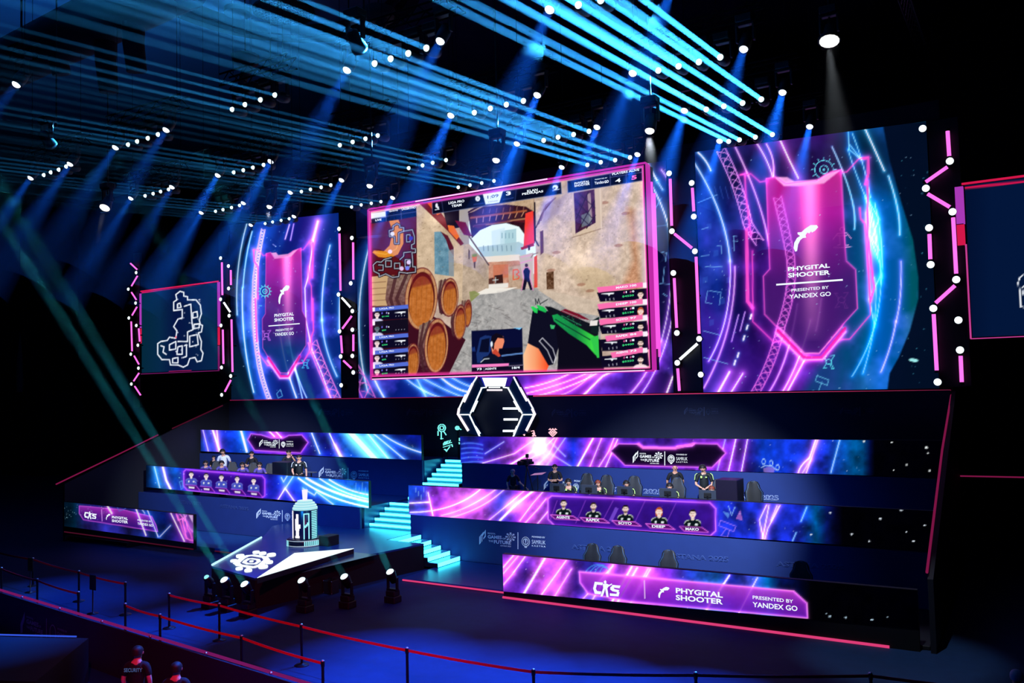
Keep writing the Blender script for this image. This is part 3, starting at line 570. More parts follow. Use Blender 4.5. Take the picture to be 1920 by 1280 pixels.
def sign_spiral(c, x, y, s, col):
    c.ell(x, y, s, s, col, ring=1.4); c.ell(x, y, s * .45, s * .45, col, ring=1.5); c.ell(x, y, s * .12, s * .15, col)
    for k in range(12): a = 2 * pi * k / 12; c.line([(x + s * 1.15 * cos(a), y + s * 1.15 * sin(a)), (x + s * 1.35 * cos(a), y + s * 1.35 * sin(a))], 1.4, col)
def card_glow(c, x0, y0, y1, w):
    c.fill(lambda x, y: np.ones(x.shape + (1,)) * np.array((250., 120, 225)), 0)
    d = lambda x, y: (np.exp(-((x - x0 - (y - y0) * .02) / w) ** 2) * np.clip(1 - (y - y0) / (y1 - y0), 0, 1) ** .7)[..., None] * np.array((190., 130, 120))
    return d

# right backdrop
t, c = backdrop('tall right backdrop screen with a pink shield emblem on swirling blue light trails', -10.63, -2.72, 5.92, 15.0, 14.72)
c.fill(st([(1305, (10, 26, 110)), (1345, (14, 40, 140)), (1375, (16, 12, 80)), (1410, (26, 8, 80)), (1450, (60, 16, 116)), (1560, (70, 20, 130)), (1590, (10, 60, 120)), (1620, (0, 80, 130)), (1650, (0, 90, 180)), (1690, (0, 84, 150)), (1710, (0, 84, 100)), (1750, (0, 70, 84))]))
neb(c, 50, .2, 3)
c.poly([(1305, 560), (1330, 560), (1400, 640), (1480, 740), (1305, 745)], (66, 20, 150), .6, soft=40)
c.poly([(1500, 745), (1530, 690), (1580, 640), (1600, 660), (1580, 745)], (0, 76, 120), .7, soft=20)
c.poly([(1600, 250), (1655, 250), (1690, 380), (1600, 330)], (0, 60, 90), .5, soft=20)
c.fill(lambda x, y: np.zeros(x.shape + (3,)), 0); c.poly([(1300, 285), (1600, 240), (1740, 230), (1740, 320), (1640, 350), (1300, 370)], (4, 10, 34), .6, soft=70); [c.poly([(x, y), (x + 9, y - 2), (x + 9, y + 9), (x, y + 11)], (60, 120, 220), .25) for x, y in ((1325, 420), (1338, 470), (1318, 520), (1350, 560), (1330, 600), (1362, 520), (1322, 330))]
c.poly([(1655, 232), (1668, 300), (1690, 380), (1712, 450), (1722, 520), (1722, 560), (1706, 620), (1685, 670), (1668, 700), (1662, 745), (1800, 745), (1800, 225)], (2, 12, 34), .97, soft=3)
for p, w, co, g in ((bez((1309, 286), (1325, 300), (1333, 320)), 3, CYN, 3), (bez((1303, 307), (1362, 400), (1369, 490)), 2, CYN, 3), (bez((1369, 490), (1374, 600), (1329, 677)), 2, VI, 3), (bez((1378, 500), (1380, 620), (1320, 727)), 1, PK, 2), (bez((1437, 270), (1455, 300), (1450, 332)), 1.6, PK, 2), (bez((1420, 270), (1440, 300), (1449, 332)), 2.2, PK, 4), ([(1463, 263), (1480, 300), (1497, 334)], 3.4, PK, 8),
    (bez((1379, 276), (1430, 380), (1442, 460)), 1.2, PK, 2), (bez((1560, 275), (1610, 380), (1602, 430)), .8, CYN, 1), (bez((1622, 241), (1640, 280), (1658, 320)), 2.6, CYN, 3), (bez((1666, 330), (1690, 400), (1687, 440)), 1.2, CYN, 2), (bez((1689, 490), (1692, 560), (1680, 603)), 1.4, VI, 3), (bez((1680, 603), (1672, 650), (1652, 697)), 1.4, VI, 2),
    ([(1368, 697), (1347, 735)], 5, PK, 8), ([(1393, 700), (1370, 737)], 3, PK, 6), (bez((1520, 600), (1500, 680), (1467, 735)), 2, PK, 4), (bez((1512, 668), (1490, 710), (1475, 737)), 3.5, PK, 5), (bez((1495, 570), (1480, 680), (1440, 738)), 1, PK, 2), (bez((1540, 560), (1535, 600), (1530, 620)), 1.2, PK, 2)): c.line(p, w * .75, WHT, .92, g, co, .6)
band_pattern(c, bez((1352, 281), (1388, 350), (1402, 420)) + bez((1402, 420), (1414, 440), (1425, 455), 4)[1:], 17, (236, 150, 255), 4)
for p in ([(1590, 245), (1592, 280), (1616, 300), (1592, 270)], bez((1590, 280), (1605, 330), (1628, 380)), bez((1598, 250), (1622, 310), (1632, 370)), bez((1628, 370), (1650, 460), (1652, 520)), bez((1652, 520), (1652, 620), (1598, 705)), bez((1640, 380), (1660, 470), (1652, 530)), bez((1622, 370), (1640, 420), (1646, 480)), [(1636, 400), (1630, 440), (1650, 470)], [(1652, 515), (1630, 560), (1640, 610)], bez((1640, 520), (1650, 600), (1618, 700)), [(1630, 380), (1648, 410), (1634, 450), (1652, 500)]): c.line(p, 1.6, (150, 225, 255), .85, 4, (0, 140, 255), .45)
c.ell(1640, 440, 16, 60, (210, 245, 255), .75, gauss=True, add=True); c.ell(1628, 405, 8, 30, (220, 235, 255), .5, gauss=True, add=True)
for p in ([(1385, 590), (1372, 640)], [(1397, 585), (1388, 620)]): c.line(p, 1.4, (230, 190, 255), .8, 1, VI, .4)
for x, y in ((1409, 590), (1402, 610), (1396, 630), (1385, 662), (1379, 676)): c.line([(x, y), (x - 2, y + 7)], 3, WHT, .9, 2, CYN, .4)
for p in ([(1309, 380), (1345, 365)], [(1316, 430), (1328, 426)], [(1315, 480), (1330, 478)], [(1323, 500), (1354, 500)], [(1331, 545), (1352, 548), (1349, 572)], [(1327, 545), (1323, 567), (1335, 569)], [(1345, 461), (1353, 461), (1353, 475)], [(1319, 620), (1350, 628)], [(1375, 443), (1382, 443)], [(1375, 452), (1383, 452)], [(1376, 443), (1377, 470)], [(1320, 670), (1365, 682)]): c.line(p, 1.3, (130, 200, 255), .75)
for x in range(1330, 1372, 10): c.line([(x, 350), (x + 6, 372)], 1, (80, 120, 230), .5)
sign_spiral(c, 1545, 318, 17, (110, 225, 255)); sign_man(c, 1579, 447, 17, (245, 170, 240)); sign_crab(c, 1578, 562, 13, (230, 130, 235)); sign_crab(c, 1554, 678, 11, (90, 230, 245)); c.line([(1532, 704), (1554, 712), (1551, 722), (1529, 714)], 1.2, (100, 190, 230), closed=True); c.line([(1541, 716), (1534, 735), (1524, 732)], 1.2, (100, 190, 230))
shield = [(1436.4, 334.6), (1455, 331.5), (1472, 344), (1530, 339), (1545, 329), (1560, 321), (1577.4, 318), (1582, 415), (1587, 489), (1604, 505), (1608, 578), (1585, 603), (1536, 663), (1507, 662), (1457, 613), (1433.5, 589), (1431, 518), (1443.7, 504)]
c.poly(shield, stops([(320, (218, 30, 150)), (400, (190, 28, 160)), (460, (120, 24, 130)), (530, (72, 22, 110)), (600, (70, 26, 110)), (660, (60, 26, 110))], 'y'), .86)
g = card_glow(c, 1518, 340, 640, 18); c.poly(shield, g, 1, add=True)
band_pattern(c, bez((1458, 370), (1475, 440), (1482, 480)) + bez((1482, 480), (1490, 540), (1465, 610))[1:] + bez((1465, 610), (1450, 680), (1415, 738))[1:], 15, (240, 110, 235), 9)
c.poly([(1452, 332), (1476, 332), (1490, 340), (1536, 336), (1548, 326), (1577, 318.5), (1545, 344), (1500, 349), (1470, 349)], (255, 170, 235), .92, soft=3)
c.line(shield, 1.2, (255, 90, 210), .9, 2, None, .25, closed=True)
MG = (255, 60, 200)
for p, w in (([(1388, 328), (1397, 326), (1399, 370), (1408, 440)], 3), ([(1400, 430), (1402, 565), (1411, 577)], 6), ([(1411, 470), (1412, 603), (1450, 640), (1474, 640)], 1.6), ([(1397, 327), (1408, 326), (1425, 341), (1437, 339)], 1.8), ([(1577, 323), (1588, 322), (1610, 298), (1627, 295)], 1.8), ([(1619, 297), (1628, 296), (1628, 325), (1623, 345)], 5), ([(1612, 390), (1614, 410), (1622, 420), (1632, 560)], 3), ([(1627, 340), (1627, 440), (1639, 540), (1632, 565)], 4), ([(1625, 400), (1632, 590), (1593, 636), (1573, 637)], 1.8)):
    c.line(p, w, (255, 80, 205), .85, 4, MG, .4)
c.line([(1459, 620), (1507, 670), (1541, 671), (1584, 616)], 6, (222, 30, 150), .95, 5, MG, .5); c.line([(1456, 626), (1505, 675), (1542, 674), (1586, 622)], 1.5, (255, 190, 250), .95, 3, PK, .5); c.line([(1463, 614), (1509, 662), (1536, 662), (1580, 612)], 1.2, (255, 150, 230))
c.dots(130, 1310, 290, 1715, 735, (170, 220, 255), 51, .9); c.dots(26, 1690, 300, 1740, 720, (60, 140, 170), 52, 1.2)
c.ell(1713, 675, 9, 3, (160, 240, 240), 1, .12)
c.build('display', t)
def f(mb):
    T = lambda s, a, b, h, bo=.035: text_on(mb, s, a, b, h, YW - .12, 0, bo, .0)
    T('PHYGITAL', (1477.5, 508.5), (1556, 501.5), 8); T('SHOOTER', (1478, 520.5), (1556.5, 514.5), 8.5); T('PRESENTED BY', (1484, 547), (1554, 541), 5.5, .015); T('YANDEX GO', (1480, 560), (1558, 554.5), 8, .02)
    mb.strip([onY(1456.5, 533.5, YW - .12), onY(1579, 524.5, YW - .12)], .06, (0, -1, 0), .004)
    bird(lambda u, v: onY(1488 + u * 46, 426 + v * 46 - u * 6, YW - .12), mb)
letters(t, f)

# left backdrop
t, c = backdrop('tall left backdrop screen with a pink shield emblem on blue light trails', -36.55, -28.72, 5.94, 15.3, 14.98)
c.fill(st([(430, (0, 4, 24)), (446, (0, 40, 90)), (470, (4, 60, 140)), (490, (10, 50, 150)), (530, (12, 30, 120)), (570, (20, 20, 120)), (600, (14, 34, 130)), (640, (6, 40, 120))])); neb(c, 34, .3, 14)
c.poly([(430, 400), (470, 400), (474, 430), (460, 470), (447, 530), (443, 600), (452, 660), (470, 720), (478, 752), (425, 752)], (2, 8, 36), .93, soft=4); c.poly([(430, 640), (455, 660), (480, 750), (430, 750)], (10, 50, 60), .4, soft=14)
for p, w, co, g in ((bez((463, 420), (440, 500), (445, 590)), 1.4, CYN, 2), (bez((455, 540), (452, 640), (476, 735)), 2, CYN, 2), (bez((473, 434), (460, 480), (456, 538)), 1, CYN, 1), ([(597, 415), (588, 450), (578, 520), (572, 540), (574, 600), (585, 655), (600, 690), (622, 750)], 2.6, PK, 6), ([(596, 415), (586, 452)], 5, PK, 8), (bez((619, 460), (602, 530), (604, 600)), 2, CYN, 3), (bez((604, 600), (606, 650), (632, 705)), 1.4, CYN, 3), (bez((522, 580), (524, 660), (556, 745)), 3, CYN, 4), (bez((541, 620), (548, 690), (575, 745)), 1, CYN, 1), (bez((552, 690), (562, 720), (568, 750)), 1, CYN, 1), ([(543, 421), (535, 448)], 1.5, PK, 1), ([(551, 420), (545, 450)], 1, VI, 1), (bez((638, 552), (636, 590), (637, 620)), 2, CYN, 3)): c.line(p, w * .75, WHT, .92, g, co, .55)
band_pattern(c, bez((494, 430), (485, 470), (478, 520)) + bez((478, 520), (474, 600), (484, 670))[1:] + bez((484, 670), (490, 710), (506, 750))[1:], 7, (235, 190, 255), 14)
c.line(bez((489, 440), (472, 520), (473, 590)) + bez((473, 590), (474, 660), (502, 750))[1:], 4, (190, 150, 255), .6, 7, (90, 110, 255), .55)
band_pattern(c, bez((586, 640), (598, 680), (632, 752)), 17, (255, 130, 235), 19)
shield = [(499, 475), (508, 473), (515, 483), (540, 479), (550, 470), (565, 464.7), (567, 583), (574, 597), (574, 647), (562, 666), (538.8, 699), (526, 699), (504, 671), (493, 652), (492, 598), (498, 588)]
c.poly(shield, stops([(465, (222, 32, 150)), (510, (190, 28, 160)), (560, (120, 26, 140)), (620, (76, 26, 122)), (655, (20, 50, 120)), (700, (10, 50, 130))], 'y'), .85)
g = card_glow(c, 538, 475, 650, 9); c.poly(shield, g, 1, add=True)
c.poly([(508, 474), (518, 473), (522, 478), (540, 476), (550, 470), (560, 466), (546, 481), (515, 485)], (255, 170, 235), .9, soft=2); c.line(shield, .9, (235, 90, 210), .9, closed=True)
for p, w in (([(476, 469), (477, 490), (484, 500), (484, 560)], 3), ([(479, 560), (482, 640)], 3.4), ([(476, 468), (484, 468), (494, 479), (499, 478)], 1.3), ([(565, 468), (569, 468), (580, 453), (586, 452)], 1.3), ([(587, 455), (587, 480), (586, 520)], 3), ([(579, 500), (580, 528), (584, 536), (586, 600)], 1.6), ([(587, 560), (588, 620), (584, 632), (583, 655), (568, 680), (556, 682)], 2.4), ([(484, 660), (502, 685), (512, 685)], 1.3)): c.line(p, w, (255, 90, 210), .85, 3, MG, .35)
c.line([(504, 671), (526, 705), (541, 705), (562, 668)], 4, (222, 30, 150), .95, 3, MG, .5); c.line([(502, 676), (525, 709), (542, 709), (556, 684)], 1.2, (255, 200, 255), .95, 2, PK, .5)
sign_spiral(c, 497, 546, 9, (110, 235, 255)); sign_crab(c, 500, 628, 8, (190, 110, 240)); sign_crab(c, 573, 682, 7, (70, 190, 255)); c.line([(519, 738), (526, 730), (530, 742), (522, 746)], 1.1, (90, 180, 240), closed=True); c.line([(512, 458), (518, 462)], 1.2, (150, 160, 255)); c.line([(486, 573), (491, 573)], 1, CYN)
c.dots(90, 440, 430, 636, 745, (170, 220, 255), 61, .9); c.build('display', t)
def f(mb):
    T = lambda s, a, b, h, bo=.03: text_on(mb, s, a, b, h, YW - .12, 0, bo, .0)
    T('PHYGITAL', (514.5, 594.5), (551, 591), 6); T('SHOOTER', (514.5, 603), (551.5, 600), 6.2); T('PRESENTED BY', (517, 621.5), (550, 618), 4, .01); T('YANDEX GO', (515, 630), (551, 627.5), 6, .02)
    mb.strip([onY(504, 611, YW - .12), onY(561.5, 606.5, YW - .12)], .05, (0, -1, 0), .004)
    bird(lambda u, v: onY(522 + u * 21, 536 + v * 34 - u * 2, YW - .12), mb)
letters(t, f)

# centre backdrop, mostly behind the main screen
t, c = backdrop('wide centre backdrop screen mostly hidden behind the main screen, circular light trails', -27.6, -11.8, 5.92, 14.96, 14.86, .045)
c.fill(st([(665, (0, 4, 24)), (700, (6, 20, 90)), (760, (8, 30, 130)), (850, (10, 40, 150)), (910, (20, 30, 140)), (975, (60, 20, 130)), (1010, (130, 30, 170)), (1090, (110, 30, 170)), (1170, (60, 24, 150)), (1225, (60, 20, 120)), (1262, (8, 10, 60))])); neb(c, 40, .35, 23)
c.poly([(1215, 290), (1290, 290), (1290, 640), (1236, 640)], (2, 8, 40), .85, soft=14); c.poly([(660, 380), (700, 380), (694, 700), (660, 700)], (2, 8, 40), .8, soft=10); c.poly([(700, 400), (700, 370), (1000, 310), (1000, 340)], (40, 10, 80), .8)
for p, w, co in ((bez((693, 460), (655, 600), (690, 735)), 1.6, CYN), (bez((700, 705), (708, 725), (722, 748)), 3, CYN), (bez((790, 707), (830, 730), (868, 744)), 1, CYN), (bez((826, 706), (850, 730), (880, 735)), 3.4, CYN), (bez((760, 708), (790, 735), (830, 746)), 1.4, CYN), (bez((845, 706), (870, 722), (890, 726)), 1.2, CYN), ([(780, 706), (800, 746)], 1, CYN), (bez((985, 727), (1030, 720), (1075, 697)), 2.2, PK), (bez((988, 737), (1060, 720), (1110, 695)), 1.6, PK), (bez((1000, 744), (1080, 725), (1130, 693)), 2, PK), ([(1095, 740), (1130, 705), (1150, 695)], 4, PK), (bez((1040, 744), (1080, 735), (1110, 700)), 1, VI), (bez((1180, 740), (1215, 705), (1238, 640)), 1.6, PK), (bez((1200, 742), (1240, 690), (1260, 600)), 1.6, VI), (bez((1221, 345), (1262, 420), (1260, 480)), 2.4, CYN), (bez((1260, 480), (1262, 560), (1240, 640)), 1.4, VI), ([(1212, 303), (1232, 338)], 3.4, CYN), ([(1234, 342), (1243, 356)], 1.4, CYN), ([(1240, 318), (1252, 334)], 1.4, PK), ([(1248, 743), (1262, 705)], 3.4, PK)): c.line(p, w * .8, WHT, .95, 4, co, .55)
for p in ([(1232, 425), (1256, 422)], [(1240, 472), (1250, 474), (1248, 490)], [(1238, 532), (1262, 532)], [(1243, 550), (1252, 556)], [(1224, 400), (1240, 372)], [(1246, 500), (1243, 530)]): c.line(p, 1.3, (130, 200, 255), .8)
band_pattern(c, [(662, 690), (680, 720), (694, 750)], 22, (240, 110, 220), 33)
c.line([(700, 390), (880, 362), (1100, 328), (1206, 303)], 7, (200, 40, 170), .9, 3, PK, .4)
c.dots(120, 670, 310, 1265, 744, (190, 210, 255), 71, 1); c.build('display', t)

# ---------------------------------------------------------------- main screen
YM = 29.95
t = thing('main_screen', 'huge centre screen showing a first person shooter match in a stone alley', 'led screen', (-19.1, 30.3, 6.8))
MB().box((-25.97, 30.0, 6.8), (-12.27, 30.75, 14.62)).build('cabinet', BLACK, t)
c = Canvas(YM, -25.93, 6.88, 14.56, -12.31, 6.86, 14.56, .029)
Z = lambda L: [(640 + x / 3., 300 + y / 3.) for x, y in L]
def stone(base, s=9, k=34, seed=2): return lambda x, y: np.array(base, float) + ((fbm(x, y, s, seed) - .47) * k * 2 + (vnoise(x, y, 1.6, seed + 4) - .5) * k * .5)[..., None] * np.array((1, .95, .9))
def zp(L, col, a=1., soft=1.): c.poly(Z(L), col, a, soft)
def zl(L, w, col, a=1., **k): c.line(Z(L), w / 3., col, a, **k)
c.fill(stone((196, 172, 156), 14, 30))
# sky and far town through the arch
zp([(700, 345), (1110, 330), (1110, 640), (700, 640)], (236, 252, 252)); zp([(895, 400), (985, 385), (985, 520), (895, 520)], (176, 212, 222)); zp([(845, 400), (920, 380), (920, 480), (850, 500)], (206, 232, 240), .7)
zp([(770, 490), (1000, 460), (1040, 480), (1040, 560), (790, 580)], (170, 200, 212), .9)
for k in range(7): zl([(800 + 26 * k, 482), (802 + 26 * k, 510)], 5, (110, 140, 160), .8)
for k in range(4): zp([(902 + 20 * k, 410), (908 + 20 * k, 409), (908 + 20 * k, 440), (902 + 20 * k, 441)], (130, 170, 186), .8)
zp([(780, 545), (1000, 530), (1050, 575), (820, 590)], (238, 226, 214)); zp([(815, 575), (1000, 565), (1030, 600), (1030, 720), (815, 720)], stone((196, 140, 116), 6, 30, 5)); zp([(855, 590), (940, 585), (940, 660), (855, 665)], (206, 110, 80), .7)
zp([(862, 650), (908, 642), (912, 700), (864, 704)], (60, 28, 26)); zp([(818, 670), (858, 660), (860, 705), (820, 710)], (90, 50, 44)); zp([(820, 700), (940, 690), (940, 715), (820, 725)], (236, 230, 222)); zp([(940, 600), (1030, 588), (1040, 722), (945, 725)], stone((190, 160, 136), 7, 26, 8)); zl([(968, 618), (968, 672), (995, 668), (1003, 655), (985, 643), (1000, 630), (992, 616), (968, 618)], 6, (232, 84, 50)); zp([(1000, 540), (1080, 520), (1080, 720), (1030, 722)], (204, 186, 172))
# left buildings
zp([(425, 262), (480, 235), (690, 480), (690, 800), (425, 800)], stone((206, 180, 150), 12, 30, 11)); zp([(690, 440), (830, 590), (830, 722), (715, 800), (680, 780)], stone((186, 164, 142), 10, 34, 12)); zp([(664, 260), (715, 270), (720, 470), (680, 480), (664, 400)], (170, 160, 156))
zp([(524, 404), (560, 402), (610, 440), (632, 500), (634, 655), (526, 640)], stone((104, 146, 166), 9, 40, 13)); zp([(560, 402), (600, 425), (632, 490), (633, 540), (606, 500), (590, 450)], (90, 24, 44)); zp([(604, 510), (634, 500), (634, 655), (606, 652)], (150, 150, 150), .8)
zp([(430, 236), (520, 240), (690, 470), (672, 482), (600, 400)], (110, 28, 40)); zp([(478, 235), (515, 230), (560, 300), (540, 310)], (220, 84, 44)); zp([(570, 270), (664, 265), (664, 380), (600, 390)], (20, 12, 32)); zp([(598, 366), (634, 370), (664, 430), (650, 448), (606, 400)], (236, 110, 50)); zp([(640, 340), (700, 350), (735, 430), (690, 420)], (110, 14, 50))
zp([(716, 500), (724, 510), (722, 560), (716, 555)], (80, 56, 50)); zp([(744, 560), (756, 570), (754, 610), (746, 605)], (84, 60, 54)); zl([(720, 430), (830, 590)], 8, (90, 70, 66)); zp([(735, 540), (765, 535), (760, 570), (742, 575)], (214, 110, 60)); zp([(736, 530), (764, 526), (762, 542), (738, 545)], (120, 140, 60))
# vault over the alley
zp([(712, 290), (790, 245), (1085, 200), (1090, 470), (1040, 430), (1000, 375), (930, 355), (850, 365), (780, 395), (735, 440)], stone((56, 22, 34), 12, 20, 21)); zp([(712, 300), (860, 222), (1085, 212), (1085, 290), (1040, 262), (930, 250), (800, 262), (745, 290)], stone((186, 156, 126), 9, 30, 22))
zl([(730, 325), (1040, 285)], 11, (160, 84, 54)); zl([(745, 372), (1035, 330)], 9, (176, 120, 86)); zp([(735, 370), (1035, 335), (1030, 352), (930, 340), (840, 352), (770, 385)], (90, 24, 36))
for k in range(8): zl([(762 + 38 * k, 326 - 5 * k), (762 + 36 * k, 352 - 5 * k)], 5, (196, 140, 104)); zl([(800 + 38 * k, 278 - 3 * k), (796 + 38 * k, 300 - 3 * k)], 4, (170, 120, 96), .7)
zp([(1036, 300), (1080, 285), (1086, 470), (1026, 486)], (244, 62, 54)); zp([(1010, 492), (1082, 466), (1086, 482), (1014, 506)], (150, 20, 34)); zp([(1050, 480), (1062, 480), (1062, 505), (1052, 508)], (40, 20, 30))
# right wall
rw = [(1088, 235), (1715, 60), (1745, 960), (1440, 800), (1100, 728)]
zp(rw, stone((210, 186, 166), 8, 38, 31)); zp([(1700, 90), (1725, 90), (1745, 900), (1680, 880)], (186, 178, 176), .7, 8); zp([(1610, 270), (1650, 280), (1680, 620), (1690, 780), (1560, 760), (1640, 560)], stone((186, 122, 84), 6, 60, 33), .75, 14); zp([(1290, 620), (1500, 520), (1560, 760), (1360, 740)], (186, 160, 116), .5, 24); zp([(1130, 240), (1260, 200), (1230, 300), (1130, 360)], (150, 132, 160), .6, 10)
for k, (x, y) in enumerate(((1500, 720), (1400, 735), (1530, 770), (1350, 700), (1210, 520), (1600, 300), (1480, 240), (1560, 480), (1180, 620))): c.ell(640 + x / 3, 300 + y / 3, 8, 3, (140, 80, 60), .5, -.1)
for k in range(90): x, y = random.uniform(1150, 1700), random.uniform(180, 720); c.ell(640 + x / 3, 300 + y / 3, random.uniform(.4, 1.3), random.uniform(.3, .8), (110, 76, 62), .55)
for k in range(3): zl([(1096 + 14 * k, 380 - 20 * k), (1130 + 10 * k, 300 - 22 * k), (1190 + 8 * k, 225 - 6 * k)], 6, (70 + 30 * k, 44 + 26 * k, 60 + 26 * k))
zl([(1088, 240), (1092, 450), (1110, 482)], 8, (24, 14, 30)); zp([(1084, 545), (1102, 535), (1104, 715), (1086, 718)], (226, 74, 40)); zl([(1068, 548), (1080, 530), (1106, 522)], 5, (130, 110, 104)); zp([(1118, 402), (1137, 394), (1138, 520), (1121, 534)], (96, 54, 50)); zp([(1154, 632), (1195, 626), (1197, 726), (1156, 728)], stone((96, 64, 44), 3, 50, 37))
zp([(1300, 200), (1310, 180), (1446, 150), (1470, 160), (1466, 392), (1298, 436)], (214, 190, 166)); zp([(1308, 185), (1424, 165), (1432, 352), (1318, 414)], stone((70, 30, 60), 8, 30, 41)); zp([(1385, 190), (1402, 185), (1412, 330), (1395, 350)], (176, 150, 150), .9); zp([(1350, 310), (1400, 290), (1410, 355), (1352, 380)], (120, 140, 136), .7)
for a, b in (((1326, 235), (1425, 340)), ((1322, 300), (1400, 370)), ((1340, 190), (1428, 270)), ((1425, 230), (1330, 400)), ((1390, 180), (1322, 330)), ((1430, 310), (1380, 385))): zl([a, b], 4, (36, 20, 30))
zl([(1298, 436), (1466, 385)], 4, (150, 120, 100)); zl([(1456, 160), (1464, 390)], 3, (240, 220, 200))
for k in range(60): x, y = random.uniform(1180, 1690), random.uniform(300, 740); zl([(x, y), (x + random.uniform(-14, 14), y + random.uniform(10, 40))], 2, (150, 116, 96), .35)
for k in range(30): x, y = random.uniform(430, 680), random.uniform(300, 640); c.ell(640 + x / 3, 300 + y / 3, random.uniform(.5, 2), random.uniform(.4, 1), (130, 96, 76), .5)
c.ell(*Z([(1360, 560)])[0], 60, 34, (255, 240, 220), .16, gauss=True, add=True); c.ell(*Z([(560, 330)])[0], 30, 16, (255, 236, 210), .18, gauss=True, add=True)
# street and kerb
zp([(815, 728), (1104, 722), (1460, 800), (1460, 1215), (500, 1215), (720, 800)], stone((164, 162, 160), 6, 38, 51)); zp([(815, 722), (990, 716), (900, 745), (740, 760)], (244, 238, 228), .95); zp([(880, 740), (980, 735), (1160, 1200), (840, 1200)], (180, 176, 174), .45, 6)
for k in range(46):
    x, y = random.uniform(600, 1060), random.uniform(790, 1190)
    if x > 720 - (y - 800) * .5: zl([(x, y), (x + random.uniform(-30, 34), y + random.uniform(-4, 14)), (x + random.uniform(10, 40), y + 22)], 2.6, (104, 98, 98), .7)
zp([(1104, 728), (1130, 726), (1470, 800), (1470, 880), (1290, 850)], stone((206, 186, 166), 7, 20, 53)); zp([(720, 740), (750, 735), (780, 752), (728, 800)], (128, 140, 76), .8)
# enemy figure
zp([(1018, 732), (1030, 660), (1024, 625), (1034, 608), (1050, 606), (1062, 622), (1058, 660), (1076, 728), (1064, 732), (1046, 680), (1034, 730)], (22, 16, 44)); c.line(Z([(1014, 734), (1027, 660), (1020, 622), (1032, 602), (1052, 602), (1066, 622), (1062, 660), (1080, 732)]), .9, (240, 110, 200), .9); c.ell(*Z([(1042, 592)])[0], 3, 3.4, (60, 24, 30)); zl([(1005, 580), (1075, 560)], 3, (255, 120, 220), .8); zl([(1012, 545), (1066, 535)], 3, (255, 130, 220), .7)
c.line(Z([(868, 660), (868, 690)]), 1, (230, 250, 250)); c.line(Z([(853, 676), (883, 673)]), 1, (230, 250, 250))
# barrels
def barrel(cx, cy_, rx, ry, back, face=(190, 108, 46), seed=1):
    b = [(cx - rx * .2, cy_ - ry), (back[0], back[1]), (back[0] - rx * .15, cy_), (back[0] + rx * .1, back[2]), (cx, cy_ + ry)]
    zp(b, lambda x, y: np.stack([np.interp(y, [300 + (cy_ - ry) / 3, 300 + (cy_ + ry * .2) / 3, 300 + (cy_ + ry) / 3], v) for v in ((150, 110, 60), (126, 70, 16), (108, 70, 34))], -1) + (vnoise(x, y, 3, seed) * 40 - 20)[..., None])
    for k in (.25, .6): zl([(back[0] + (cx - back[0]) * k, back[1] + (cy_ - ry - back[1]) * k), (back[0] - rx * .1 + (cx - rx - back[0]) * k, cy_), (back[0] + (cx - back[0]) * k, back[2] + (cy_ + ry - back[2]) * k)], rx * .2, (70, 34, 40), .8)
    X, Yy = Z([(cx, cy_)])[0]
    c.ell(X, Yy, rx / 3, ry / 3, (196, 140, 96), 1, .06); c.ell(X, Yy, rx / 3, ry / 3, (96, 20, 30), .9, .06, ring=1); c.ell(X + .6, Yy, rx * .83 / 3, ry * .87 / 3, (86, 20, 20), 1, .06); c.ell(X + .4, Yy + ry * .03, rx * .76 / 3, ry * .82 / 3, stone(face, 5, 22, seed + 3), 1, .06)
    c.poly([(X - rx * .2, Yy - ry * .82 / 3), (X + rx * .2, Yy - ry * .8 / 3), (X + rx * .23, Yy - ry * .5 / 3), (X - rx * .2, Yy - ry * .35 / 3)], (110, 20, 34), .55, soft=4)
    for k in range(-2, 3): c.line([(X + k * rx * .1 + 2, Yy - ry * .2 + abs(k)), (X + k * rx * .1 - 1, Yy + ry * .2)], .6, (140, 78, 34), .7)
    for k in range(14): a = 2 * pi * k / 14; c.line([(X + cos(a) * rx * .84 / 3, Yy + sin(a) * ry * .88 / 3), (X + cos(a) * rx / 3, Yy + sin(a) * ry / 3)], .6, (110, 60, 44), .6)
zp([(165, 640), (425, 620), (425, 800), (165, 830)], stone((190, 150, 110), 6, 20, 61)); zp([(165, 660), (280, 650), (300, 820), (165, 825)], (206, 170, 124), .8); zp([(165, 820), (400, 820), (560, 900), (700, 1010), (600, 1215), (165, 1215)], (60, 14, 30))
for k in range(5): zl([(165, 690 + 34 * k), (250, 684 + 34 * k)], 3, (130, 90, 66))
barrel(712, 862, 22, 72, (675, 790, 930), seed=71); barrel(668, 912, 34, 96, (620, 830, 985), seed=72); barrel(610, 772, 48, 106, (548, 680, 860), seed=73)
barrel(450, 780, 90, 174, (262, 660, 860), seed=74); barrel(536, 1044, 66, 152, (440, 930, 1180), seed=75); barrel(402, 1130, 38, 98, (360, 1060, 1200), seed=76)
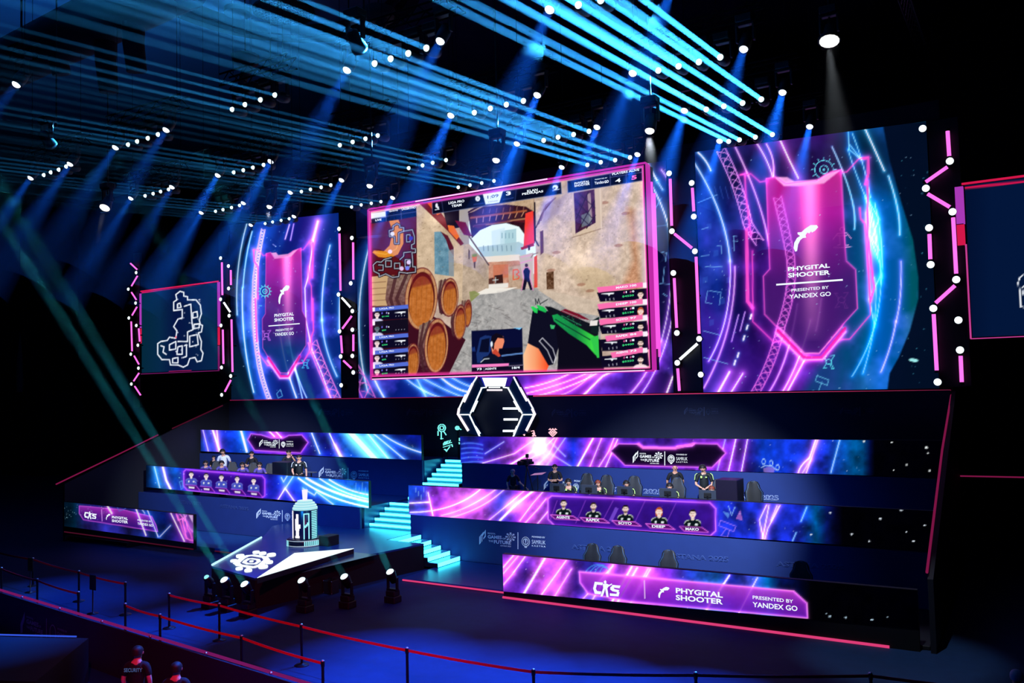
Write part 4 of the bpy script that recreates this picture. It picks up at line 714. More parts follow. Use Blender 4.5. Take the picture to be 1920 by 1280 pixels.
# minimap
zp([(163, 352), (424, 318), (426, 640), (168, 655)], (86, 12, 22), .96); zp([(268, 340), (322, 335), (350, 400), (350, 470), (320, 530), (270, 552), (210, 545), (176, 520), (184, 508), (240, 512), (272, 480), (290, 400)], (226, 140, 40)); zl([(190, 520), (250, 530), (310, 500), (335, 430)], 6, (246, 176, 70), .8)
MMAP = [[(292, 372), (314, 358), (330, 366), (330, 378), (352, 380), (352, 400), (400, 392), (412, 430), (412, 470), (396, 476), (396, 498), (418, 500), (418, 520), (398, 520), (402, 560), (402, 600), (418, 600), (418, 630), (372, 636)], [(292, 372), (292, 392), (270, 396), (272, 430), (300, 432), (302, 470), (324, 470), (324, 410), (352, 400)], [(282, 548), (240, 560), (226, 574), (200, 572), (180, 590), (184, 625), (214, 640), (214, 655), (250, 640), (290, 660), (324, 655), (326, 630), (372, 636)], [(250, 566), (250, 600), (282, 600), (282, 566), (250, 566)], [(330, 560), (352, 540), (352, 520), (392, 516)], [(300, 580), (330, 580), (330, 610), (300, 610), (300, 580)], [(360, 560), (388, 560), (388, 600), (360, 600), (360, 560)], [(210, 590), (236, 590), (236, 620), (210, 620)], [(368, 420), (388, 420), (388, 460), (368, 460), (368, 420)]]
for m_ in MMAP: zl(m_, 14, (10, 8, 24)); 
for m_ in MMAP: zl(m_, 3.2, (238, 240, 250))
for x, y, co in ((288, 415, (230, 230, 255)), (275, 515, (250, 220, 240)), (392, 440, (60, 60, 190)), (380, 575, (230, 210, 250)), (372, 608, (120, 130, 240)), (340, 610, (230, 200, 240))): c.ell(*Z([(x, y)])[0], 4, 4, co)
# banners across the top
NV = (6, 10, 34)
zp([(167, 300), (422, 262), (424, 318), (170, 358)], NV); zp([(167, 300), (250, 288), (252, 320), (168, 332)], (236, 246, 250)); zl([(168, 330), (423, 290)], 2, (110, 120, 160)); zl([(250, 288), (254, 344)], 2, (110, 120, 160)); zl([(336, 275), (339, 332)], 2, (110, 120, 160))
zp([(511, 238), (1236, 124), (1240, 190), (514, 304)], NV); c.line(Z([(511, 238), (1236, 124), (1240, 190), (514, 304)]), .8, (120, 140, 190), .8, closed=True); zp([(797, 193), (910, 175), (890, 240), (812, 250)], (232, 246, 244)); zl([(566, 232), (574, 292)], 2, (60, 70, 120)); zl([(984, 166), (978, 228)], 2, (60, 70, 120)); c.ell(*Z([(768, 217)])[0], 4.5, 5, (230, 240, 250)); zl([(746, 250), (800, 242)], 3, (60, 80, 140)); zl([(912, 222), (968, 212)], 3, (60, 80, 140))
zp([(1272, 118), (1692, 44), (1694, 116), (1275, 184)], NV); c.line(Z([(1272, 118), (1692, 44), (1694, 116), (1275, 184)]), .8, (120, 140, 190), .8, closed=True); zl([(1512, 84), (1514, 144)], 2, (110, 120, 170)); zl([(1512, 98), (1692, 68)], 2, (110, 120, 170)); zl([(1602, 84), (1604, 128)], 2, (110, 120, 170)); zl([(1408, 100), (1410, 160)], 2, (50, 60, 110))
c.ell(*Z([(537, 256)])[0], 2.4, 4.4, (235, 240, 250)); c.ell(*Z([(545, 268)])[0], 1.8, 2.4, (235, 240, 250)); c.ell(*Z([(1204, 153)])[0], 5.2, 4.4, (235, 240, 250)); zl([(1190, 172), (1226, 164)], 4, (235, 240, 250)); c.ell(*Z([(1200, 158)])[0], 2, 1.6, NV)
# gun, glove and arm
zp([(1028, 1195), (1024, 1100), (1050, 1030), (1110, 1060), (1170, 1150), (1150, 1200)], lambda x, y: stops([(640 + 1030 / 3, (255, 196, 150)), (640 + 1090 / 3, (250, 160, 110)), (640 + 1160 / 3, (250, 84, 40))])(x, y)); zp([(1050, 1030), (1062, 940), (1076, 850), (1110, 830), (1190, 860), (1250, 940), (1220, 1060), (1192, 1150), (1165, 1155), (1110, 1060)], (14, 14, 34)); c.line(Z([(1115, 1018), (1132, 1000), (1190, 1060), (1206, 1110), (1198, 1140)]), 1.2, (226, 226, 236)); c.line(Z([(1115, 1018), (1160, 1070), (1190, 1140)]), 1.2, (226, 226, 236))
zp([(1215, 1195), (1222, 1070), (1200, 900), (1460, 1010), (1480, 1190)], (12, 10, 26)); zp([(1146, 822), (1180, 825), (1450, 940), (1440, 1020), (1300, 960), (1190, 890)], (16, 20, 30))
GR = lambda x, y: stops([(996, (40, 220, 90)), (1040, (24, 160, 80)), (1080, (20, 130, 66)), (1110, (60, 220, 70)), (1140, (30, 150, 60))])(x, y)
zp([(1066, 826), (1080, 822), (1106, 838), (1104, 862), (1086, 856)], GR); zp([(1098, 812), (1140, 826), (1158, 846), (1150, 858), (1110, 842)], GR); zp([(1186, 872), (1216, 866), (1300, 920), (1440, 1000), (1450, 1110), (1430, 1095), (1380, 1040), (1280, 975), (1196, 905)], GR); zl([(1205, 896), (1400, 1010)], 6, (14, 60, 44)); zp([(1400, 1000), (1446, 985), (1452, 1112), (1440, 1112)], (50, 200, 76)); zp([(1174, 925), (1204, 930), (1196, 950), (1180, 948)], (60, 190, 110))
zp([(1232, 850), (1260, 836), (1340, 866), (1400, 900), (1330, 890)], (120, 16, 40)); zl([(1245, 848), (1380, 905)], 3, (180, 160, 170)); zl([(1240, 875), (1350, 930)], 4, (40, 130, 90)); c.dots(30, 1052, 590, 1092, 612, (60, 170, 110), 91, .8)
zp([(1402, 904), (1444, 900), (1440, 930), (1398, 932)], (236, 230, 226)); zp([(1412, 902), (1452, 880), (1452, 905), (1446, 980), (1404, 970)], (14, 30, 34)); zp([(1402, 904), (1444, 900), (1440, 930), (1398, 932)], (236, 230, 226))
for a, b in (((1094, 812), (1092, 780)), ((1092, 780), (1104, 806)), ((1104, 806), (1110, 780)), ((1110, 780), (1120, 812)), ((1120, 808), (1160, 784))): zl([a, b], 3.4, (20, 30, 34))
# player camera inset
zp([(733, 960), (1018, 944), (1024, 1186), (735, 1192)], (8, 12, 52)); zp([(970, 944), (1018, 942), (1004, 954)], (120, 200, 250)); zp([(760, 1090), (780, 1000), (810, 985), (846, 990), (850, 1060), (800, 1140), (765, 1140)], (26, 50, 110)); zp([(776, 1080), (790, 1010), (835, 1000), (830, 1080)], (8, 12, 40))
zp([(852, 1000), (870, 976), (912, 990), (918, 1020), (906, 1060), (880, 1100), (850, 1085), (842, 1040)], (240, 140, 104)); zp([(838, 1040), (846, 990), (872, 972), (905, 984), (918, 1004), (880, 1000), (862, 1030), (858, 1070)], (16, 10, 26)); zp([(868, 1060), (850, 1080), (870, 1115), (900, 1100)], (200, 70, 50)); c.ell(*Z([(846, 1035)])[0], 2.2, 5.5, (230, 240, 250)); zp([(785, 1142), (800, 1108), (860, 1090), (920, 1130), (915, 1140)], (12, 18, 40)); c.line(Z([(786, 1136), (806, 1118), (832, 1116)]), 1.4, (220, 230, 230)); zp([(888, 1060), (1018, 1052), (1020, 1138), (920, 1140), (885, 1080)], (6, 8, 30)); zl([(905, 1100), (1018, 1086)], 9, (90, 130, 190)); zl([(735, 1052), (742, 1075), (748, 1052), (752, 1075)], 3, (40, 80, 170))
zp([(735, 1150), (944, 1142), (944, 1158), (735, 1168)], (250, 130, 200)); zp([(944, 1142), (1022, 1139), (1022, 1152), (944, 1158)], (14, 16, 40)); zp([(735, 1168), (1023, 1153), (1024, 1186), (735, 1192)], (8, 8, 30)); zl([(944, 1158), (1022, 1152)], 2, (210, 190, 220)); zl([(803, 1166), (803, 1186)], 2, (150, 150, 180))
# player cards
def mini_gun(x, y, w): zp([(x, y + 2), (x + w * .5, y - 3), (x + w, y - 4), (x + w, y + 4), (x + w * .72, y + 4), (x + w * .62, y + 14), (x + w * .5, y + 5), (x, y + 5)], (240, 244, 250))
for i, (x0, y0, bw) in enumerate(((1438, 716, 0), (1440, 810, 0), (1448, 898, 0), (1455, 990, 28), (1455, 1083, 60))):
    s = -.13; zp([(x0, y0 + 28), (1720, y0 + 4), (1728, y0 + 72), (x0 + 18, y0 + 80)] if i < 3 else [(x0, y0 + 20), (1725, y0 - 4), (1732, y0 + 75), (x0 + 15, y0 + 84)], (12, 8, 34)); zp([(x0 + bw, y0), (1696, y0 - 30), (1698, y0 - 2), (x0 + 10 + bw, y0 + 30)], (252, 112, 178)); zp([(1696, y0 - 26), (1722, y0 - 28), (1722, y0), (1697, y0 + 2)], (244, 240, 248)); mini_gun(x0 + 26, y0 + 34, 70)
    X, Yy = Z([(1684, y0 + 40)])[0]; portrait(c, X, Yy, 12.5, ((26, 16, 18), (190, 84, 50), (20, 14, 14), (34, 24, 22), (30, 20, 20))[i], (240, 220, 220), (254, 226, 214), i in (2, 3, 4), i == 1, (250, 230, 230)); c.ell(*Z([(1592, y0 + 28)])[0], 1.4, 1.8, (230, 90, 160)); c.ell(*Z([(1628, y0 + 25)])[0], 1.4, 1.8, (230, 90, 160))
    for k in range(3): c.line(Z([(x0 + 50 + 22 * k, y0 + 66 - 3 * k), (x0 + 52 + 22 * k, y0 + 74 - 3 * k)]), 1, (220, 220, 235))
for i, y0 in enumerate((827, 905, 987, 1070, 1148)):
    dead = i == 1; zp([(176, y0 + 4), (376, y0 - 14), (378, y0 + 62), (178, y0 + 74)], (8, 8, 36) if not dead else (16, 12, 30), .95)
    if not dead: zp([(176, y0 + 4), (376, y0 - 14), (378, y0 + 8), (177, y0 + 26)], (84, 110, 214)); mini_gun(302, y0 + 28, 60)
    zp([(176, y0 + 3), (190, y0 + 2), (190, y0 + 24), (177, y0 + 25)], (240, 244, 250)); X, Yy = Z([(202, y0 + 42)])[0]; portrait(c, X, Yy, 11, (40, 30, 34), (210, 210, 240), (250, 232, 230) if not dead else (90, 120, 130), False, False, (220, 220, 250))
    for k in range(4): c.ell(*Z([(308 + 16 * k, y0 + 50 - k)])[0], .7, .7, (210, 214, 235))
    c.ell(*Z([(230, y0 + 34)])[0], 1.2, 1.8, (120, 110, 240)); c.ell(*Z([(256, y0 + 32)])[0], 1.2, 1.8, (170, 160, 240))
# pink edge of the picture
c.line([(694, 396), (1206, 310), (1220, 692), (698.5, 705.5)], 3.2, (214, 40, 160), .95, 2.5, (230, 40, 150), .4, closed=True)
c.line([(790, 380), (1205, 311)], 6, (206, 50, 176), .8); c.line([(698, 704), (1220, 692)], 7, (230, 60, 150), .55); c.line([(793, 374.5), (820, 370), (1000, 341), (1075, 329)], 2, (255, 210, 255), .9); c.line([(795, 378), (826, 373)], 3, (90, 120, 240), .9)
c.build('display', t, gain=1.0)
def f(mb):
    def T(s, a, b, h, bo=.03): (x0, y0), (x1, y1) = Z([a])[0], Z([b])[0]; text_on(mb, s, (x0, y0), (x1, y1), h / 3, YM - .03, 0, bo, 0)
    T('LIVE', (191, 344), (226, 340), 11); T('QUOTE', (268, 294), (318, 287), 10); T('LAGERTHO', (340, 283), (418, 271), 12)
    T('LIGA PRO', (603, 249), (692, 236), 14); T('TEAM', (620, 266), (676, 258), 14); T('3', (926, 200), (954, 196), 22, .04); T('KLAN', (1045, 182), (1104, 173), 14); T('PEDRAJAS', (1017, 201), (1136, 184), 15); T('PHYGITAL', (1311, 139), (1396, 126), 13); T('SHOOTER', (1311, 152), (1398, 139), 12)
    T('PRESENTED BY', (1426, 113), (1496, 102), 6, .01); T('Yandex', (1424, 138), (1478, 130), 17, .015); T('GO', (1480, 131), (1504, 127), 16, .04); T('PLAYERS ALIVE', (1524, 86), (1676, 60), 13); T('4', (1541, 128), (1572, 123), 22, .02); T('LIGA PRO', (526, 283), (552, 279), 6)
    for i, (n, h) in enumerate((('MAKO', '100'), ('DEEP', '100'), ('SOYO', '97'), ('RAPEX', '84'), ('AGENTE', '73'))): y = (716, 810, 898, 990, 1083)[i]; T(n, (1545, y + 8), (1612, y - 1), 12); T(h, (1624, y - 3), (1660, y - 7), 12)
    for i, (a, b) in enumerate((('1', '0'), ('1', '1'), ('7', '0'), ('1', '1'), ('4', '0'))): y = (716, 810, 898, 990, 1083)[i] + 32; T(a, (1600, y), (1612 if a != '1' else 1606, y - 1), 11); T(b, (1635, y - 4), (1648, y - 5), 11)
    T('73', (762, 1182), (790, 1180), 12, .04); T('AGENTE', (808, 1180), (872, 1177), 11); T('18/4', (960, 1175), (1004, 1172), 13)
    for y in (827, 987, 1070, 1148): T('LIGA', (215, y + 14), (262, y + 10), 9, .02); T('PRO', (268, y + 9), (296, y + 7), 9, .02)
    T('2', (262, 866), (270, 865), 9); T('4', (262, 943), (270, 942), 9)
letters(t, f)
def f(mb):
    def T(s, a, b, h, bo=.02): (x0, y0), (x1, y1) = Z([a])[0], Z([b])[0]; text_on(mb, s, (x0, y0), (x1, y1), h / 3, YM - .03, 0, bo, 0)
    for v, y in (('$4550', 716), ('$5150', 810), ('$8600', 898), ('$4400', 990), ('$5250', 1083)): T(v, (1580, y + 58), (1646, y + 50), 12)
    for v, y in (('$1100', 827), ('$50', 905), ('$300', 987), ('$50', 1070), ('$100', 1148)): T(v, (228, y + 58), (228 + 8 * len(v), y + 55), 9)
letters(t, f, mat('green_lettering', (60, 220, 130), emis=1), 'green_numbers')
def f(mb):
    def T(s, a, b, h, bo=.04): (x0, y0), (x1, y1) = Z([a])[0], Z([b])[0]; text_on(mb, s, (x0, y0), (x1, y1), h / 3, YM - .03, 0, bo, 0)
    T('5', (1632, 112), (1662, 107), 24)
letters(t, f, mat('pink_lettering', (255, 110, 190), emis=1), 'pink_number')
def f(mb):
    def T(s, a, b, h, bo=.0): (x0, y0), (x1, y1) = Z([a])[0], Z([b])[0]; text_on(mb, s, (x0, y0), (x1, y1), h / 3, YM - .03, 0, bo, 0)
    T('1:09', (822, 218), (884, 208), 18, .01); T('5', (764, 222), (772, 221), 9); T('4 ROUND', (826, 239), (880, 231), 6)
letters(t, f, mat('dark_lettering', (70, 90, 96), .6), 'dark_lettering')
# luminous edge frame with depth
mb = MB(); x0, x1, z0, z1 = -25.99, -12.25, 6.79, 14.63; nrm = (0, -1, 0); y = 29.97
mb.box((x1 - .0, y - .02, z0), (x1 + .05, 30.3, z1)); mb.box((x0 - .05, y - .02, z0), (x0 + .02, 30.2, z1)); mb.box((x0, y - .02, z0 - .05), (x1, 30.2, z0 + .02)); mb.box((x0, y - .02, z1 - .02), (x1, 30.2, z1 + .05))
mb.build('edge_light', mat('magenta_edge', (196, 44, 170), emis=.95), t)
mb = MB(); mb.box((x1 - .02, 30.42, 7.6), (x1 + .06, 30.5, 14.0)); mb.box((x1 + .0, 30.62, 7.3), (x1 + .07, 30.72, 13.6)); mb.box((x0 - .34, 30.5, 8.6), (x0 - .27, 30.6, 12.9))
mb.build('outer_edge_light', mat('pink_edge_bright', (246, 90, 226), emis=1.1), t)
mb = MB(); mb.strip([(x0 + .1, y - .03, z0 + .0), (x1 - .3, y - .03, z0)], .04, nrm, .01); mb.strip([(-23.2, y - .03, z1), (-16.5, y - .03, z1 + .02)], .05, nrm, .01)
mb.build('bright_edge_line', mat('edge_white_pink', (255, 200, 250), emis=1.3), t)

# ---------------------------------------------------------------- side screens
def side_screen(label, xl, xr, zb, zt, side):
    t = thing('side_screen', label, 'led screen', (xl, YW - .1, zb))
    MB().box((xl, YW - .12, zb), (xr, YW + .1, zt)).build('cabinet', BLACK, t)
    c = Canvas(YW - .13, xl + .03, zb + .03, zt - .03, xr - .03, zb + .03, zt - .03, .04)
    return t, c
MAPG = {'A': [[(330, 552), (338, 546), (345, 548), (345, 555), (352, 556), (352, 562), (368, 562), (376, 572), (378, 588), (374, 600), (376, 608), (380, 610), (378, 622), (372, 624), (378, 640), (377, 655), (381, 662), (378, 676), (370, 678), (366, 670), (356, 672), (352, 684), (344, 688), (334, 684), (320, 684), (318, 674), (304, 674), (296, 664), (296, 644), (302, 640), (314, 638), (318, 632), (330, 634), (332, 620), (326, 612), (334, 598), (342, 596), (342, 580), (326, 582), (326, 566), (332, 562), (330, 552)],
    [(346, 574), (358, 570), (360, 600), (362, 618), (352, 622), (352, 640), (334, 640)], [(302, 648), (308, 650), (306, 660), (312, 664)], [(318, 646), (330, 640), (330, 654), (318, 656), (318, 646)], [(334, 650), (342, 648), (342, 664), (332, 664), (334, 650)], [(324, 672), (334, 670), (334, 680), (324, 680), (324, 672)], [(346, 648), (350, 646), (350, 668), (344, 670)], [(356, 630), (370, 627), (372, 646), (356, 650), (356, 630)], [(362, 586), (370, 584), (371, 594), (362, 596), (362, 586)], [(364, 608), (374, 607), (374, 614), (364, 616), (364, 608)], [(333, 570), (338, 568), (340, 576), (333, 577), (333, 570)]]}
t, c = side_screen('left side screen with a white outline map on dark blue', -44.1, -37.52, 7.56, 12.3, 0)
c.fill(st([(266, (4, 40, 60)), (300, (6, 40, 72)), (330, (6, 20, 66)), (412, (6, 40, 76))]))
for m_ in MAPG['A']: c.line(m_, 2.3, (240, 246, 255))
c.dots(26, 330, 560, 376, 672, (235, 240, 255), 15, 1.5); c.ell(330, 632, 1.5, 2, (255, 90, 120))
c.line([(267, 548), (411, 527)], 3, (220, 20, 110)); c.line([(318, 697), (358, 695.5)], 3, (220, 30, 120)); c.build('display', t)
mb = MB(); mb.box((-37.5, YW - .16, 9.9), (-37.3, YW + .05, 12.3)); mb.box((-44.24, YW - .16, 10.2), (-44.12, YW + .05, 12.2)); mb.build('purple_edge', mat('violet_edge', (176, 60, 190), emis=.9), t)
mb = MB(); mb.box((-37.5, YW - .16, 8.9), (-37.34, YW + .05, 9.86)); mb.box((-44.2, YW - .16, 9.3), (-44.12, YW + .05, 10.16)); mb.strip([(-44.1, YW - .16, 12.32), (-37.4, YW - .16, 12.34)], .07, nrm, .02); mb.build('red_edge', mat('red_edge', (226, 26, 80), emis=.85), t)
mb = MB(); mb.box((-37.5, YW - .16, 7.56), (-37.38, YW + .05, 8.86)); mb.strip([(-44.1, YW - .16, 7.52), (-37.4, YW - .16, 7.52)], .04, nrm, .02); mb.build('dim_edge', mat('dim_pink_edge', (130, 30, 110), emis=.8), t)
t, c = side_screen('right side screen cut by the frame, dark blue with part of an outline map', -1.72, 5.2, 7.5, 12.45, 1)
c.fill(st([(1808, (2, 16, 48)), (1860, (3, 22, 58)), (2000, (3, 22, 58))]))
for m_ in ([(1919, 515), (1912, 520), (1909, 530), (1912, 545), (1914, 575), (1935, 578)], [(1922, 535), (1916, 540), (1919, 552)], [(1925, 510), (1940, 512), (1944, 580)]): c.line(m_, 2, (240, 246, 255))
c.line([(1808, 353), (1990, 332)], 3, (230, 20, 80)); c.build('display', t)
mb = MB(); mb.box((-1.98, YW - .16, 11.2), (-1.74, YW + .05, 12.4)); mb.build('purple_edge', MATS['violet_edge'], t)
mb = MB(); mb.box((-1.98, YW - .16, 10.5), (-1.76, YW + .05, 11.17)); mb.strip([(-1.75, YW - .16, 12.47), (5.2, YW - .16, 12.49)], .07, nrm, .02); mb.build('red_edge', MATS['red_edge'], t)
mb = MB(); mb.strip([(-1.74, YW - .16, 10.5), (-1.74, YW - .16, 7.5)], .05, nrm, .02); mb.strip([(-1.74, YW - .16, 7.48), (5.2, YW - .16, 7.48)], .03, nrm, .02); mb.build('dim_edge', mat('pink_edge_mid', (215, 70, 160), emis=.8), t)

# ---------------------------------------------------------------- zigzag columns of light tubes and round lamps
YT = YW - .35
TUBE_ENDS = BLACK
def light_tube(a, b, label, group, white=False, r=.055):
    p, q = onY(a[0], a[1], YT), onY(b[0], b[1], YT); d = (q - p).normalized()
    t = thing('light_tube', label, 'light tube', tuple((p + q) / 2), group=group)
    MB().tube([p + d * .04, q - d * .04], r, 10).build('glowing_tube', WHITE_E if white else PINK_E, t)
    mb = MB(); mb.tube([p - d * .03, p + d * .05], r * 1.15, 10); mb.tube([q - d * .05, q + d * .03], r * 1.15, 10); mb.build('end_cap', BLACK, t)
    mb = MB(); m = (p + q) / 2; mb.box((m.x - .03, YT + r * .8, m.z - .03), (m.x + .03, YW - .005, m.z + .03)); mb.build('bracket', BLACK, t)
LENS = mat('round_lamp_lens', (236, 252, 255), emis=1.7)
def round_lamp(p, label, group, r=.12):
    P = onY(p[0], p[1], YT - .1); r *= .95; t = thing('round_lamp', label, 'lamp', tuple(P), group=group)
    M = Matrix.Translation(P) @ Matrix.Rotation(radians(90), 4, 'X')
    mb = MB(); mb.lathe([(r * 1.0, 0), (r * 1.04, -.05), (r * .9, -.16), (r * .4, -.24)], n=20); mb.v = [tuple(M @ Vector(v)) for v in mb.v]; mb.build('housing', BLACK, t)
    mb = MB(); mb.lathe([(r * .96, .005), (r * .96, .02), (r * .8, .045), (r * .4, .06), (.002, .065)], n=20); mb.v = [tuple(M @ Vector(v)) for v in mb.v]; mb.build('lens', LENS, t)
    MB().box((P.x - .03, P.y + .2, P.z - .03), (P.x + .03, YW - .005, P.z + .03)).build('bracket', BLACK, t)
ORD = ['topmost', 'second from top', 'third from top', 'fourth from top', 'fifth from top', 'sixth from top', 'seventh from top', 'eighth from top', 'ninth from top', 'tenth from top', 'eleventh from top', 'twelfth from top']
COLS = [
    ('zigzag column by the left map screen', [(244, 493, 259, 507), (259, 515, 246, 537), (246, 547, 257, 564), (258, 573, 247, 592), (246, 601, 247.7, 660), (260, 614, 262, 642), (251, 666, 261.7, 685), (262, 697, 250, 715), (252, 723, 265, 742.7)], [(255.7, 511), (241, 542), (254.7, 568), (242, 596), (256, 610), (259, 647), (245.7, 663.7), (260, 690), (246.7, 719.7)], (), .045, .1),
    ('column left of the left backdrop', [(416, 490, 417, 555), (432.7, 504.5, 433, 536), (419, 566, 433, 587), (434, 597, 436, 699), (417.7, 616, 419, 683.7), (434, 710, 421, 735)], [(414, 483.7), (428.7, 498.7), (429, 540.7), (414, 561), (430, 591.7), (414.7, 610), (415.7, 688.7), (433, 704.7), (416, 740)], (2,), .05, .105),
    ('column left of the main screen', [(636.5, 436, 638.5, 547), (662, 452.5, 662.5, 526), (640, 557, 659, 578), (661, 590, 641, 617), (639, 627, 641.5, 664), (662.5, 625, 662.5, 660), (643, 675, 661, 692)], [(636, 429), (660, 446), (658, 531), (635, 552), (661, 583), (637, 621), (661, 618), (661, 667), (639, 668), (662.7, 698), (640, 722)], (2,), .05, .11),
    ('column right of the main screen', [(1256.5, 333, 1259.5, 426), (1298, 350, 1301, 399), (1263, 437, 1300, 467), (1305, 479, 1311, 628), (1264, 519, 1269, 617), (1310, 642, 1273, 675), (1270.5, 688, 1274, 735)], [(1254.7, 325), (1297, 343), (1301, 406), (1260, 433.3), (1303, 471), (1262.7, 511.7), (1269.3, 624), (1311, 635), (1270, 680), (1314, 702)], (5,), .055, .115),
    ('column right of the right backdrop', [(1776.5, 243, 1780, 296), (1779, 311, 1733, 343), (1737, 362, 1784, 390), (1787, 405, 1793, 516), (1742.5, 436, 1744.5, 489), (1793, 533, 1752, 570), (1750.5, 586, 1756.5, 697), (1801, 664, 1803.5, 719)], [(1730, 241), (1781, 302), (1736, 353), (1786, 397), (1742, 427), (1745, 496), (1793, 524), (1750, 578), (1797, 600), (1800, 656), (1758, 716)], (), .06, .125)]
for nm, tubes, lamps, white, r, rl in COLS:
    YT_ = YT
    for i, (x1, y1, x2, y2) in enumerate(tubes): light_tube((x1, y1), (x2, y2), 'glowing %s light tube, %s in the %s' % ('white' if i in white else 'pink', ORD[i], nm), 'pink light tubes of the wall columns', i in white, r)
    for i, p in enumerate(lamps): round_lamp(p, 'round white lamp, %s in the %s' % (ORD[i], nm), 'round lamps of the wall columns', rl)
# dark frames that carry the columns
for a, b, nm in (((-44.9, 5.6), (-44.25, 14.6), 'left of the left map screen'), ((-37.42, 5.95), (-36.6, 15), 'left of the left backdrop'), ((-28.68, 5.95), (-27.65, 14.9), 'right of the left backdrop'), ((-11.75, 5.95), (-10.66, 14.9), 'left of the right backdrop'), ((-2.68, 5.95), (-1.78, 14.7), 'right of the right backdrop')):
    solid('column_backboard', 'black backboard of the light column ' + nm, 'panel', (a[0], YW - .13, a[1]), (b[0], YW - .01, b[1]), BLACK)

# ---------------------------------------------------------------- hexagonal portal under the main screen
YP = 30.0
t = thing('hexagon_portal', 'dark hexagonal doorway outlined in white light under the main screen', 'portal', (-19.3, YP, ZT))
Pp = lambda x, y, d=0: onY(x, y, YP - d)
mb = MB()
for q in ([(893, 706), (904, 728), (882, 776), (860, 776)], [(863, 779), (881, 779), (901, 818), (878, 812)], [(963, 706), (954, 728), (980, 776), (1002, 776)], [(1000, 779), (980, 779), (962, 818), (987, 812)]): mb.prism([Pp(*p) for p in q], (0, .25, 0))
mb.build('frame_panel', mat('portal_panel', (10, 60, 96), .4), t)
for s_ in ((900, 916), (948, 964)): a, b = Pp(s_[0], 818), Pp(s_[1], 818); MB().box((a.x, YP, ZT), (b.x, YP + .25, a.z + .02)).build('foot_post', BLACK, t)
MB().prism([Pp(*p, -.35) for p in [(904, 724), (955, 724), (980, 776), (962, 830), (901, 830), (882, 776)]], (0, .05, 0)).build('door_backing', mat('portal_back', (8, 26, 50), .6), t)
def strips(name, lines, w, m=WHITE_E):
    mb = MB(); [mb.strip([Pp(*p) for p in l], w, nrm, .05) for l in lines]; mb.build(name, m, t)
strips('outer_light_line', [[(895, 706), (886, 720)], [(873, 740), (861, 766)], [(964, 707), (975, 728)], [(990, 748), (1000, 766)]], .045)
strips('thick_light_line', [[(886, 720), (871, 752)], [(861, 767), (859.5, 776), (878, 806)], [(976, 728), (988, 750)], [(999, 767), (1003, 776), (988, 806)]], .095, mat('warm_white_led', (255, 236, 246), emis=1.3))
strips('inner_light_line', [[(904, 727), (883, 774)], [(881, 778), (900, 818)], [(953, 727), (979, 774)], [(980, 778), (963, 818)], [(863, 777), (882, 777)], [(980, 777), (1000, 777)], [(903, 727), (912, 726), (913, 722)], [(954, 727), (945, 726), (944, 722)]], .045)
mb = MB(); mb.prism([Pp(*p) for p in [(906, 708), (951, 708), (947, 724), (912, 724)]], (0, -.08, 0)); mb.build('lintel_light', WHITE_E, t)
mb = MB()
for a, b in (((945, 765.5), (969, 765.5)), ((946.5, 786), (970, 786)), ((945, 807.5), (964, 807.5))): mb.strip([Pp(*a), Pp(*b)], .085, nrm, .05)
mb.strip([Pp(918, 726), (Pp(937, 726))], .05, nrm, .05); mb.build('bar_light', WHITE_E, t)
strips('lintel_lamp', [[(915, 731), (941, 731)]], .07, MATS['warm_white_led'])
strips('knee_light', [[(895, 752), (887, 770)], [(892, 800), (900, 812)], [(965, 752), (975, 770)], [(970, 800), (965, 812)]], .075)

# glowing rock-drawing signs on posts beside the portal
CE = mat('aqua_sign_light', (120, 236, 226), emis=1.3); PE = mat('rose_sign_light', (255, 190, 200), emis=1.2)
YG = 30.5
def sign(label, lines, m, base, w=.03):
    p = onY(base[0], base[1], YG); t = thing('glowing_sign', label, 'sign', (p.x, YG, ZT), group=None)
    mb = MB(); [mb.strip([onY(x, y, YG) for x, y in l], w, nrm, .05) for l in lines]; mb.build('light_shape', m, t)
    zmin = min(onY(x, y, YG).z for l in lines for x, y in l)
    MB().box((p.x - .02, YG + .0, ZT), (p.x + .02, YG + .03, max(zmin + .1, ZT + .1))).build('post', BLACK, t)
def ring(x, y, r, n=10, ry=None): return [(x + r * cos(2 * pi * k / n), y + (ry or r) * sin(2 * pi * k / n)) for k in range(n + 1)]
sign('turquoise glowing sign of a figure with a spiral head left of the portal', [ring(829, 802, 7), ring(829, 802, 3.6), [(822, 808), (822, 816)], [(828, 809), (828, 823)], [(833, 809), (837, 815)], [(827, 822), (831, 822)]], CE, (828, 823))
sign('turquoise glowing sign of a horned beast above the upper stairs', [[(832, 832), (835, 828)], [(835, 832), (838, 827)], [(838, 831), (841, 826)], [(842, 831), (845, 825)], [(832, 834), (847, 829)], [(832, 838), (848, 833), (849, 837)], [(834, 842), (838, 845), (844, 837)], [(836, 842), (838, 846)]], CE, (838, 846))
sign('small turquoise glowing sign shaped like a round bird beside the portal', [ring(858, 802, 3.4), ring(858, 802, 1.5), [(860, 802), (865, 805)]], CE, (858, 806))
sign('tiny aqua glowing marks at the left end of the upper right band', [[(862, 821), (862, 826)], [(861.5, 829), (862, 832)]], CE, (862, 832))
sign('square rose glowing sign with little crown right of the portal', [ring(1037, 811, 7, 4), ring(1037, 811, 3, 4), [(1030, 805), (1044, 805)], [(1032, 803), (1032, 805)], [(1037, 803), (1037, 805)], [(1042, 803), (1042, 805)], [(1030, 810), (1044, 810)]], PE, (1037, 819))
sign('rose glowing sign of a leaning creature right of the portal', [[(997, 808), (1001, 807), (1003, 813), (999, 817)], [(999, 812), (1005, 817)], [(1001, 811), (1001, 818)]], PE, (1001, 819))
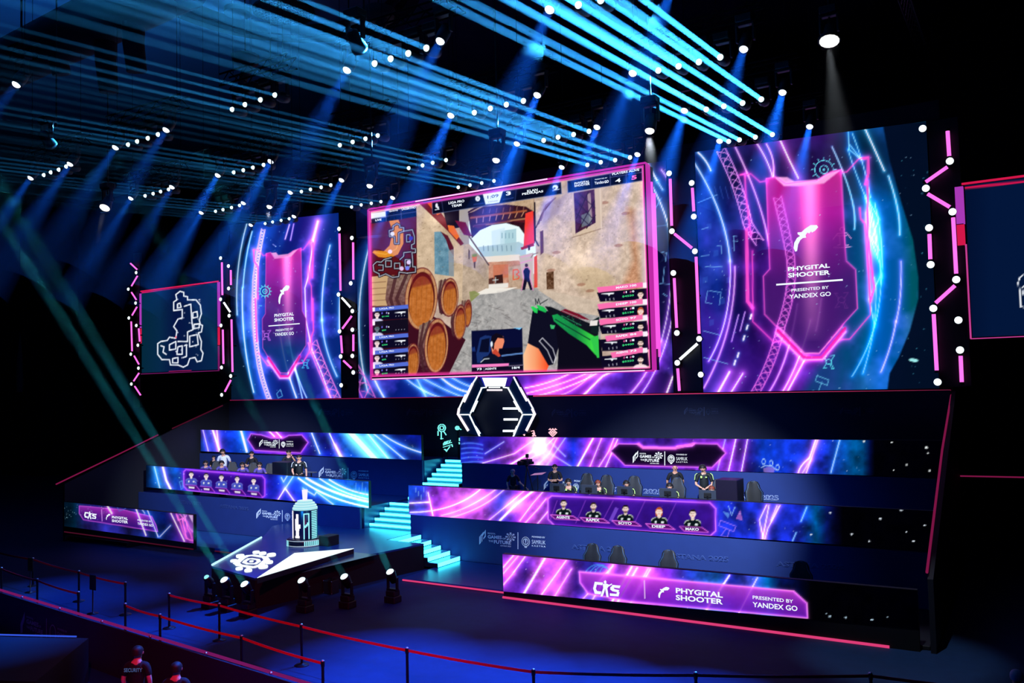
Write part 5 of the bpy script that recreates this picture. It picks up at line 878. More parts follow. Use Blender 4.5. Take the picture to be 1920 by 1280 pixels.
sign('very small rose glowing sign nearest to the portal', [[(981, 813), (984, 816), (984, 812)]], PE, (982, 818))

# ---------------------------------------------------------------- thrust stage with glowing ornament, wedge and light line
ZS = .9
t = thing('thrust_stage', 'angular blue lit thrust stage in front of the tiers', 'stage', (-21.5, 22, 0))
TH = [(-22.5, 18.2), (-19.85, 17.6), (-18.6, 24.08), (-20.3, 24.08), (-20.3, 25.47), (-20.42, 26.02), (-22.74, 26.02), (-22.85, 25.46), (-26.7, 25.46), (-26.7, 24.6), (-25.05, 22.6)]
MB().prism([(x, y, ZS - .06) for x, y in TH], (0, 0, .06)).build('deck', DECK, t)
MB().prism([(x, y, 0) for x, y in TH], (0, 0, ZS - .06)).build('skirt', mat('black_skirt', (10, 11, 16), .8), t)
D2 = lambda x, y, z=ZS + .004: onZ(x, y, z)
G = lambda x, y: D2(360 + x / 9.6, 1000 + y / 9.6)
mb = MB()
def blob(cx, cy_, rx, ry, ang=-.1):
    P_ = []
    for k in range(16):
        a = 2 * pi * k / 16; q = 1 / (abs(cos(a)) ** 3 + abs(sin(a)) ** 3) ** (1 / 3.); u, v = rx * q * cos(a), ry * q * sin(a)
        P_.append(G(cx + u * cos(ang) - v * sin(ang), cy_ + u * sin(ang) + v * cos(ang)))
    mb.prism(P_, (0, 0, .01))
for q in ((1155, 338, 66, 28), (1272, 358, 68, 30), (1428, 384, 84, 34), (868, 405, 78, 34), (755, 492, 68, 28), (1388, 516, 72, 32), (1280, 598, 90, 38), (850, 632, 68, 30), (1012, 664, 72, 32)): blob(*q)
mb.strip([G(960, 425), G(900, 450)], .14, (0, 0, 1), .01); mb.strip([G(1010, 600), G(1015, 640)], .12, (0, 0, 1), .01); mb.strip([G(1330, 430), G(1380, 400)], .12, (0, 0, 1), .01)
mb.strip([G(*p) for p in ((1010, 400), (1100, 392), (1310, 425), (1345, 470), (1240, 565), (1110, 608), (850, 572), (800, 535), (850, 490), (930, 425))], .19, (0, 0, 1), .01, 0, True)
mb.strip([G(*p) for p in ((1070, 452), (1185, 468), (1205, 500), (1140, 545), (1010, 545), (940, 520), (960, 492), (1020, 455))], .12, (0, 0, 1), .01, 0, True)
blob(1070, 500, 40, 15)
mb.build('glowing_ornament', mat('ornament_white', (236, 250, 255), emis=1.25), t)
MB().tube([D2(398, 1058.5, ZS + .03), D2(490, 1007, ZS + .03)], .035, 8).build('edge_light_line', mat('pale_cyan_led', (190, 240, 255), emis=1.2), t)
W3 = [onZ(482, 1083.5, 1.07), onZ(663.5, 1028.3, 1.07), onZ(552, 1037, 1.07)]
MB().prism([w - Vector((0, 0, .16)) for w in W3], (0, 0, .155)).build('wedge_body', BLACK, t)
MB().prism(W3, (0, 0, .012)).build('glowing_wedge', mat('wedge_white', (232, 250, 255), emis=1.25), t)
mb = MB(); a, b = onZ(566, 1073.5, ZS + .005), onZ(707, 1040, ZS + .005); mb.prism([a, b, b + Vector((-1.3, -.0, 0)), onZ(600, 1062, ZS + .005)], (0, 0, .01)); mb.build('glossy_step', mat('glossy_step', (22, 60, 84), .2, spec=.8), t)

# ---------------------------------------------------------------- lit staircases
RIS = mat('stair_led_bright', (62, 228, 255), emis=7); RISD = mat('stair_led_dim', (22, 176, 214), emis=1.2)
PALE = mat('frosted_tread', (120, 180, 200), .2, spec=.7)
t = thing('staircase', 'short lit side staircase going down right from the thrust stage', 'stairs', (-19.2, 24.8, 0))
ends = [(789, 995), (808, 1005), (826, 1016), (843.5, 1027), (862, 1037.5)]; Xs = [onY(x, y, 25.44).x for x, y in ends]
z = ZS
for i, X in enumerate(Xs):
    z1 = ZS - .16 * i - .002; z0 = z1 - .16; x0 = -20.28 if i == 0 else Xs[i - 1]
    MB().box((x0 + .02, 24.1, z1 - .02), (X, 25.44, z1)).build('tread', PALE, t)
    MB().box((X, 24.12, z0 + .02), (X + .015, 25.42, z1 - .004)).build('lit_riser', RIS, t)
MB().prism([(-20.28, 24.1, .1)] + [(-20.28, 24.1, ZS - .03)] + [p for i, X in enumerate(Xs) for p in ((X - .005, 24.1, ZS - .16 * i - .03), (X - .005, 24.1, max(.1, ZS - .16 * i - .18)))], (0, 1.34, 0)).build('stringer', BLACK, t)
def stairs(label, x0, x1, ya, z0, n, rise, run, skip=0):
    t = thing('staircase', label, 'stairs', ((x0 + x1) / 2, ya, z0))
    for i in range(n):
        y = ya + run * i; zb = z0 + rise * i
        MB().box((x0, y, zb + rise - .02), (x1, y + run + .01, zb + rise)).build('tread', DECK, t)
        MB().box((x0 + .01, y - .015, zb + rise * .38), (x1 - .01, y, zb + rise - .012)).build('lit_riser', RIS, t); MB().box((x0 + .01, y - .012, zb + .005), (x1 - .01, y, zb + rise * .36)).build('dim_riser', RISD, t)
    MB().prism([(x0, ya, z0)] + [p for i in range(n) for p in ((x0, ya + run * i + .003, z0 + rise * (i + 1) - .03), (x0, ya + run * (i + 1), z0 + rise * (i + 1) - .03))] + [(x0, ya + run * n, z0)], (x1 - x0, 0, 0)).build('stringer', BLACK, t)
stairs('lit turquoise middle staircase between the two middle bands', -22.78, -20.38, 26.03, ZS, 5, .164, .31)
stairs('lit turquoise upper staircase leading to the portal deck', -22.28, -20.42, 27.86, ZD, 9, .162, .33)

# ---------------------------------------------------------------- glowing tower model
P0 = onZ(567, 1021, ZS); tx, ty = P0.x, P0.y + .15
t = thing('tower_sculpture', 'round glowing tower model with stacked disc roof on the thrust stage', 'sculpture', (tx, ty, ZS))
cd = math.atan2(0 - ty, 0 - tx)
def cyl(deg, z, r=.44): a = cd + radians(deg); return Vector((tx + r * cos(a), ty + r * sin(a), ZS + z))
MB().lathe([(.43, .2), (.43, 1.22), (.40, 1.24)], (tx, ty, ZS), 32).build('body', mat('tower_blue', (10, 24, 60), .3), t)
MB().lathe([(.62, .0), (.66, .02), (.66, .2), (.6, .24), (.44, .25)], (tx, ty, ZS), 32).build('base', mat('tower_base', (14, 22, 40), .3), t)
mb = MB()
for r, z0 in ((.44, 1.24), (.405, 1.32), (.35, 1.40), (.27, 1.48)): mb.lathe([(r, z0), (r, z0 + .06)], (tx, ty, ZS), 28, 1); mb.lathe([(r, z0 + .061), (r - .01, z0 + .07)], (tx, ty, ZS), 28, 0)
mb.build('disc_roof', [mat('tower_mint', (214, 248, 250), emis=1.0), mat('tower_mint_side_shade', (170, 232, 244), emis=.95)], t)  # disc sides coloured dimmer than the tops, in place of shading
MB().lathe([(.075, 1.5), (.09, 1.7), (.105, 1.92)], (tx, ty, ZS), 12).build('mast', mat('tower_mast', (240, 228, 245), emis=1.15), t)
def on_cyl(name, quads, m):
    mb = MB()
    for a0, a1, z0, z1 in quads:
        n = max(1, int(abs(a1 - a0) / 6)); V_ = []
        for k in range(n + 1): a = a0 + (a1 - a0) * k / n; V_ += [cyl(a, z0, .437), cyl(a, z1, .437), cyl(a, z0, .45), cyl(a, z1, .45)]
        mb.add(V_, [f for k in range(n) for f in ((4 * k + 2, 4 * k + 6, 4 * k + 7, 4 * k + 3), (4 * k, 4 * k + 2, 4 * k + 3, 4 * k + 1), (4 * k + 3, 4 * k + 7, 4 * k + 5, 4 * k + 1), (4 * k, 4 * k + 4, 4 * k + 6, 4 * k + 2))] + [(4 * n, 4 * n + 1, 4 * n + 3, 4 * n + 2)])
    mb.build(name, m, t)
on_cyl('light_line', [(-82, -70, .26, 1.22)], mat('tower_line', (246, 240, 255), emis=1.2))
on_cyl('white_icons', [(-50, -42, .62, .95), (-44, -32, .72, 1.12), (-50, -22, .62, .76), (-50, -28, .55, .62), (-46, -30, .34, .52), (-50, -27, .28, .36), (-46, -30, .52, .56)], MATS['tower_line'])
on_cyl('window_outline', [(-8, -3, .22, 1.14), (14, 19, .22, 1.14), (-8, 19, 1.1, 1.14), (-6, 4, .64, .72), (2, 10, .68, .76), (8, 16, .72, .82)], mat('tower_cyan', (150, 236, 250), emis=1.15))
on_cyl('stacked_bars', [(30, 62, .24 + .062 * k, .275 + .062 * k) for k in range(16)], MATS['tower_cyan'])
mb = MB(); mb.strip([Vector((tx + .665 * cos(cd + radians(a)), ty + .665 * sin(cd + radians(a)), ZS + .21)) for a in range(-80, 61, 14)], .03, (cos(cd), sin(cd), 0), .02); mb.strip([Vector((tx + .665 * cos(cd + radians(a)), ty + .665 * sin(cd + radians(a)), ZS + .03)) for a in range(-80, 61, 14)], .03, (cos(cd), sin(cd), 0), .02)
mb.build('base_ring_light', mat('tower_grey_line', (170, 190, 215), emis=.9), t)
mb = MB()
for k in range(11): a = cd + radians(-2 + k * 6); mb.strip([Vector((tx + .67 * cos(a), ty + .67 * sin(a), ZS + .05)), Vector((tx + .67 * cos(a), ty + .67 * sin(a), ZS + .18))], .04, (cos(a), sin(a), 0), .01)
for k in (-70, -62): a = cd + radians(k); mb.strip([Vector((tx + .67 * cos(a), ty + .67 * sin(a), ZS + .02)), Vector((tx + .67 * cos(a), ty + .67 * sin(a), ZS + .2))], .035, (cos(a), sin(a), 0), .01)
mb.build('base_bars', MATS['tower_cyan'], t)
solid('plinth_box', 'low dark box beside the glowing tower model', 'box', (tx + .68, ty - .05, ZS), (tx + 1.15, ty + .5, ZS + .34), BLACK)

# ---------------------------------------------------------------- overhead rig: trusses and lamps in haze
H = 13.0
def copy_tree(o, parent=None):
    c = o.copy(); COL.objects.link(c); c.parent = parent
    for ch in [x for x in o.children if x.type != 'LIGHT']: copy_tree(ch, c)
    return c
def beam_mat(name, dens):
    m = bpy.data.materials.new(name); m.use_nodes = True; nt = m.node_tree; nt.nodes.clear()
    o = nt.nodes.new('ShaderNodeOutputMaterial'); s = nt.nodes.new('ShaderNodeVolumeScatter'); s.inputs['Density'].default_value = dens; s.inputs['Anisotropy'].default_value = .25
    nt.links.new(s.outputs[0], o.inputs['Volume']); return m
HAZE = beam_mat('haze_in_the_beam', .004); HAZE_W = beam_mat('haze_in_the_wash', .0085)
def fixture(name, D, lens_m, beam_len, r0_, spread, hz, r=.1, hang=True):
    """moving head: root at the lens centre; base plate, yoke, head with lens, and the lit haze in its beam"""
    D = Vector(D).normalized(); root = thing(name, '', 'lamp')
    M = D.to_track_quat('Z', 'Y').to_matrix().to_4x4()
    s = 1 if hang else -1
    mb = MB(); mb.lathe([(.05, -.42), (.11, -.38), (.13, -.2), (r + .03, -.06), (r + .025, -.01), (r, -.015)], n=14); mb.v = [tuple(M @ Vector(v)) for v in mb.v]; hd = mb.build('head', METAL if not hang else BLACK, root)
    mb = MB(); mb.lathe([(r * .97, -.02), (r * .95, .0), (r * .7, .03), (r * .35, .045), (.002, .05)], n=14); mb.v = [tuple(M @ Vector(v)) for v in mb.v]; mb.build('lens', lens_m, hd)
    c = D * -.22; mb = MB()
    for k in (-1, 1): mb.bbox((c.x + k * .17 - .025, c.y - .05, min(0, s * .4) + c.z), (c.x + k * .17 + .025, c.y + .05, max(0, s * .4) + c.z), .01)
    mb.bbox((c.x - .19, c.y - .07, c.z + s * .36 - .03), (c.x + .19, c.y + .07, c.z + s * .36 + .03), .01); mb.build('yoke', METAL if not hang else BLACK, root)
    MB().bbox((c.x - .17, c.y - .14, c.z + s * .46 - .08), (c.x + .17, c.y + .14, c.z + s * .46 + .08), .02).build('base', BLACK, root)
    if beam_len:
        mb = MB(); q = math.tan(radians(spread)); mb.lathe([(r0_, .06), (r0_ + q * beam_len, beam_len)], n=14); mb.v = [tuple(M @ Vector(v)) for v in mb.v]; mb.build('light_beam', hz, root)
    return root
L_CY = mat('cyan_lens', (214, 250, 255), emis=2.2); L_BL = mat('blue_white_lens', (228, 238, 255), emis=2.6); L_WH = mat('white_lens', (255, 252, 246), emis=2.6)
L_CD = mat('cyan_lens_dim', (150, 236, 240), emis=1.1)
DB = Vector((0, -1, -.081)).normalized(); DW = Vector((-.10, -.48, -.87)).normalized()
COLN = {-24.8: 'fifth column from the right', -19.8: 'fourth column from the right', -15.0: 'third column from the right', -10.7: 'second column from the right', -6.0: 'rightmost column'}
ROWS = [  # (column, row), wash lamps, thin beam lamps: photo positions
    ((5, 1), [(30, 159)], []), ((4, 1), [(311, 244), (216, 277)], [(296, 252), (277, 259), (257, 265), (240, 271)]), ((5, 2), [(131, 308), (57, 334)], [(124, 312), (110, 318), (95, 323), (82, 328)]),
    ((3, 1), [], [(515, 178), (488, 187), (459, 196), (435, 205)]), ((4, 2), [(507, 303), (408, 329)], [(494, 309), (474, 314), (456, 319), (438, 323)]), ((5, 3), [(322, 351), (245, 372)], [(316, 355), (301, 359), (287, 363), (272, 367)]),
    ((5, 4), [(456, 381), (377, 399)], [(449, 385), (434, 389), (418, 393), (404, 396)]), ((5, 5), [(551, 406), (470, 422)], [(542, 410), (527, 413), (511, 416), (497, 419)]), ((4, 3), [(640, 338), (544, 361)], [(620, 347), (602, 351), (582, 355), (565, 359)]),
    ((2, 1), [(825, 78), (650, 132)], [(799, 90), (765, 100), (732, 110), (702, 119)]), ((2, 2), [(1007, 179), (845, 217)], [(981, 189), (949, 196), (919, 203), (889, 211)]), ((3, 2), [], [(708, 254), (685, 260), (661, 266), (637, 272)]),
    ((2, 3), [(1119, 239), (969, 270)], [(1104, 246), (1075, 252), (1046, 257), (1019, 263)]), ((3, 3), [], [(836, 300), (811, 305), (792, 310), (766, 315)]), ((2, 4), [(1195, 290), (1053, 314)], [(1181, 295), (1153, 300), (1126, 304), (1101, 309)]),
    ((3, 4), [], [(926, 339), (903, 343), (881, 347), (859, 351)]), ((4, 4), [(736, 371)], [(714, 378), (696, 381), (677, 384), (659, 388)]), ((1, 1), [(1394, 93), (1186, 138)], [(1350, 107), (1310, 116), (1272, 124), (1234, 132)]),
    ((1, 2), [(1467, 174), (1283, 208)], [(1427, 186), (1392, 193), (1357, 199), (1324, 205)]), ((1, 3), [(1518, 238), (1349, 265)], [(1448, 252), (1416, 257), (1386, 262), (1366, 265)]), ((1, 0), [(1256, -12), (1030, 19)], [(1200, -14), (1162, -8), (1126, 0), (1084, 9)])]
NUM = ['zero', 'first', 'second', 'third', 'fourth', 'fifth']
CN = {1: 'rightmost', 2: 'second from right', 3: 'middle', 4: 'second from left', 5: 'leftmost'}
RN = {0: 'nearest', 1: 'first', 2: 'second', 3: 'third', 4: 'fourth', 5: 'farthest'}
pc2 = [fixture('beam_light', DB, L_CY, 34, .055, .05, HAZE, .068), fixture('beam_light', DB, L_CY, 34, .034, .035, HAZE, .06)]; pw = fixture('wash_light', DW, L_BL, 4.4, .1, 7, HAZE_W, .09)
usedc = [False, False]; usedw = False; truss_spans = []
def area_beam(P, D, e, col, spread, size, name='beam_lamp'):
    l = bpy.data.lights.new(name, 'AREA'); l.shape = 'DISK'; l.size = size; l.energy = e; l.color = col; l.spread = radians(spread)
    o = bpy.data.objects.new(name, l); COL.objects.link(o); o.rotation_euler = Vector(D).to_track_quat('-Z', 'Y').to_euler(); o.location = P; return o
RIGM = mat('rig_black', (5, 5, 7), .9, spec=.1)
PLC = ('rightmost', 'second from right', 'third from right', 'leftmost')
for (col, row), ws, cs in ROWS:
    allp = [onZ(x, y, H) for x, y in ws + cs]; truss_spans.append((col, row, min(p.x for p in allp) - .35, max(p.x for p in allp) + .35, sum(p.y for p in allp) / len(allp)))
    for i, q in enumerate(ws):
        o = pw if not usedw else copy_tree(pw); usedw = True; P = onZ(*q, H); o.location = P
        o['label'] = 'blue wash lamp at the %s end of the %s lamp row, %s cluster' % ('right' if i == 0 else 'left', RN[row], CN[col]); o['group'] = 'blue wash lamps on the ceiling rig'
        l = area_beam((0, 0, 0), DW, {1: 290, 2: 240, 3: 190, 4: 170, 5: 80}[col] * (.2 if row < 2 else .55), (.006, .13, 1), 20, .16, 'wash_lamp'); l.parent = o; l.location = DW * .09
    for i, q in enumerate(cs):
        g_ = 0 if col < 3 else 1; o = pc2[g_] if not usedc[g_] else copy_tree(pc2[g_]); usedc[g_] = True; P = onZ(*q, H); o.location = P
        o['label'] = 'thin cyan beam lamp, %s, %s lamp row, %s cluster' % (PLC[i], RN[row], CN[col]); o['group'] = 'cyan beam lamps on the ceiling rig'
        e = {1: 430, 2: 125, 3: 34, 4: 19, 5: 13}[col]
        l = area_beam((0, 0, 0), DB, e, (.03, .33, .85), 1.9 if col < 3 else 2.6, .11 if col < 3 else .07); l.parent = o; l.location = DB * .07
for col, row, xa, xb, y in truss_spans:
    t = thing('truss', 'dark lighting truss of the %s lamp row, %s cluster' % (RN[row], CN[col]), 'truss', ((xa + xb) / 2, y + .15, H + .62), group='trusses of the ceiling rig')
    mb = MB(); zt = H + .62
    for dy in (-.14, .14):
        for dz in (0, .28): mb.tube([(xa, y + .15 + dy, zt + dz), (xb, y + .15 + dy, zt + dz)], .024, 6)
    mb.build('chords', RIGM, t); mb = MB(); n = int((xb - xa) / .3)
    for k in range(n):
        x = xa + (xb - xa) * k / n; x2 = xa + (xb - xa) * (k + 1) / n
        for dy in (-.14, .14): mb.tube([(x, y + .15 + dy, zt + (.28 if k % 2 else 0)), (x2, y + .15 + dy, zt + (0 if k % 2 else .28))], .012, 4)
    mb.build('lattice', RIGM, t)
    mb = MB()
    for x in (xa + .3, xb - .3): mb.tube([(x, y + .15, zt + .28), (x, y + .15, 23.98)], .008, 5)
    mb.build('suspension_cable', RIGM, t)
# white front lamps
for i, (x, y, r, lab) in enumerate(((1555, 78, .2, 'large bright white spotlight high above the right backdrop'), (1218, 246, .1, 'small white spotlight above the right end of the main screen'), (930, 301, .09, 'small white spotlight above the middle of the main screen'), (693, 349, .08, 'faint white spotlight left of the main screen top corner'), (505, 388, .08, 'small white spotlight above the left backdrop'), (196, 390, .14, 'white spotlight low on the far left of the rig'))):
    Hh = 11.6 if i else 13.2; P = onZ(x, y, Hh); D = Vector((.02, .25, -1)) if i not in (1, 2, 4, 5) else {1: Vector((-5.9, 26.6, 2.6)) - P, 2: Vector((-21, 24, 1.2)) - P, 4: Vector((-31, 26.6, 2.6)) - P, 5: Vector((-6, .5, -10))}[i]
    if i == 1: D = Vector((-10.6, 26.8, 2.2)) - P
    o = fixture('spotlight', (.0, -.35, -1) if i != 5 else (.2, -.6, -1), L_WH, 0, .1, 10, HAZE_W, r); o.location = P; o['label'] = lab; o['group'] = 'white spotlights'
    l = lamp('SPOT', 'white_lamp', (0, 0, 0), D, (2500, 20000, 1500, 700, 20000, 1200)[i], ((.8, .9, 1), (.75, .85, 1), (.2, .5, 1), (.8, .9, 1), (.75, .82, 1), (.9, .95, 1))[i], (22, 42, 40, 20, 32, 20)[i], .7, .06); l.parent = o; l.location = Vector((0, -.04, -.14))
    mb = MB(); q = math.tan(radians(15)); M = Vector((0, .12, -1)).to_track_quat('Z', 'Y').to_matrix().to_4x4(); Lb = (3.4, 1.6, 1.5, 1.3, 1.2, 1)[i]; mb.lathe([(r * .9, .12), (r + q * Lb, Lb)], n=14); mb.v = [tuple(M @ Vector(v)) for v in mb.v]
    mb2 = mb; b = MB(); b.v = [tuple(Vector(v) + P) for v in mb2.v]; b.f = mb2.f; b.m = mb2.m; b.sm = mb2.sm; b.build('light_beam', HAZE_W, o)
    MB().tube([P + Vector((0, .1, .4)), (P.x, P.y + .1, 23.98)], .02, 5).build('suspension_pipe', BLACK, o)
# stage wash: extra spotlights with dark lenses, added to colour deck and banners
for P, T_, e, col, sz, lab in (((-20, 11.6, 12.4), (-22.5, 23.0, .9), 9000, (.006, .26, 1), 38, 'added blue stage wash lamp above the thrust stage'), ((-10, 11.4, 12.4), (-13, 26.5, 1.2), 4500, (.008, .18, 1), 58, 'added blue stage wash lamp above the right seating'), ((-28, 11.6, 12.4), (-30, 26.5, 1.4), 5000, (.008, .18, 1), 50, 'added blue stage wash lamp above the left seating')):
    D = Vector(T_) - Vector(P); o = fixture('added_stage_wash_lamp', D, BLACK, 0, .1, 5, HAZE_W, .12); o.location = P; o['label'] = lab
    MB().tube([Vector(P) + Vector((0, .1, .5)), (P[0], P[1] + .1, 23.98)], .02, 5).build('suspension_pipe', BLACK, o)
    l = lamp('SPOT', 'wash_lamp', (0, 0, 0), D, e, col, sz, .8, .1); l.parent = o; l.location = D.normalized() * .16

# ---------------------------------------------------------------- moving heads and boxes on the floor in front of the thrust stage
DG = Vector((-.05, -.52, .84)).normalized()
mh = None
for i, (x, y, lab, on) in enumerate(((387, 1081, 'small floor lamp, leftmost in front of the thrust stage', 0), (420, 1086, 'floor moving lamp, second from left before the thrust stage', 1), (458, 1094, 'floor moving lamp, third from left at the thrust stage tip', 1), (565, 1087, 'floor moving lamp in front of the glowing wedge', 0), (645, 1080, 'floor moving lamp right of the glowing wedge', .4), (731, 1071, 'floor moving lamp, rightmost in front of the thrust stage', 1))):
    D = DG if i != 5 else Vector((-.01, -.5, .86)).normalized()
    o = fixture('floor_moving_light', D, L_CY if i else L_CD, 13 if on else 0, .11, .5, HAZE, .12 if i else .08, hang=False)
    zz = .62 + (.22 * D.z); P = onZ(x, y, zz + .12); o.location = P + Vector((0, 0, 0)); o['label'] = lab; o['group'] = 'floor lamps around the thrust stage'
    h = P.z + (-D * .22 * 0).z; c = D * -.22; zb = P.z + c.z - .46 - .08
    mb = MB(); mb.bbox((P.x + c.x - .2, P.y + c.y - .18, 0), (P.x + c.x + .2, P.y + c.y + .18, zb), .02) if zb > .03 else None
    if mb.v: mb.build('floor_case', BLACK, o)
    if on: l = area_beam((0, 0, 0), D, 40 * on, (.04, .6, .75), 1.2, .2); l.parent = o; l.location = D * .08
    lamp('SPOT', 'spill_lamp', (0, 0, 0), D, 14, (.3, .8, 1), 80, .8, .05).parent = o
for (x, y, lab) in ((480, 1127, 'black equipment case beside the third floor lamp'), (620, 1112, 'black equipment case between two floor lamps')):
    P = onZ(x, y, 0); t = thing('equipment_case', lab, 'case', tuple(P)); MB().bbox((P.x - .18, P.y - .15, 0), (P.x + .18, P.y + .2, .42), .02).build('body', BLACK, t)
    mb = MB(); mb.tube([P + Vector((-.08, 0, .42)), P + Vector((-.08, 0, .47)), P + Vector((.08, 0, .47)), P + Vector((.08, 0, .42))], .012, 6); mb.build('handle', METAL, t)
    mb = MB(); [mb.ball(P + Vector((sx * .17, -.14, z)), .02, 6) for sx in (-1, 1) for z in (.03, .4)]; mb.build('corner_cap', mat('chrome', (190, 195, 205), .25, 1), t)

# ---------------------------------------------------------------- stanchions with red belts
RED = mat('red_belt', (236, 14, 48), .7, noise=.1); STEEL = mat('pole_black', (34, 36, 44), .35, .6); CAP = mat('pole_cap', (210, 215, 225), .3, .9)
def stanchion(P, label, first=[None]):
    if first[0] is None:
        r = thing('stanchion', '', 'barrier post', (0, 0, 0), group='belt barrier posts'); first[0] = r
        MB().lathe([(.17, 0), (.17, .012), (.15, .025), (.04, .04), (.034, .05)], n=24).build('base', STEEL, r)
        MB().lathe([(.031, .04), (.031, .84)], n=12).build('post', STEEL, r)
        MB().lathe([(.036, .82), (.04, .83), (.04, .925), (.036, .93)], n=14).build('belt_head', STEEL, r)
        MB().lathe([(.034, .93), (.034, .94), (.02, .952), (.002, .954)], n=14).build('cap', CAP, r)
    else: r = copy_tree(first[0])
    r.location = (P.x, P.y, 0); r['label'] = label; return r
def belt(a, b, label, sag=.03, m=RED):
    a = Vector((a.x, a.y, .885)); b = Vector((b.x, b.y, .885)); n = 8; pts = [a + (b - a) * (k / n) - Vector((0, 0, sag * 4 * (k / n) * (1 - k / n))) for k in range(n + 1)]
    d = (b - a).normalized().cross(Vector((0, 0, 1))) * .003; mb = MB(); V_ = []
    for p in pts: V_ += [p - d + Vector((0, 0, .028)), p + d + Vector((0, 0, .028)), p + d - Vector((0, 0, .028)), p - d - Vector((0, 0, .028))]
    fs = [(4 * k + j, 4 * k + (j + 1) % 4, 4 * k + 4 + (j + 1) % 4, 4 * k + 4 + j) for k in range(n) for j in range(4)] + [(0, 1, 2, 3), (4 * n + 3, 4 * n + 2, 4 * n + 1, 4 * n)]
    mb.add(V_, fs); o = mb.build('barrier_belt', m, loc=tuple(a)); setp(o, label, 'belt', 'red barrier belts')
R_ = lambda L: [onZ(x, y, .95) for x, y in L]
BA = R_([(-25, 1027), (62, 1045), (148, 1069), (235, 1090)]); BB = R_([(-20, 1056), (3, 1063), (70, 1084), (147, 1108)]); BCc = R_([(235, 1130), (300, 1150), (453, 1190), (605, 1237)])
BD = R_([(317, 1111), (411, 1130), (565, 1169), (763, 1213), (1000, 1253), (1304, 1259), (1632, 1260), (1990, 1300)])
for nm, L_, s in (('far left row', BA, 1), ('near left row', BB, 1), ('middle row by the pink rail', BCc, 0), ('long foreground row', BD, 0)):
    for i, P in enumerate(L_):
        if not (s and i == 0) and not (L_ is BD and i == 7): stanchion(P, 'black barrier post, %s from left in the %s' % (['first', 'first', 'second', 'third', 'fourth', 'fifth', 'sixth', 'seventh', 'eighth'][i + 1 - s], nm))
    for i in range(len(L_) - 1): belt(L_[i], L_[i + 1], 'red belt, %s segment from left in the %s' % (['first', 'second', 'third', 'fourth', 'fifth', 'sixth', 'seventh'][i], nm), .03 if L_ is not BD else .02)
for (x, y, lab) in ((57, 1110, 'dark upright sign board on a stand at the near left barrier'), (174, 1150, 'dark upright sign board on a stand between the barrier rows')):
    P = onZ(x, y, 0); t = thing('sign_stand', lab, 'sign', tuple(P)); MB().lathe([(.16, 0), (.16, .015), (.02, .03), (.018, .75)], tuple(P), 16).build('stand', STEEL, t); MB().bbox((P.x - .15, P.y - .012, .68), (P.x + .15, P.y + .012, 1.12), .008).build('board', BLACK, t)

# ---------------------------------------------------------------- near barrier with pink rail, booth behind it
A, B = onZ(-40, 1094, 1.15), onZ(600, 1289, 1.15); dd = (B - A); dd.z = 0; u = dd.normalized(); nn = Vector((u.y, -u.x, 0)); nn = nn if nn.y < 0 else -nn
t = thing('front_barrier', 'near dark barrier panel topped by a pink glowing rail', 'barrier', (A.x, A.y, 0))
M_ = lambda p: Vector((p.x, p.y, 0)); a0, b0 = M_(A), M_(B)
MB().prism([a0, b0, b0 + Vector((0, 0, 1.08)), a0 + Vector((0, 0, 1.08))], -nn * .05).build('panel', FABRIC_D, t)
MB().tube([A - nn * .02, B - nn * .02], .032, 8).build('pink_rail', mat('magenta_rail', (134, 28, 108), emis=.7), t)
mb = MB()
for k in range(7): p = A + dd * ((k + .35) / 7); mb.ball(p + nn * .02, .035, 8)
mb.build('rail_joint', CAP, t)
def panel_text(mb, s0, d, z, h, txt, wd, b=.02): o = a0 + u * s0 + nn * .012 + Vector((0, 0, z)); text_dim(mb, txt, o + u * d, u * wd, (0, 0, h), 0, b)
mb = MB()
for s0 in (3.0, 14.2, 19.6):
    q = lambda x, z: a0 + u * (s0 + x) + nn * .012 + Vector((0, 0, z)); mb.add([q(-.25, .45), q(0, .8), q(0, .62), q(-.12, .42), q(-.12, .25), q(-.25, .2)], [(0, 1, 2, 3, 4, 5)])
    panel_text(mb, s0, .1, .66, .05, 'PHYGITAL', .4); panel_text(mb, s0, .1, .52, .11, 'GAMES', .7, .03); panel_text(mb, s0, .82, .52, .06, 'OF', .12); panel_text(mb, s0, .1, .4, .06, 'THE', .2); panel_text(mb, s0, .34, .37, .11, 'FUTURE', .7, .03); panel_text(mb, s0, .6, .3, .045, 'ASTANA 2025', .45)
    mb.strip([q(1.25, .22), q(1.25, .8)], .015, nn, .003); mb.strip([q(1.6 + .16 * cos(2 * pi * k / 14), .5 + .2 * sin(2 * pi * k / 14)) for k in range(14)], .02, nn, .003, 0, True)
    panel_text(mb, s0, 1.85, .62, .05, 'POWERED BY', .5); panel_text(mb, s0, 1.85, .44, .13, 'SAMRUK', .62, .0); panel_text(mb, s0, 1.85, .36, .05, 'K A Z Y N A', .6)
mb.build('print', mat('barrier_print', (110, 126, 150), .6), t)
P1, P2 = onZ(-60, 1188, 1.0), onZ(166, 1193.5, 1.0)
t = thing('booth_counter', 'dark booth counter with a thin blue light line in the lower left corner', 'counter', (P1.x, P1.y, 0))
q1, q2 = Vector((P1.x, P1.y, 0)), Vector((P2.x, P2.y, 0)); back = Vector((1.8, -2.2, 0))
MB().prism([q1, q2, q2 + back, q1 + back], (0, 0, .97)).build('body', mat('booth_navy', (8, 12, 30), .8), t)
MB().tube([P1, P2 - (P2 - P1) * .1], .02, 6).build('blue_light_line', mat('blue_led', (50, 84, 220), emis=1.0), t)

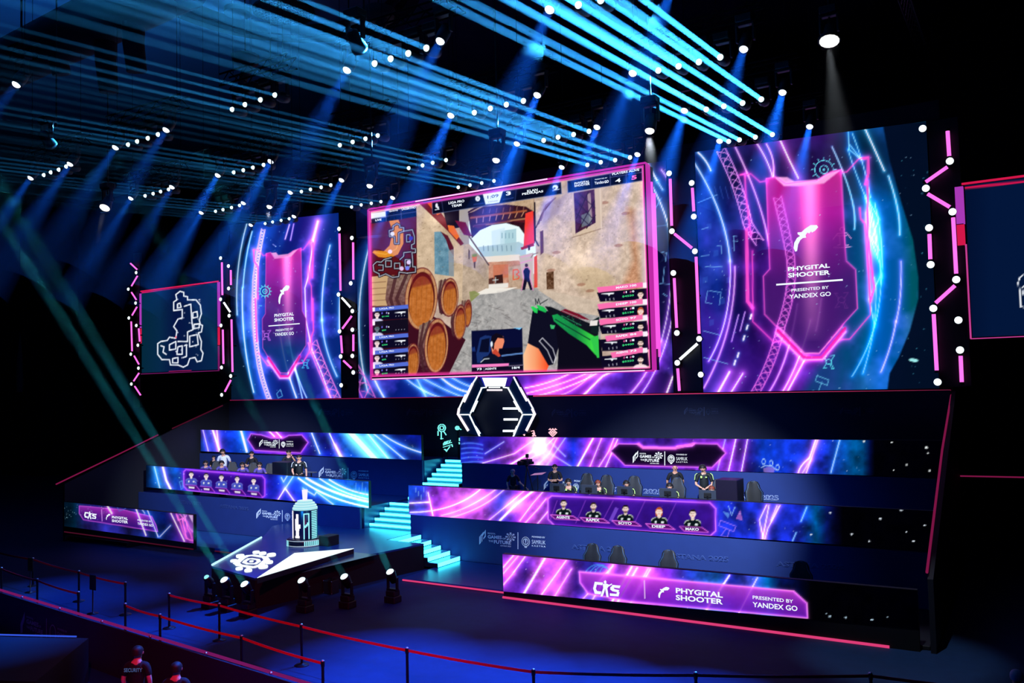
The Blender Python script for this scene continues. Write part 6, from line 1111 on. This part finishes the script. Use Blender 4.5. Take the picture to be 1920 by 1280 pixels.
# ---------------------------------------------------------------- people
SKIN = mat('skin', (214, 160, 132), .5); SKIN2 = mat('skin_tan', (196, 140, 112), .5); HAIR = mat('dark_hair', (24, 18, 18), .6); HAIRR = mat('reddish_hair', (120, 52, 34), .6)
TEE = mat('black_tshirt', (20, 20, 24), .8); JER = mat('black_green_jersey', (14, 22, 24), .7); WTEE = mat('white_shirt', (225, 228, 236), .8); PJER = mat('violet_jersey', (86, 70, 150), .7); PANT = mat('dark_trousers', (22, 24, 32), .8); HSET = mat('headset_black', (26, 26, 32), .4); LIME = mat('lime_trim', (190, 220, 120), .6)
def skin_mesh(J, E, R, sub=1):
    me = bpy.data.meshes.new('s'); me.from_pydata([tuple(j) for j in J], E, []); o = bpy.data.objects.new('s', me); COL.objects.link(o)
    m = o.modifiers.new('k', 'SKIN'); m.use_smooth_shade = True; m.branch_smoothing = .3
    sv = me.skin_vertices[0].data
    for i, r in enumerate(R): sv[i].radius = (r, r) if not isinstance(r, tuple) else r; sv[i].use_root = (i == 0)
    s = o.modifiers.new('u', 'SUBSURF'); s.levels = s.render_levels = sub
    bpy.context.view_layer.update(); ev = o.evaluated_get(bpy.context.evaluated_depsgraph_get()); r = bpy.data.meshes.new_from_object(ev)
    V_ = [v.co.copy() for v in r.vertices]; F_ = [tuple(p.vertices) for p in r.polygons]
    bpy.data.objects.remove(o); bpy.data.meshes.remove(me); bpy.data.meshes.remove(r); return V_, F_
def person(label, loc, rz, pose='stand', shirt=TEE, hair=HAIR, skin=SKIN, headset=False, bald=False, trim=None, lean=0., head=(0, 0), h=1.0, arms=None, group=None):
    """local frame: faces -Y, feet at z = 0; the arms list gives elbow and hand of each side"""
    t = thing('person', label, 'person', loc, rz, group)
    L = lambda x, y, z: Vector((x * h, y * h, z * h))
    if pose == 'sit': pz = .53; hipY = .1; kn = [L(s * .13, -.36, .52) for s in (-1, 1)]; an = [L(s * .13, -.34, .1) for s in (-1, 1)]; ft = [L(s * .14, -.5, .04) for s in (-1, 1)]
    else: pz = .95; hipY = 0; kn = [L(s * .11, -.02, .5) for s in (-1, 1)]; an = [L(s * .12, .02, .09) for s in (-1, 1)]; ft = [L(s * .14, -.14, .035) for s in (-1, 1)]
    up = lambda y, z: L(0, hipY + y - lean * z, pz + z * (1 - lean * .3))
    pel, wst, chs, nkb, nk = up(0, 0), up(0, .17), up(.0, .36), up(.01, .50), up(-.01, .57)
    hb, hm, ht = nk + L(head[0] * .03, -.02 - head[1] * .05, .05), nk + L(head[0] * .05, -.03 - head[1] * .09, .12 - head[1] * .02), nk + L(head[0] * .06, -.02 - head[1] * .11, .20 - head[1] * .05)
    sh = [up(0, .47) + L(s * .185, 0, 0) for s in (-1, 1)]
    if arms is None: arms = [(L(-.25, .03, pz + .22), L(-.24, -.05, pz - .02)), (L(.25, .03, pz + .22), L(.24, -.05, pz - .02))]
    else: arms = [tuple(L(*p) for p in a) for a in arms]
    J = [pel, wst, chs, nkb, nk, hb, hm, ht]; R = [.14, .125, .15, .075, .055, .072, .094, .062]; E = [(i, i + 1) for i in range(7)]
    R[2] = (.17, .12); R[1] = (.135, .105); R[0] = (.15, .12); R = [tuple(q * h for q in (r if isinstance(r, tuple) else (r, r))) for r in R]
    legs = []
    for k in (0, 1):
        s = (-1, 1)[k]; n = len(J); J += [sh[k], arms[k][0], arms[k][1]]; E += [(3, n), (n, n + 1), (n + 1, n + 2)]; R += [(.062 * h,) * 2, (.045 * h,) * 2, (.028 * h,) * 2]
        n = len(J); hp = pel + L(s * .09, 0, -.04); J += [hp, kn[k], an[k], ft[k]]; E += [(0, n), (n, n + 1), (n + 1, n + 2), (n + 2, n + 3)]; R += [(.085 * h,) * 2, (.058 * h,) * 2, (.038 * h,) * 2, (.035 * h,) * 2]; legs.append((hp, kn[k], an[k]))
    V_, F_ = skin_mesh(J, E, R); mb = MB(); mb.add(V_, F_, 0, True)
    for k in (0, 1):                                             # hands: palm and five fingers
        w, e = arms[k][1], arms[k][0]; d = (w - e).normalized(); sd = d.cross(Vector((0, 0, 1))); sd = sd.normalized() if sd.length > .1 else Vector((1, 0, 0)); dn = sd.cross(d); pc_ = w + d * .045 * h
        mb.ball(pc_, .036 * h, 8)
        for f in range(4): b = pc_ + sd * (f - 1.5) * .017 * h + d * .02 * h; ln = (.058, .07, .074, .06)[f] * h; mb.tube([b, b + d * ln * .55, b + d * ln * .85 - dn * ln * .35], [.009 * h, .0085 * h, .006 * h], 6)
        b = pc_ - sd * .03 * h * (1 if k else -1); mb.tube([b, b + (d * .5 - sd * (.8 if k else -.8)) * .035 * h, b + (d - sd * (.7 if k else -.7)) * .045 * h], [.011 * h, .01 * h, .007 * h], 6)
    fw_ = Vector((0, -1, 0)); fc = hm + fw_ * .085 * h
    mb.add([fc + L(-.014, 0, -.03), fc + L(.014, 0, -.03), fc + L(0, -.03, -.03), fc + L(0, 0, .02)], [(0, 2, 3), (2, 1, 3), (0, 1, 2)], 0)
    for s in (-1, 1): mb.ball(hm + L(s * .092, .0, -.005), (.012 * h, .02 * h, .03 * h), 6); mb.ball(hm + L(s * .034, -.08, .015), .011 * h, 6, 1)
    mb.ball(hm + L(0, -.078, -.052), (.024 * h, .012 * h, .007 * h), 6, 2)
    mb.build('body', [skin, HAIR, mat('lips', (150, 80, 78), .5)], t) if False else None
    def put(m_, name, mats): o = bpy_build_local(m_, name, mats, t); return o
    put(mb, 'body', [skin, HAIR, mat('lips', (150, 80, 78), .5)])
    Js = [wst, pel - L(0, 0, .02), chs, nkb]; ja = []
    J2 = [pel + L(0, 0, -.03), wst, chs, nkb]; E2 = [(0, 1), (1, 2), (2, 3)]; R2 = [(.158 * h, .132 * h), (.15 * h, .122 * h), (.182 * h, .135 * h), (.08 * h, .08 * h)]
    for k in (0, 1): n = len(J2); mid = sh[k].lerp(arms[k][0], .85); J2 += [sh[k], mid]; E2 += [(3, n), (n, n + 1)]; R2 += [(.076 * h,) * 2, (.062 * h,) * 2]
    V_, F_ = skin_mesh(J2, E2, R2); mb = MB(); mb.add(V_, F_, 0, True); so = put(mb, 'shirt', [shirt])
    if trim:
        mb = MB(); [mb.tube([sh[k] + L((-1, 1)[k] * .02, -.05, .06), sh[k] + L((-1, 1)[k] * .085, -.05, .01), sh[k].lerp(arms[k][0], .5) + L((-1, 1)[k] * .07, -.03, 0)], .014 * h, 6) for k in (0, 1)]; mb.bbox((-.11 * h, chs.y - .16 * h, chs.z + .02), (-.05 * h, chs.y - .13 * h, chs.z + .09), .004); mb.bbox((.05 * h, chs.y - .16 * h, chs.z + .03), (.1 * h, chs.y - .13 * h, chs.z + .07), .004); put(mb, 'shirt_trim', [trim])
    J3 = [pel]; E3 = []; R3 = [(.16 * h, .13 * h)]
    for k in (0, 1): n = len(J3); J3 += [legs[k][0], legs[k][1], legs[k][2]]; E3 += [(0, n), (n, n + 1), (n + 1, n + 2)]; R3 += [(.098 * h,) * 2, (.07 * h,) * 2, (.055 * h,) * 2]
    V_, F_ = skin_mesh(J3, E3, R3); mb = MB(); mb.add(V_, F_, 0, True); put(mb, 'trousers', [PANT])
    mb = MB()
    for k in (0, 1): mb.loft([[an[k] + Vector((x * h, y * h, z)) for x, y in ((-.045, .07), (-.05, -.1), (-.03, -.2), (.03, -.2), (.05, -.1), (.045, .07))] for z in (-an[k].z + .0, -an[k].z + .05, -an[k].z + .09)], 0)
    put(mb, 'shoes', [BLACK])
    if not bald:
        mb = MB(); n = 14; rings = []
        for i in range(7):
            a = pi / 2 * i / 6; rr = cos(a); rings.append([hm + L(0, .012, .028) + L(.104 * rr * cos(2 * pi * k / n), .115 * rr * sin(2 * pi * k / n) + .012, .1 * sin(a) - (.06 if sin(2 * pi * k / n) > .2 and i == 0 else 0)) for k in range(n)])
        mb.loft(rings, 0); put(mb, 'hair', [hair])
    if headset:
        mb = MB(); mb.tube([hm + L(.112 * cos(a), .01, .02 + .112 * sin(a)) for a in [pi * k / 10 for k in range(11)]], .009 * h, 6)
        for s in (-1, 1): mb.ball(hm + L(s * .108, .0, -.005), (.026 * h, .04 * h, .045 * h), 10)
        mb.tube([hm + L(.108, -.02, -.03), hm + L(.09, -.08, -.06), hm + L(.04, -.1, -.062)], .006 * h, 5); put(mb, 'headset', [HSET])
    return t
def bpy_build_local(mb, name, mats, parent):
    M = wm(parent); mb.v = [tuple(M @ Vector(v)) for v in mb.v]; return mb.build(name, mats, parent)
CROSS = lambda z: [((-.27, -.04, z + .2), (.06, -.24, z + .25)), ((.27, -.04, z + .2), (-.06, -.26, z + .2))]
TYPE = [((-.27, -.12, .76), (-.14, -.4, .74)), ((.27, -.12, .76), (.16, -.4, .74))]
def at(x, y, Y): p = onY(x, y, Y); return p
def stand(x, ytop, Y, zf, label, H_=1.78, **k):
    p = onY(x, ytop, Y); h = (p.z - zf) / 1.78 ; h = min(max(h, .85), 1.12)
    return person(label, (p.x, Y, zf), k.pop('rz', 0), h=h, **k)
# right deck
stand(1265, 869, 28.3, ZD, 'standing bald person in black polo, arms lowered, behind right players', bald=True, shirt=TEE, skin=SKIN2, arms=[((-.28, .06, 1.15), (-.2, .1, .95)), ((.28, .06, 1.15), (.2, .1, .95))], rz=.45)
stand(1319, 869, 27.95, ZD, 'standing person in black jersey with headset and clasped hands, right side', shirt=JER, trim=LIME, headset=True, arms=[((-.27, -.04, 1.12), (-.06, -.26, 1.02)), ((.27, -.04, 1.12), (.04, -.27, 1.0))], head=(-.6, .5), rz=.3)
stand(1040, 869, 28.0, ZD, 'standing person in black with folded arms left of the right players', arms=CROSS(.93), rz=.5)
stand(962, 884, 27.7, ZD, 'person in dark clothes leaning over with one pale forearm stretched out', shirt=TEE, hair=mat('grey_hair', (130, 130, 138), .6), lean=.15, arms=[((-.27, -.1, 1.1), (-.2, -.3, .95)), ((.32, -.1, 1.12), (.62, -.25, .9))], rz=.4)
PX = [(1066, 899, HAIR), (1122, 897, HAIRR), (1174.5, 902, HAIR), (1256, 901, HAIR), (1335, 910, HAIRR)]
chair_p = None
def gaming_chair(label, loc, rz, group):
    global chair_p
    if chair_p is None:
        r = thing('gaming_chair', '', 'chair'); chair_p = r
        MB().bbox((-.27, -.27, .42), (.27, .25, .52), .04).build('seat', BLACK, r)
        rings = []
        for z, w, y, d in ((.5, .2, .24, .05), (.6, .27, .26, .06), (.85, .28, .3, .06), (1.05, .3, .34, .06), (1.18, .22, .37, .055), (1.3, .2, .4, .05), (1.38, .15, .41, .04), (1.41, .06, .415, .02)):
            rings.append([Vector((w * cos(a), y + d * sin(a) + (.05 * abs(cos(a)) * -1), z)) for a in [2 * pi * k / 14 for k in range(14)]])
        b = MB().loft(rings, 0).build('backrest', mat('chair_dark', (12, 14, 20), .6), r)
        mb = MB(); mb.tube([(-.2, .22, .62), (-.24, .235, .85), (-.26, .27, 1.05), (-.17, .31, 1.2), (-.13, .36, 1.36), (0, .375, 1.39), (.13, .36, 1.36), (.17, .31, 1.2), (.26, .27, 1.05), (.24, .235, .85), (.2, .22, .62)], .014, 6); mb.build('piping', mat('chair_blue_trim', (36, 66, 100), .5), r)
        for s in (-1, 1): MB().bbox((s * .3 - .035, -.18, .66), (s * .3 + .035, .14, .7), .012).build('armrest', BLACK, r)
        MB().lathe([(.035, .1), (.035, .42)], n=10).build('column', METAL, r)
        for k in range(5): a = 2 * pi * k / 5; MB().tube([(0, 0, .12), (.3 * cos(a), .3 * sin(a), .02)], [.03, .02], 6).build('leg', METAL, r); 
    else: r = copy_tree(chair_p)
    r.location = loc; r.rotation_euler = (0, 0, rz); r['label'] = label; r['group'] = group; return r
PN = ['leftmost', 'second from left', 'middle', 'second from right', 'rightmost']
for i, (x, y, hr) in enumerate(PX):
    Y = 26.9; p = onY(x, y, Y); sx = p.x
    person('seated player in black jersey at the right desk, %s of the five' % PN[i], (sx, Y, ZD), .35 if i in (0,) else .2, 'sit', h=1.0 if i != 4 else .97, shirt=JER, hair=hr, headset=True, trim=LIME, lean=.22 if i != 2 else .12, arms=TYPE, head=(0, .2), group='players at the right desk')
    gaming_chair('dark gaming chair of the %s player at the right desk' % PN[i], (sx + (.1 if i else .35), Y + .26 + (0 if i else .3), ZD), .2, 'gaming chairs on the right deck')
gaming_chair('empty dark gaming chair right of the black cabinet', (onY(1417, 915, 27.0).x, 27.0, ZD), .5, 'gaming chairs on the right deck')
t = thing('player_desk', 'long black desk of the right players behind the middle right band', 'desk', (-10, 26.2, ZD)); MB().bbox((-16.3, 25.85, ZD + .7), (onY(1367, 900, 26.4).x - .37, 26.4, ZD + .74), .01).build('desktop', BLACK, t)
for k in range(7): x = -16.2 + k * 1.52; MB().box((x, 25.9, ZD), (x + .06, 26.36, ZD + .7)).build('leg', METAL, t)
mon_p = None
def monitor(label, loc, rz, group='monitors on the right desk'):
    global mon_p
    if mon_p is None:
        r = thing('monitor', '', 'monitor'); mon_p = r
        MB().bbox((-.29, -.02, .13), (.29, .015, .46), .012).build('housing', mat('monitor_grey', (48, 54, 66), .4), r); MB().box((-.275, .015, .145), (.275, .018, .445)).build('screen', mat('monitor_screen', (90, 130, 190), emis=.8), r)
        MB().bbox((-.12, -.05, .22), (.12, -.02, .38), .015).build('rear_bulge', BLACK, r); MB().bbox((-.03, -.05, .0), (.03, -.02, .3), .008).build('stand', METAL, r); MB().bbox((-.13, -.12, .0), (.13, .06, .015), .005).build('foot', METAL, r)
    else: r = copy_tree(mon_p)
    r.location = loc; r.rotation_euler = (0, 0, rz); r['label'] = label; r['group'] = group
for i, (x, y) in enumerate(((1043, 909), (1103, 909), (1170, 912), (1251, 914), (1326, 922))):
    p = onY(x, y, 26.15); monitor('black monitor seen from behind, %s on the right desk' % PN[i], (p.x, 26.2, ZD + .742), (.0, .1, -.1, 0, 0)[i])
for i, (x, lab) in enumerate(((1012, 'white keyboard leftmost on the right desk'), (1038, 'white keyboard before the leftmost monitor'), (1064, 'white keyboard of the leftmost player'), (1142, 'white keyboard of the second player from left'), (1224, 'white keyboard of the second player from right'))):
    p = onY(x, 921 + (x - 1012) * .03, 25.95); o = MB().bbox((p.x - .22, 25.88, ZD + .742), (p.x + .22, 26.02, ZD + .78), .01).build('keyboard', mat('keyboard_white', (225, 228, 235), .5), loc=(p.x, 25.95, ZD + .742)); setp(o, lab, 'keyboard', 'keyboards on the right desk')
p = onY(1367, 900, 26.4); solid('equipment_cabinet', 'tall black cabinet standing at the right end of the players desk', 'cabinet', (p.x - .34, 26.1, ZD), (p.x + .34, 26.8, onY(1367, 900, 26.1).z), mat('cabinet_violet_black', (20, 14, 34), .4))
# broadcast camera
p = onY(987, 866, 27.0); t = thing('broadcast_camera', 'black broadcast camera on a tripod left of the right players', 'camera', (p.x, 27.0, ZD)); z = p.z
MB().bbox((p.x - .16, 26.8, z - .1), (p.x + .12, 27.25, z + .1), .02).build('camera_body', BLACK, t); M = Matrix.Translation((p.x - .02, 26.8, z)) @ Matrix.Rotation(radians(90), 4, 'X'); mb = MB(); mb.lathe([(.06, 0), (.06, .16), (.085, .17), (.085, .3), (.07, .31)], n=14); mb.v = [tuple(M @ Vector(v)) for v in mb.v]; mb.build('lens', BLACK, t)
MB().bbox((p.x + .02, 26.9, z + .16), (p.x + .1, 27.02, z + .3), .01).build('top_light', BLACK, t); MB().bbox((p.x + .14, 26.9, z - .06), (p.x + .36, 26.94, z + .04), .01).build('viewfinder', BLACK, t); MB().tube([(p.x + .06, 26.96, z + .1), (p.x + .06, 26.96, z + .17)], .015, 6).build('light_arm', METAL, t)
MB().lathe([(.06, -.16), (.06, -.1)], (p.x, 27.02, z), 12).build('pan_head', METAL, t); MB().tube([(p.x, 27.1, z - .14), (p.x + .2, 27.6, z - .3)], .012, 6).build('pan_handle', METAL, t)
for k in range(3): a = 2 * pi * k / 3 + .4; MB().tube([(p.x, 27.02, z - .14), (p.x + .4 * cos(a), 27.02 + .4 * sin(a), ZD)], .02, 6).build('leg', METAL, t)
p = onY(1007, 887, 26.9); t = thing('lit_tablet', 'slanted tablet with pinkish glow beside the broadcast camera', 'tablet', (p.x, 26.9, ZD)); mb = MB(); mb.prism([onY(994, 891, 26.9), onY(1002, 887, 26.9), onY(1024, 885, 26.9), onY(1016, 889.5, 26.9)], (0, .02, 0)); mb.build('screen', mat('pinkish_glow', (186, 130, 186), emis=.9), t); MB().tube([(p.x, 26.93, p.z), (p.x, 26.93, ZD)], .015, 6).build('stand', METAL, t)
# left deck
stand(419, 833, 27.4, ZD, 'standing person in loose white shirt with headset behind the left players', shirt=WTEE, headset=True, head=(-.6, .5), rz=.7, arms=[((-.27, .06, 1.15), (-.16, .16, .95)), ((.27, .08, 1.15), (.12, .2, .95))])
stand(472, 845, 27.8, ZD, 'standing person in black with folded bare arms behind the left players', arms=CROSS(.93), rz=.5)
stand(541, 842, 27.8, ZD, 'person in black standing behind the black cabinet on the left deck', arms=[((-.27, -.1, 1.2), (-.2, -.35, 1.15)), ((.27, -.02, 1.25), (.12, -.12, 1.5))], rz=.9)
stand(561, 851, 26.4, ZD, 'person in dark jersey walking right of the black cabinet on the left deck', shirt=JER, trim=WTEE, arms=[((-.27, -.05, 1.15), (-.18, -.1, .95)), ((.28, .0, 1.12), (.3, -.08, .85))], rz=.5)
stand(401, 853, 28.3, ZD, 'person in dark clothes far behind the white shirt person', rz=.3)
LP = [(386, 865), (416, 865), (455, 868), (487, 868)]
for i, (x, y) in enumerate(LP):
    Y = 26.6; p = onY(x, y, Y); person('seated player in violet jersey at the left desk, %s of the four' % ['leftmost', 'second from left', 'second from right', 'rightmost'][i], (p.x, Y, ZD + max(-.1, min(.35, p.z - ZD - 1.27))), .9, 'sit', h=1., shirt=PJER, headset=True, lean=.12, arms=TYPE, head=(-.3, .3), group='players at the left desk')
    gaming_chair('dark gaming chair of the %s player on the left deck' % ['leftmost', 'second left', 'second right', 'rightmost'][i], (p.x + .38, Y + .3, ZD), .9, 'gaming chairs on the left deck')
t = thing('player_desk', 'long dark desk of the left players behind the middle left band', 'desk', (-31, 26.1, ZD)); MB().bbox((-35.2, 25.8, ZD + .7), (-27.6, 26.25, ZD + .74), .01).build('desktop', BLACK, t)
for k in range(5): MB().box((-35 + k * 1.8, 25.85, ZD), (-34.94 + k * 1.8, 26.2, ZD + .7)).build('leg', METAL, t)
t = thing('rail_table', 'narrow grey rail table behind the left players', 'table', (-31, 28.2, ZD)); MB().bbox((-35.5, 28.1, ZD + .92), (-27.8, 28.3, ZD + .97), .01).build('top', mat('grey_rail', (90, 96, 110), .5), t)
for k in range(5): MB().box((-35.3 + k * 1.8, 28.18, ZD), (-35.25 + k * 1.8, 28.22, ZD + .92)).build('leg', METAL, t)
p = onY(535, 866, 26.5); solid('equipment_cabinet', 'wide black cabinet on the left deck in front of the standing people', 'cabinet', (p.x - .5, 26.2, ZD), (p.x + .42, 26.9, onY(535, 867, 26.2).z), mat('cabinet_navy_black', (12, 14, 30), .45))
# dark chairs on the low right deck
for i, x in enumerate((1104, 1152, 1248, 1498)):
    p = onY(x, 1050, 23.2); gaming_chair('dark chair on the low deck above the front right band, %s' % ['leftmost', 'second from left', 'third from left', 'rightmost'][i], (p.x, 23.2, .1), .1, 'dark chairs behind the front right band')
# spectators near the camera
P = onZ(1906, 1262, 1.62); person('spectator with grey-blue hair cut by the lower right corner', (P.x, P.y, 0), pi + .05, hair=mat('cool_grey_hair', (120, 134, 160), .6), shirt=TEE, h=.95)
P = onZ(257, 1243, 1.45); t = person('guard in dark shirt with faint back lettering behind the pink rail barrier', (P.x, P.y, 0), pi + .5, shirt=TEE, h=1.0)
M = wm(t); mb = MB(); text_dim(mb, 'SECURITY', M @ Vector((.17, .15, 1.34)), M.to_3x3() @ Vector((-.34, 0, 0)), (0, 0, .07), 0, .02); mb.build('back_lettering', mat('bluish_print', (120, 150, 230), .6, emis=.25), t)
for i, (x, y) in enumerate(((330, 1264),)): P = onZ(x, y, 1.5); person('dark clothed spectator %s of the guard behind the pink rail' % ('right', 'left')[i], (P.x, P.y, 0), pi + .6, h=.97)

# ---------------------------------------------------------------- ceiling: round ring, duct, hanging loudspeakers, right truss
ZC = 19.
q = lambda x, y, z=ZC: onZ(x, y, z)
cen = q(520, -45, 23.9); e1 = q(350, 0, 23.9)
RR = (q(505, 58, 23.9) - cen).length
DK = mat('dark_ceiling_metal', (12, 18, 28), .8)
t = thing('ceiling_ring', 'large dark ring structure on the ceiling at the top left', 'ceiling ring', (cen.x, cen.y, 23.6))
for nm, r_, w in (('outer_ring', RR, .5), ('inner_ring', RR * .88, .16)):
    mb = MB(); n = 48; rg = []
    for k in range(n + 1): a = 2 * pi * k / n; rg.append([Vector((cen.x + rr * cos(a), cen.y + rr * sin(a), zz)) for rr, zz in ((r_ - w / 2, 23.5), (r_ + w / 2, 23.5), (r_ + w / 2, 23.98), (r_ - w / 2, 23.98))])
    mb.loft(rg, 0, False, False); mb.build(nm, DK, t)
g = q(532, 20, 23.9); mb = MB(); mb.strip([(g.x + 1.35 * cos(2 * pi * k / 24), g.y + 1.35 * sin(2 * pi * k / 24), 23.8) for k in range(24)], .12, (0, 0, 1), .1, 0, True)
for k in range(-6, 7): w = sqrt(max(0, 1.35 ** 2 - (k * .2) ** 2)); mb.box((g.x + k * .2 - .04, g.y - w, 23.8), (g.x + k * .2 + .04, g.y + w, 23.86)); mb.box((g.x - w, g.y + k * .2 - .04, 23.8), (g.x + w, g.y + k * .2 + .04, 23.86))
mb.build('grille', DK, t); g = q(446, 20, 23.9); MB().lathe([(.62, 23.75), (.62, 23.98)], (g.x, g.y, 0), 20).build('round_hatch', DK, t)
a, b = q(-20, 138, 17), q(345, -40, 17); t = thing('air_duct', 'thick dark duct crossing the upper left corner', 'duct', tuple(a)); MB().tube([a, b], .75, 12).build('duct_pipe', DK, t)
for x0, y0, L_ in ((198, 60, 1.7), (250, 30, 1.5), (110, 95, .7)):
    p = q(x0, y0, 16.6); MB().tube([p, p + Vector((0, 0, -L_ * .5)), p + Vector((.0, .1, -L_))], [.32, .28, .26], 10).build('nozzle', DK, t)
mb = MB(); [mb.tube([a.lerp(b, k), a.lerp(b, k) + Vector((0, 0, 23.98 - 17))], .03, 5) for k in (.2, .5, .8)]; mb.build('hanger', DK, t)
for i, (x, y, s) in enumerate(((460, 125, 1), (710, 42, 1.1))):
    P = q(x, y, 18); t = thing('hanging_cluster', 'dark lamp cluster hanging on a cable, %s' % ('beside the ceiling ring', 'right of the ceiling ring')[i], 'ceiling fixture', tuple(P)); mb = MB(); mb.lathe([(.1, .5), (.5 * s, .4), (.45 * s, .1), (.2, 0)], tuple(P), 12); mb.build('housing', DK, t)
    MB().tube([P + Vector((.2, 0, .1)), P + Vector((-.4, 0, -.9))], [.2, .1], 8).build('arm', DK, t); MB().tube([P + Vector((0, 0, .45)), (P.x, P.y, 23.98)], .025, 5).build('cable', DK, t)
a, b = q(1677, -20, 17.5), q(1752, 182, 17.5); t = thing('side_truss', 'long slim truss running back under the dark ceiling at the upper right', 'truss', tuple(a)); mb = MB(); sdv = Vector((.32, 0, 0)); TR = mat('truss_aluminium', (110, 114, 124), .35, .9)
for o_ in (Vector((0, 0, 0)), sdv, sdv * .5 + Vector((0, 0, .45))): mb.tube([a + o_, b + o_], .03, 6)
mb.build('chords', TR, t); mb = MB(); n = 24
for k in range(n): p1, p2 = a.lerp(b, k / n), a.lerp(b, (k + 1) / n); mb.tube([p1, p2 + sdv], .014, 4); mb.tube([p1 + sdv, p1 + sdv * .5 + Vector((0, 0, .45)), p2], .014, 4)
mb.build('lattice', TR, t); mb = MB(); [mb.tube([a.lerp(b, k) + sdv * .5 + Vector((0, 0, .45)), a.lerp(b, k) + sdv * .5 + Vector((0, 0, 23.98 - 17.5))], .02, 5) for k in (.15, .85)]; mb.build('suspension_cable', BLACK, t)
P = onY(37, 735, 40); t = thing('hanging_drape', 'narrow pale gathered drape far left in the dark stands', 'drape', tuple(P)); top = onY(38, 622, 40)
mb = MB(); rg = []
for z, w in ((P.z, .32), (P.z + .6, .36), (P.z + (top.z - P.z) * .55, .3), (top.z - .9, .12), (top.z, .02)): rg.append([Vector((P.x + w * (1 + .15 * (k % 2)) * cos(2 * pi * k / 12), P.y + w * .6 * sin(2 * pi * k / 12), z)) for k in range(12)])
mb.loft(rg, 0); mb.build('cloth', mat('pale_cloth', (120, 124, 134), .8, emis=0.0), t); MB().tube([(P.x, P.y, top.z), (P.x, P.y, 23.98)], .02, 5).build('cord', BLACK, t)
setp(MB().bbox((max(P.x - 3, -74.8), 38.5, 0), (P.x + 6, 42, P.z), .05).build('stand_block', HALL, loc=(P.x, 40, 0)), 'dark stand block under the pale drape far left', 'stand')
# blue uplights outside the view, added only to tint the ceiling
for i, (P, T_, e) in enumerate((((-22, 9, 14.2), (-20, 11, 24), 14000), ((-30, 14, 14.2), (-34, 17, 24), 14000), ((-14, 6, 14.2), (-13, 8, 24), 14000))):
    D = Vector(T_) - Vector(P); o = fixture('added_ceiling_uplight', D, BLACK, 0, .1, 5, HAZE_W, .14, hang=False); o.location = P; o['label'] = 'added unseen blue uplight aimed at the ceiling, %s' % ('near the ring', 'farther left', 'nearest the camera')[i]
    MB().tube([Vector(P) + Vector((.3, 0, .3)), (P[0] + .3, P[1], 23.98)], .02, 5).build('suspension_pipe', BLACK, o)
    l = lamp('SPOT', 'added_up_lamp', (0, 0, 0), D, e, (.008, .26, .8), 110, 1, .2); l.parent = o; l.location = D.normalized() * .16

# red spotlight added out of view to brighten the barrier belts
P = Vector((-4, 1.5, 14)); D = Vector((-15, 14.6, .9)) - P
o = fixture('added_belt_spot', D, BLACK, 0, .1, 5, HAZE_W, .14); o.location = P; o['label'] = 'added unseen red spotlight above the camera, brightening the barrier belts'
MB().tube([P + Vector((.3, 0, .3)), (P.x + .3, P.y, 23.98)], .02, 5).build('suspension_pipe', BLACK, o)
l = lamp('SPOT', 'added_belt_lamp', (0, 0, 0), D, 9500, (1, .02, .10), 40, 1, .1); l.parent = o; l.location = D.normalized() * .16
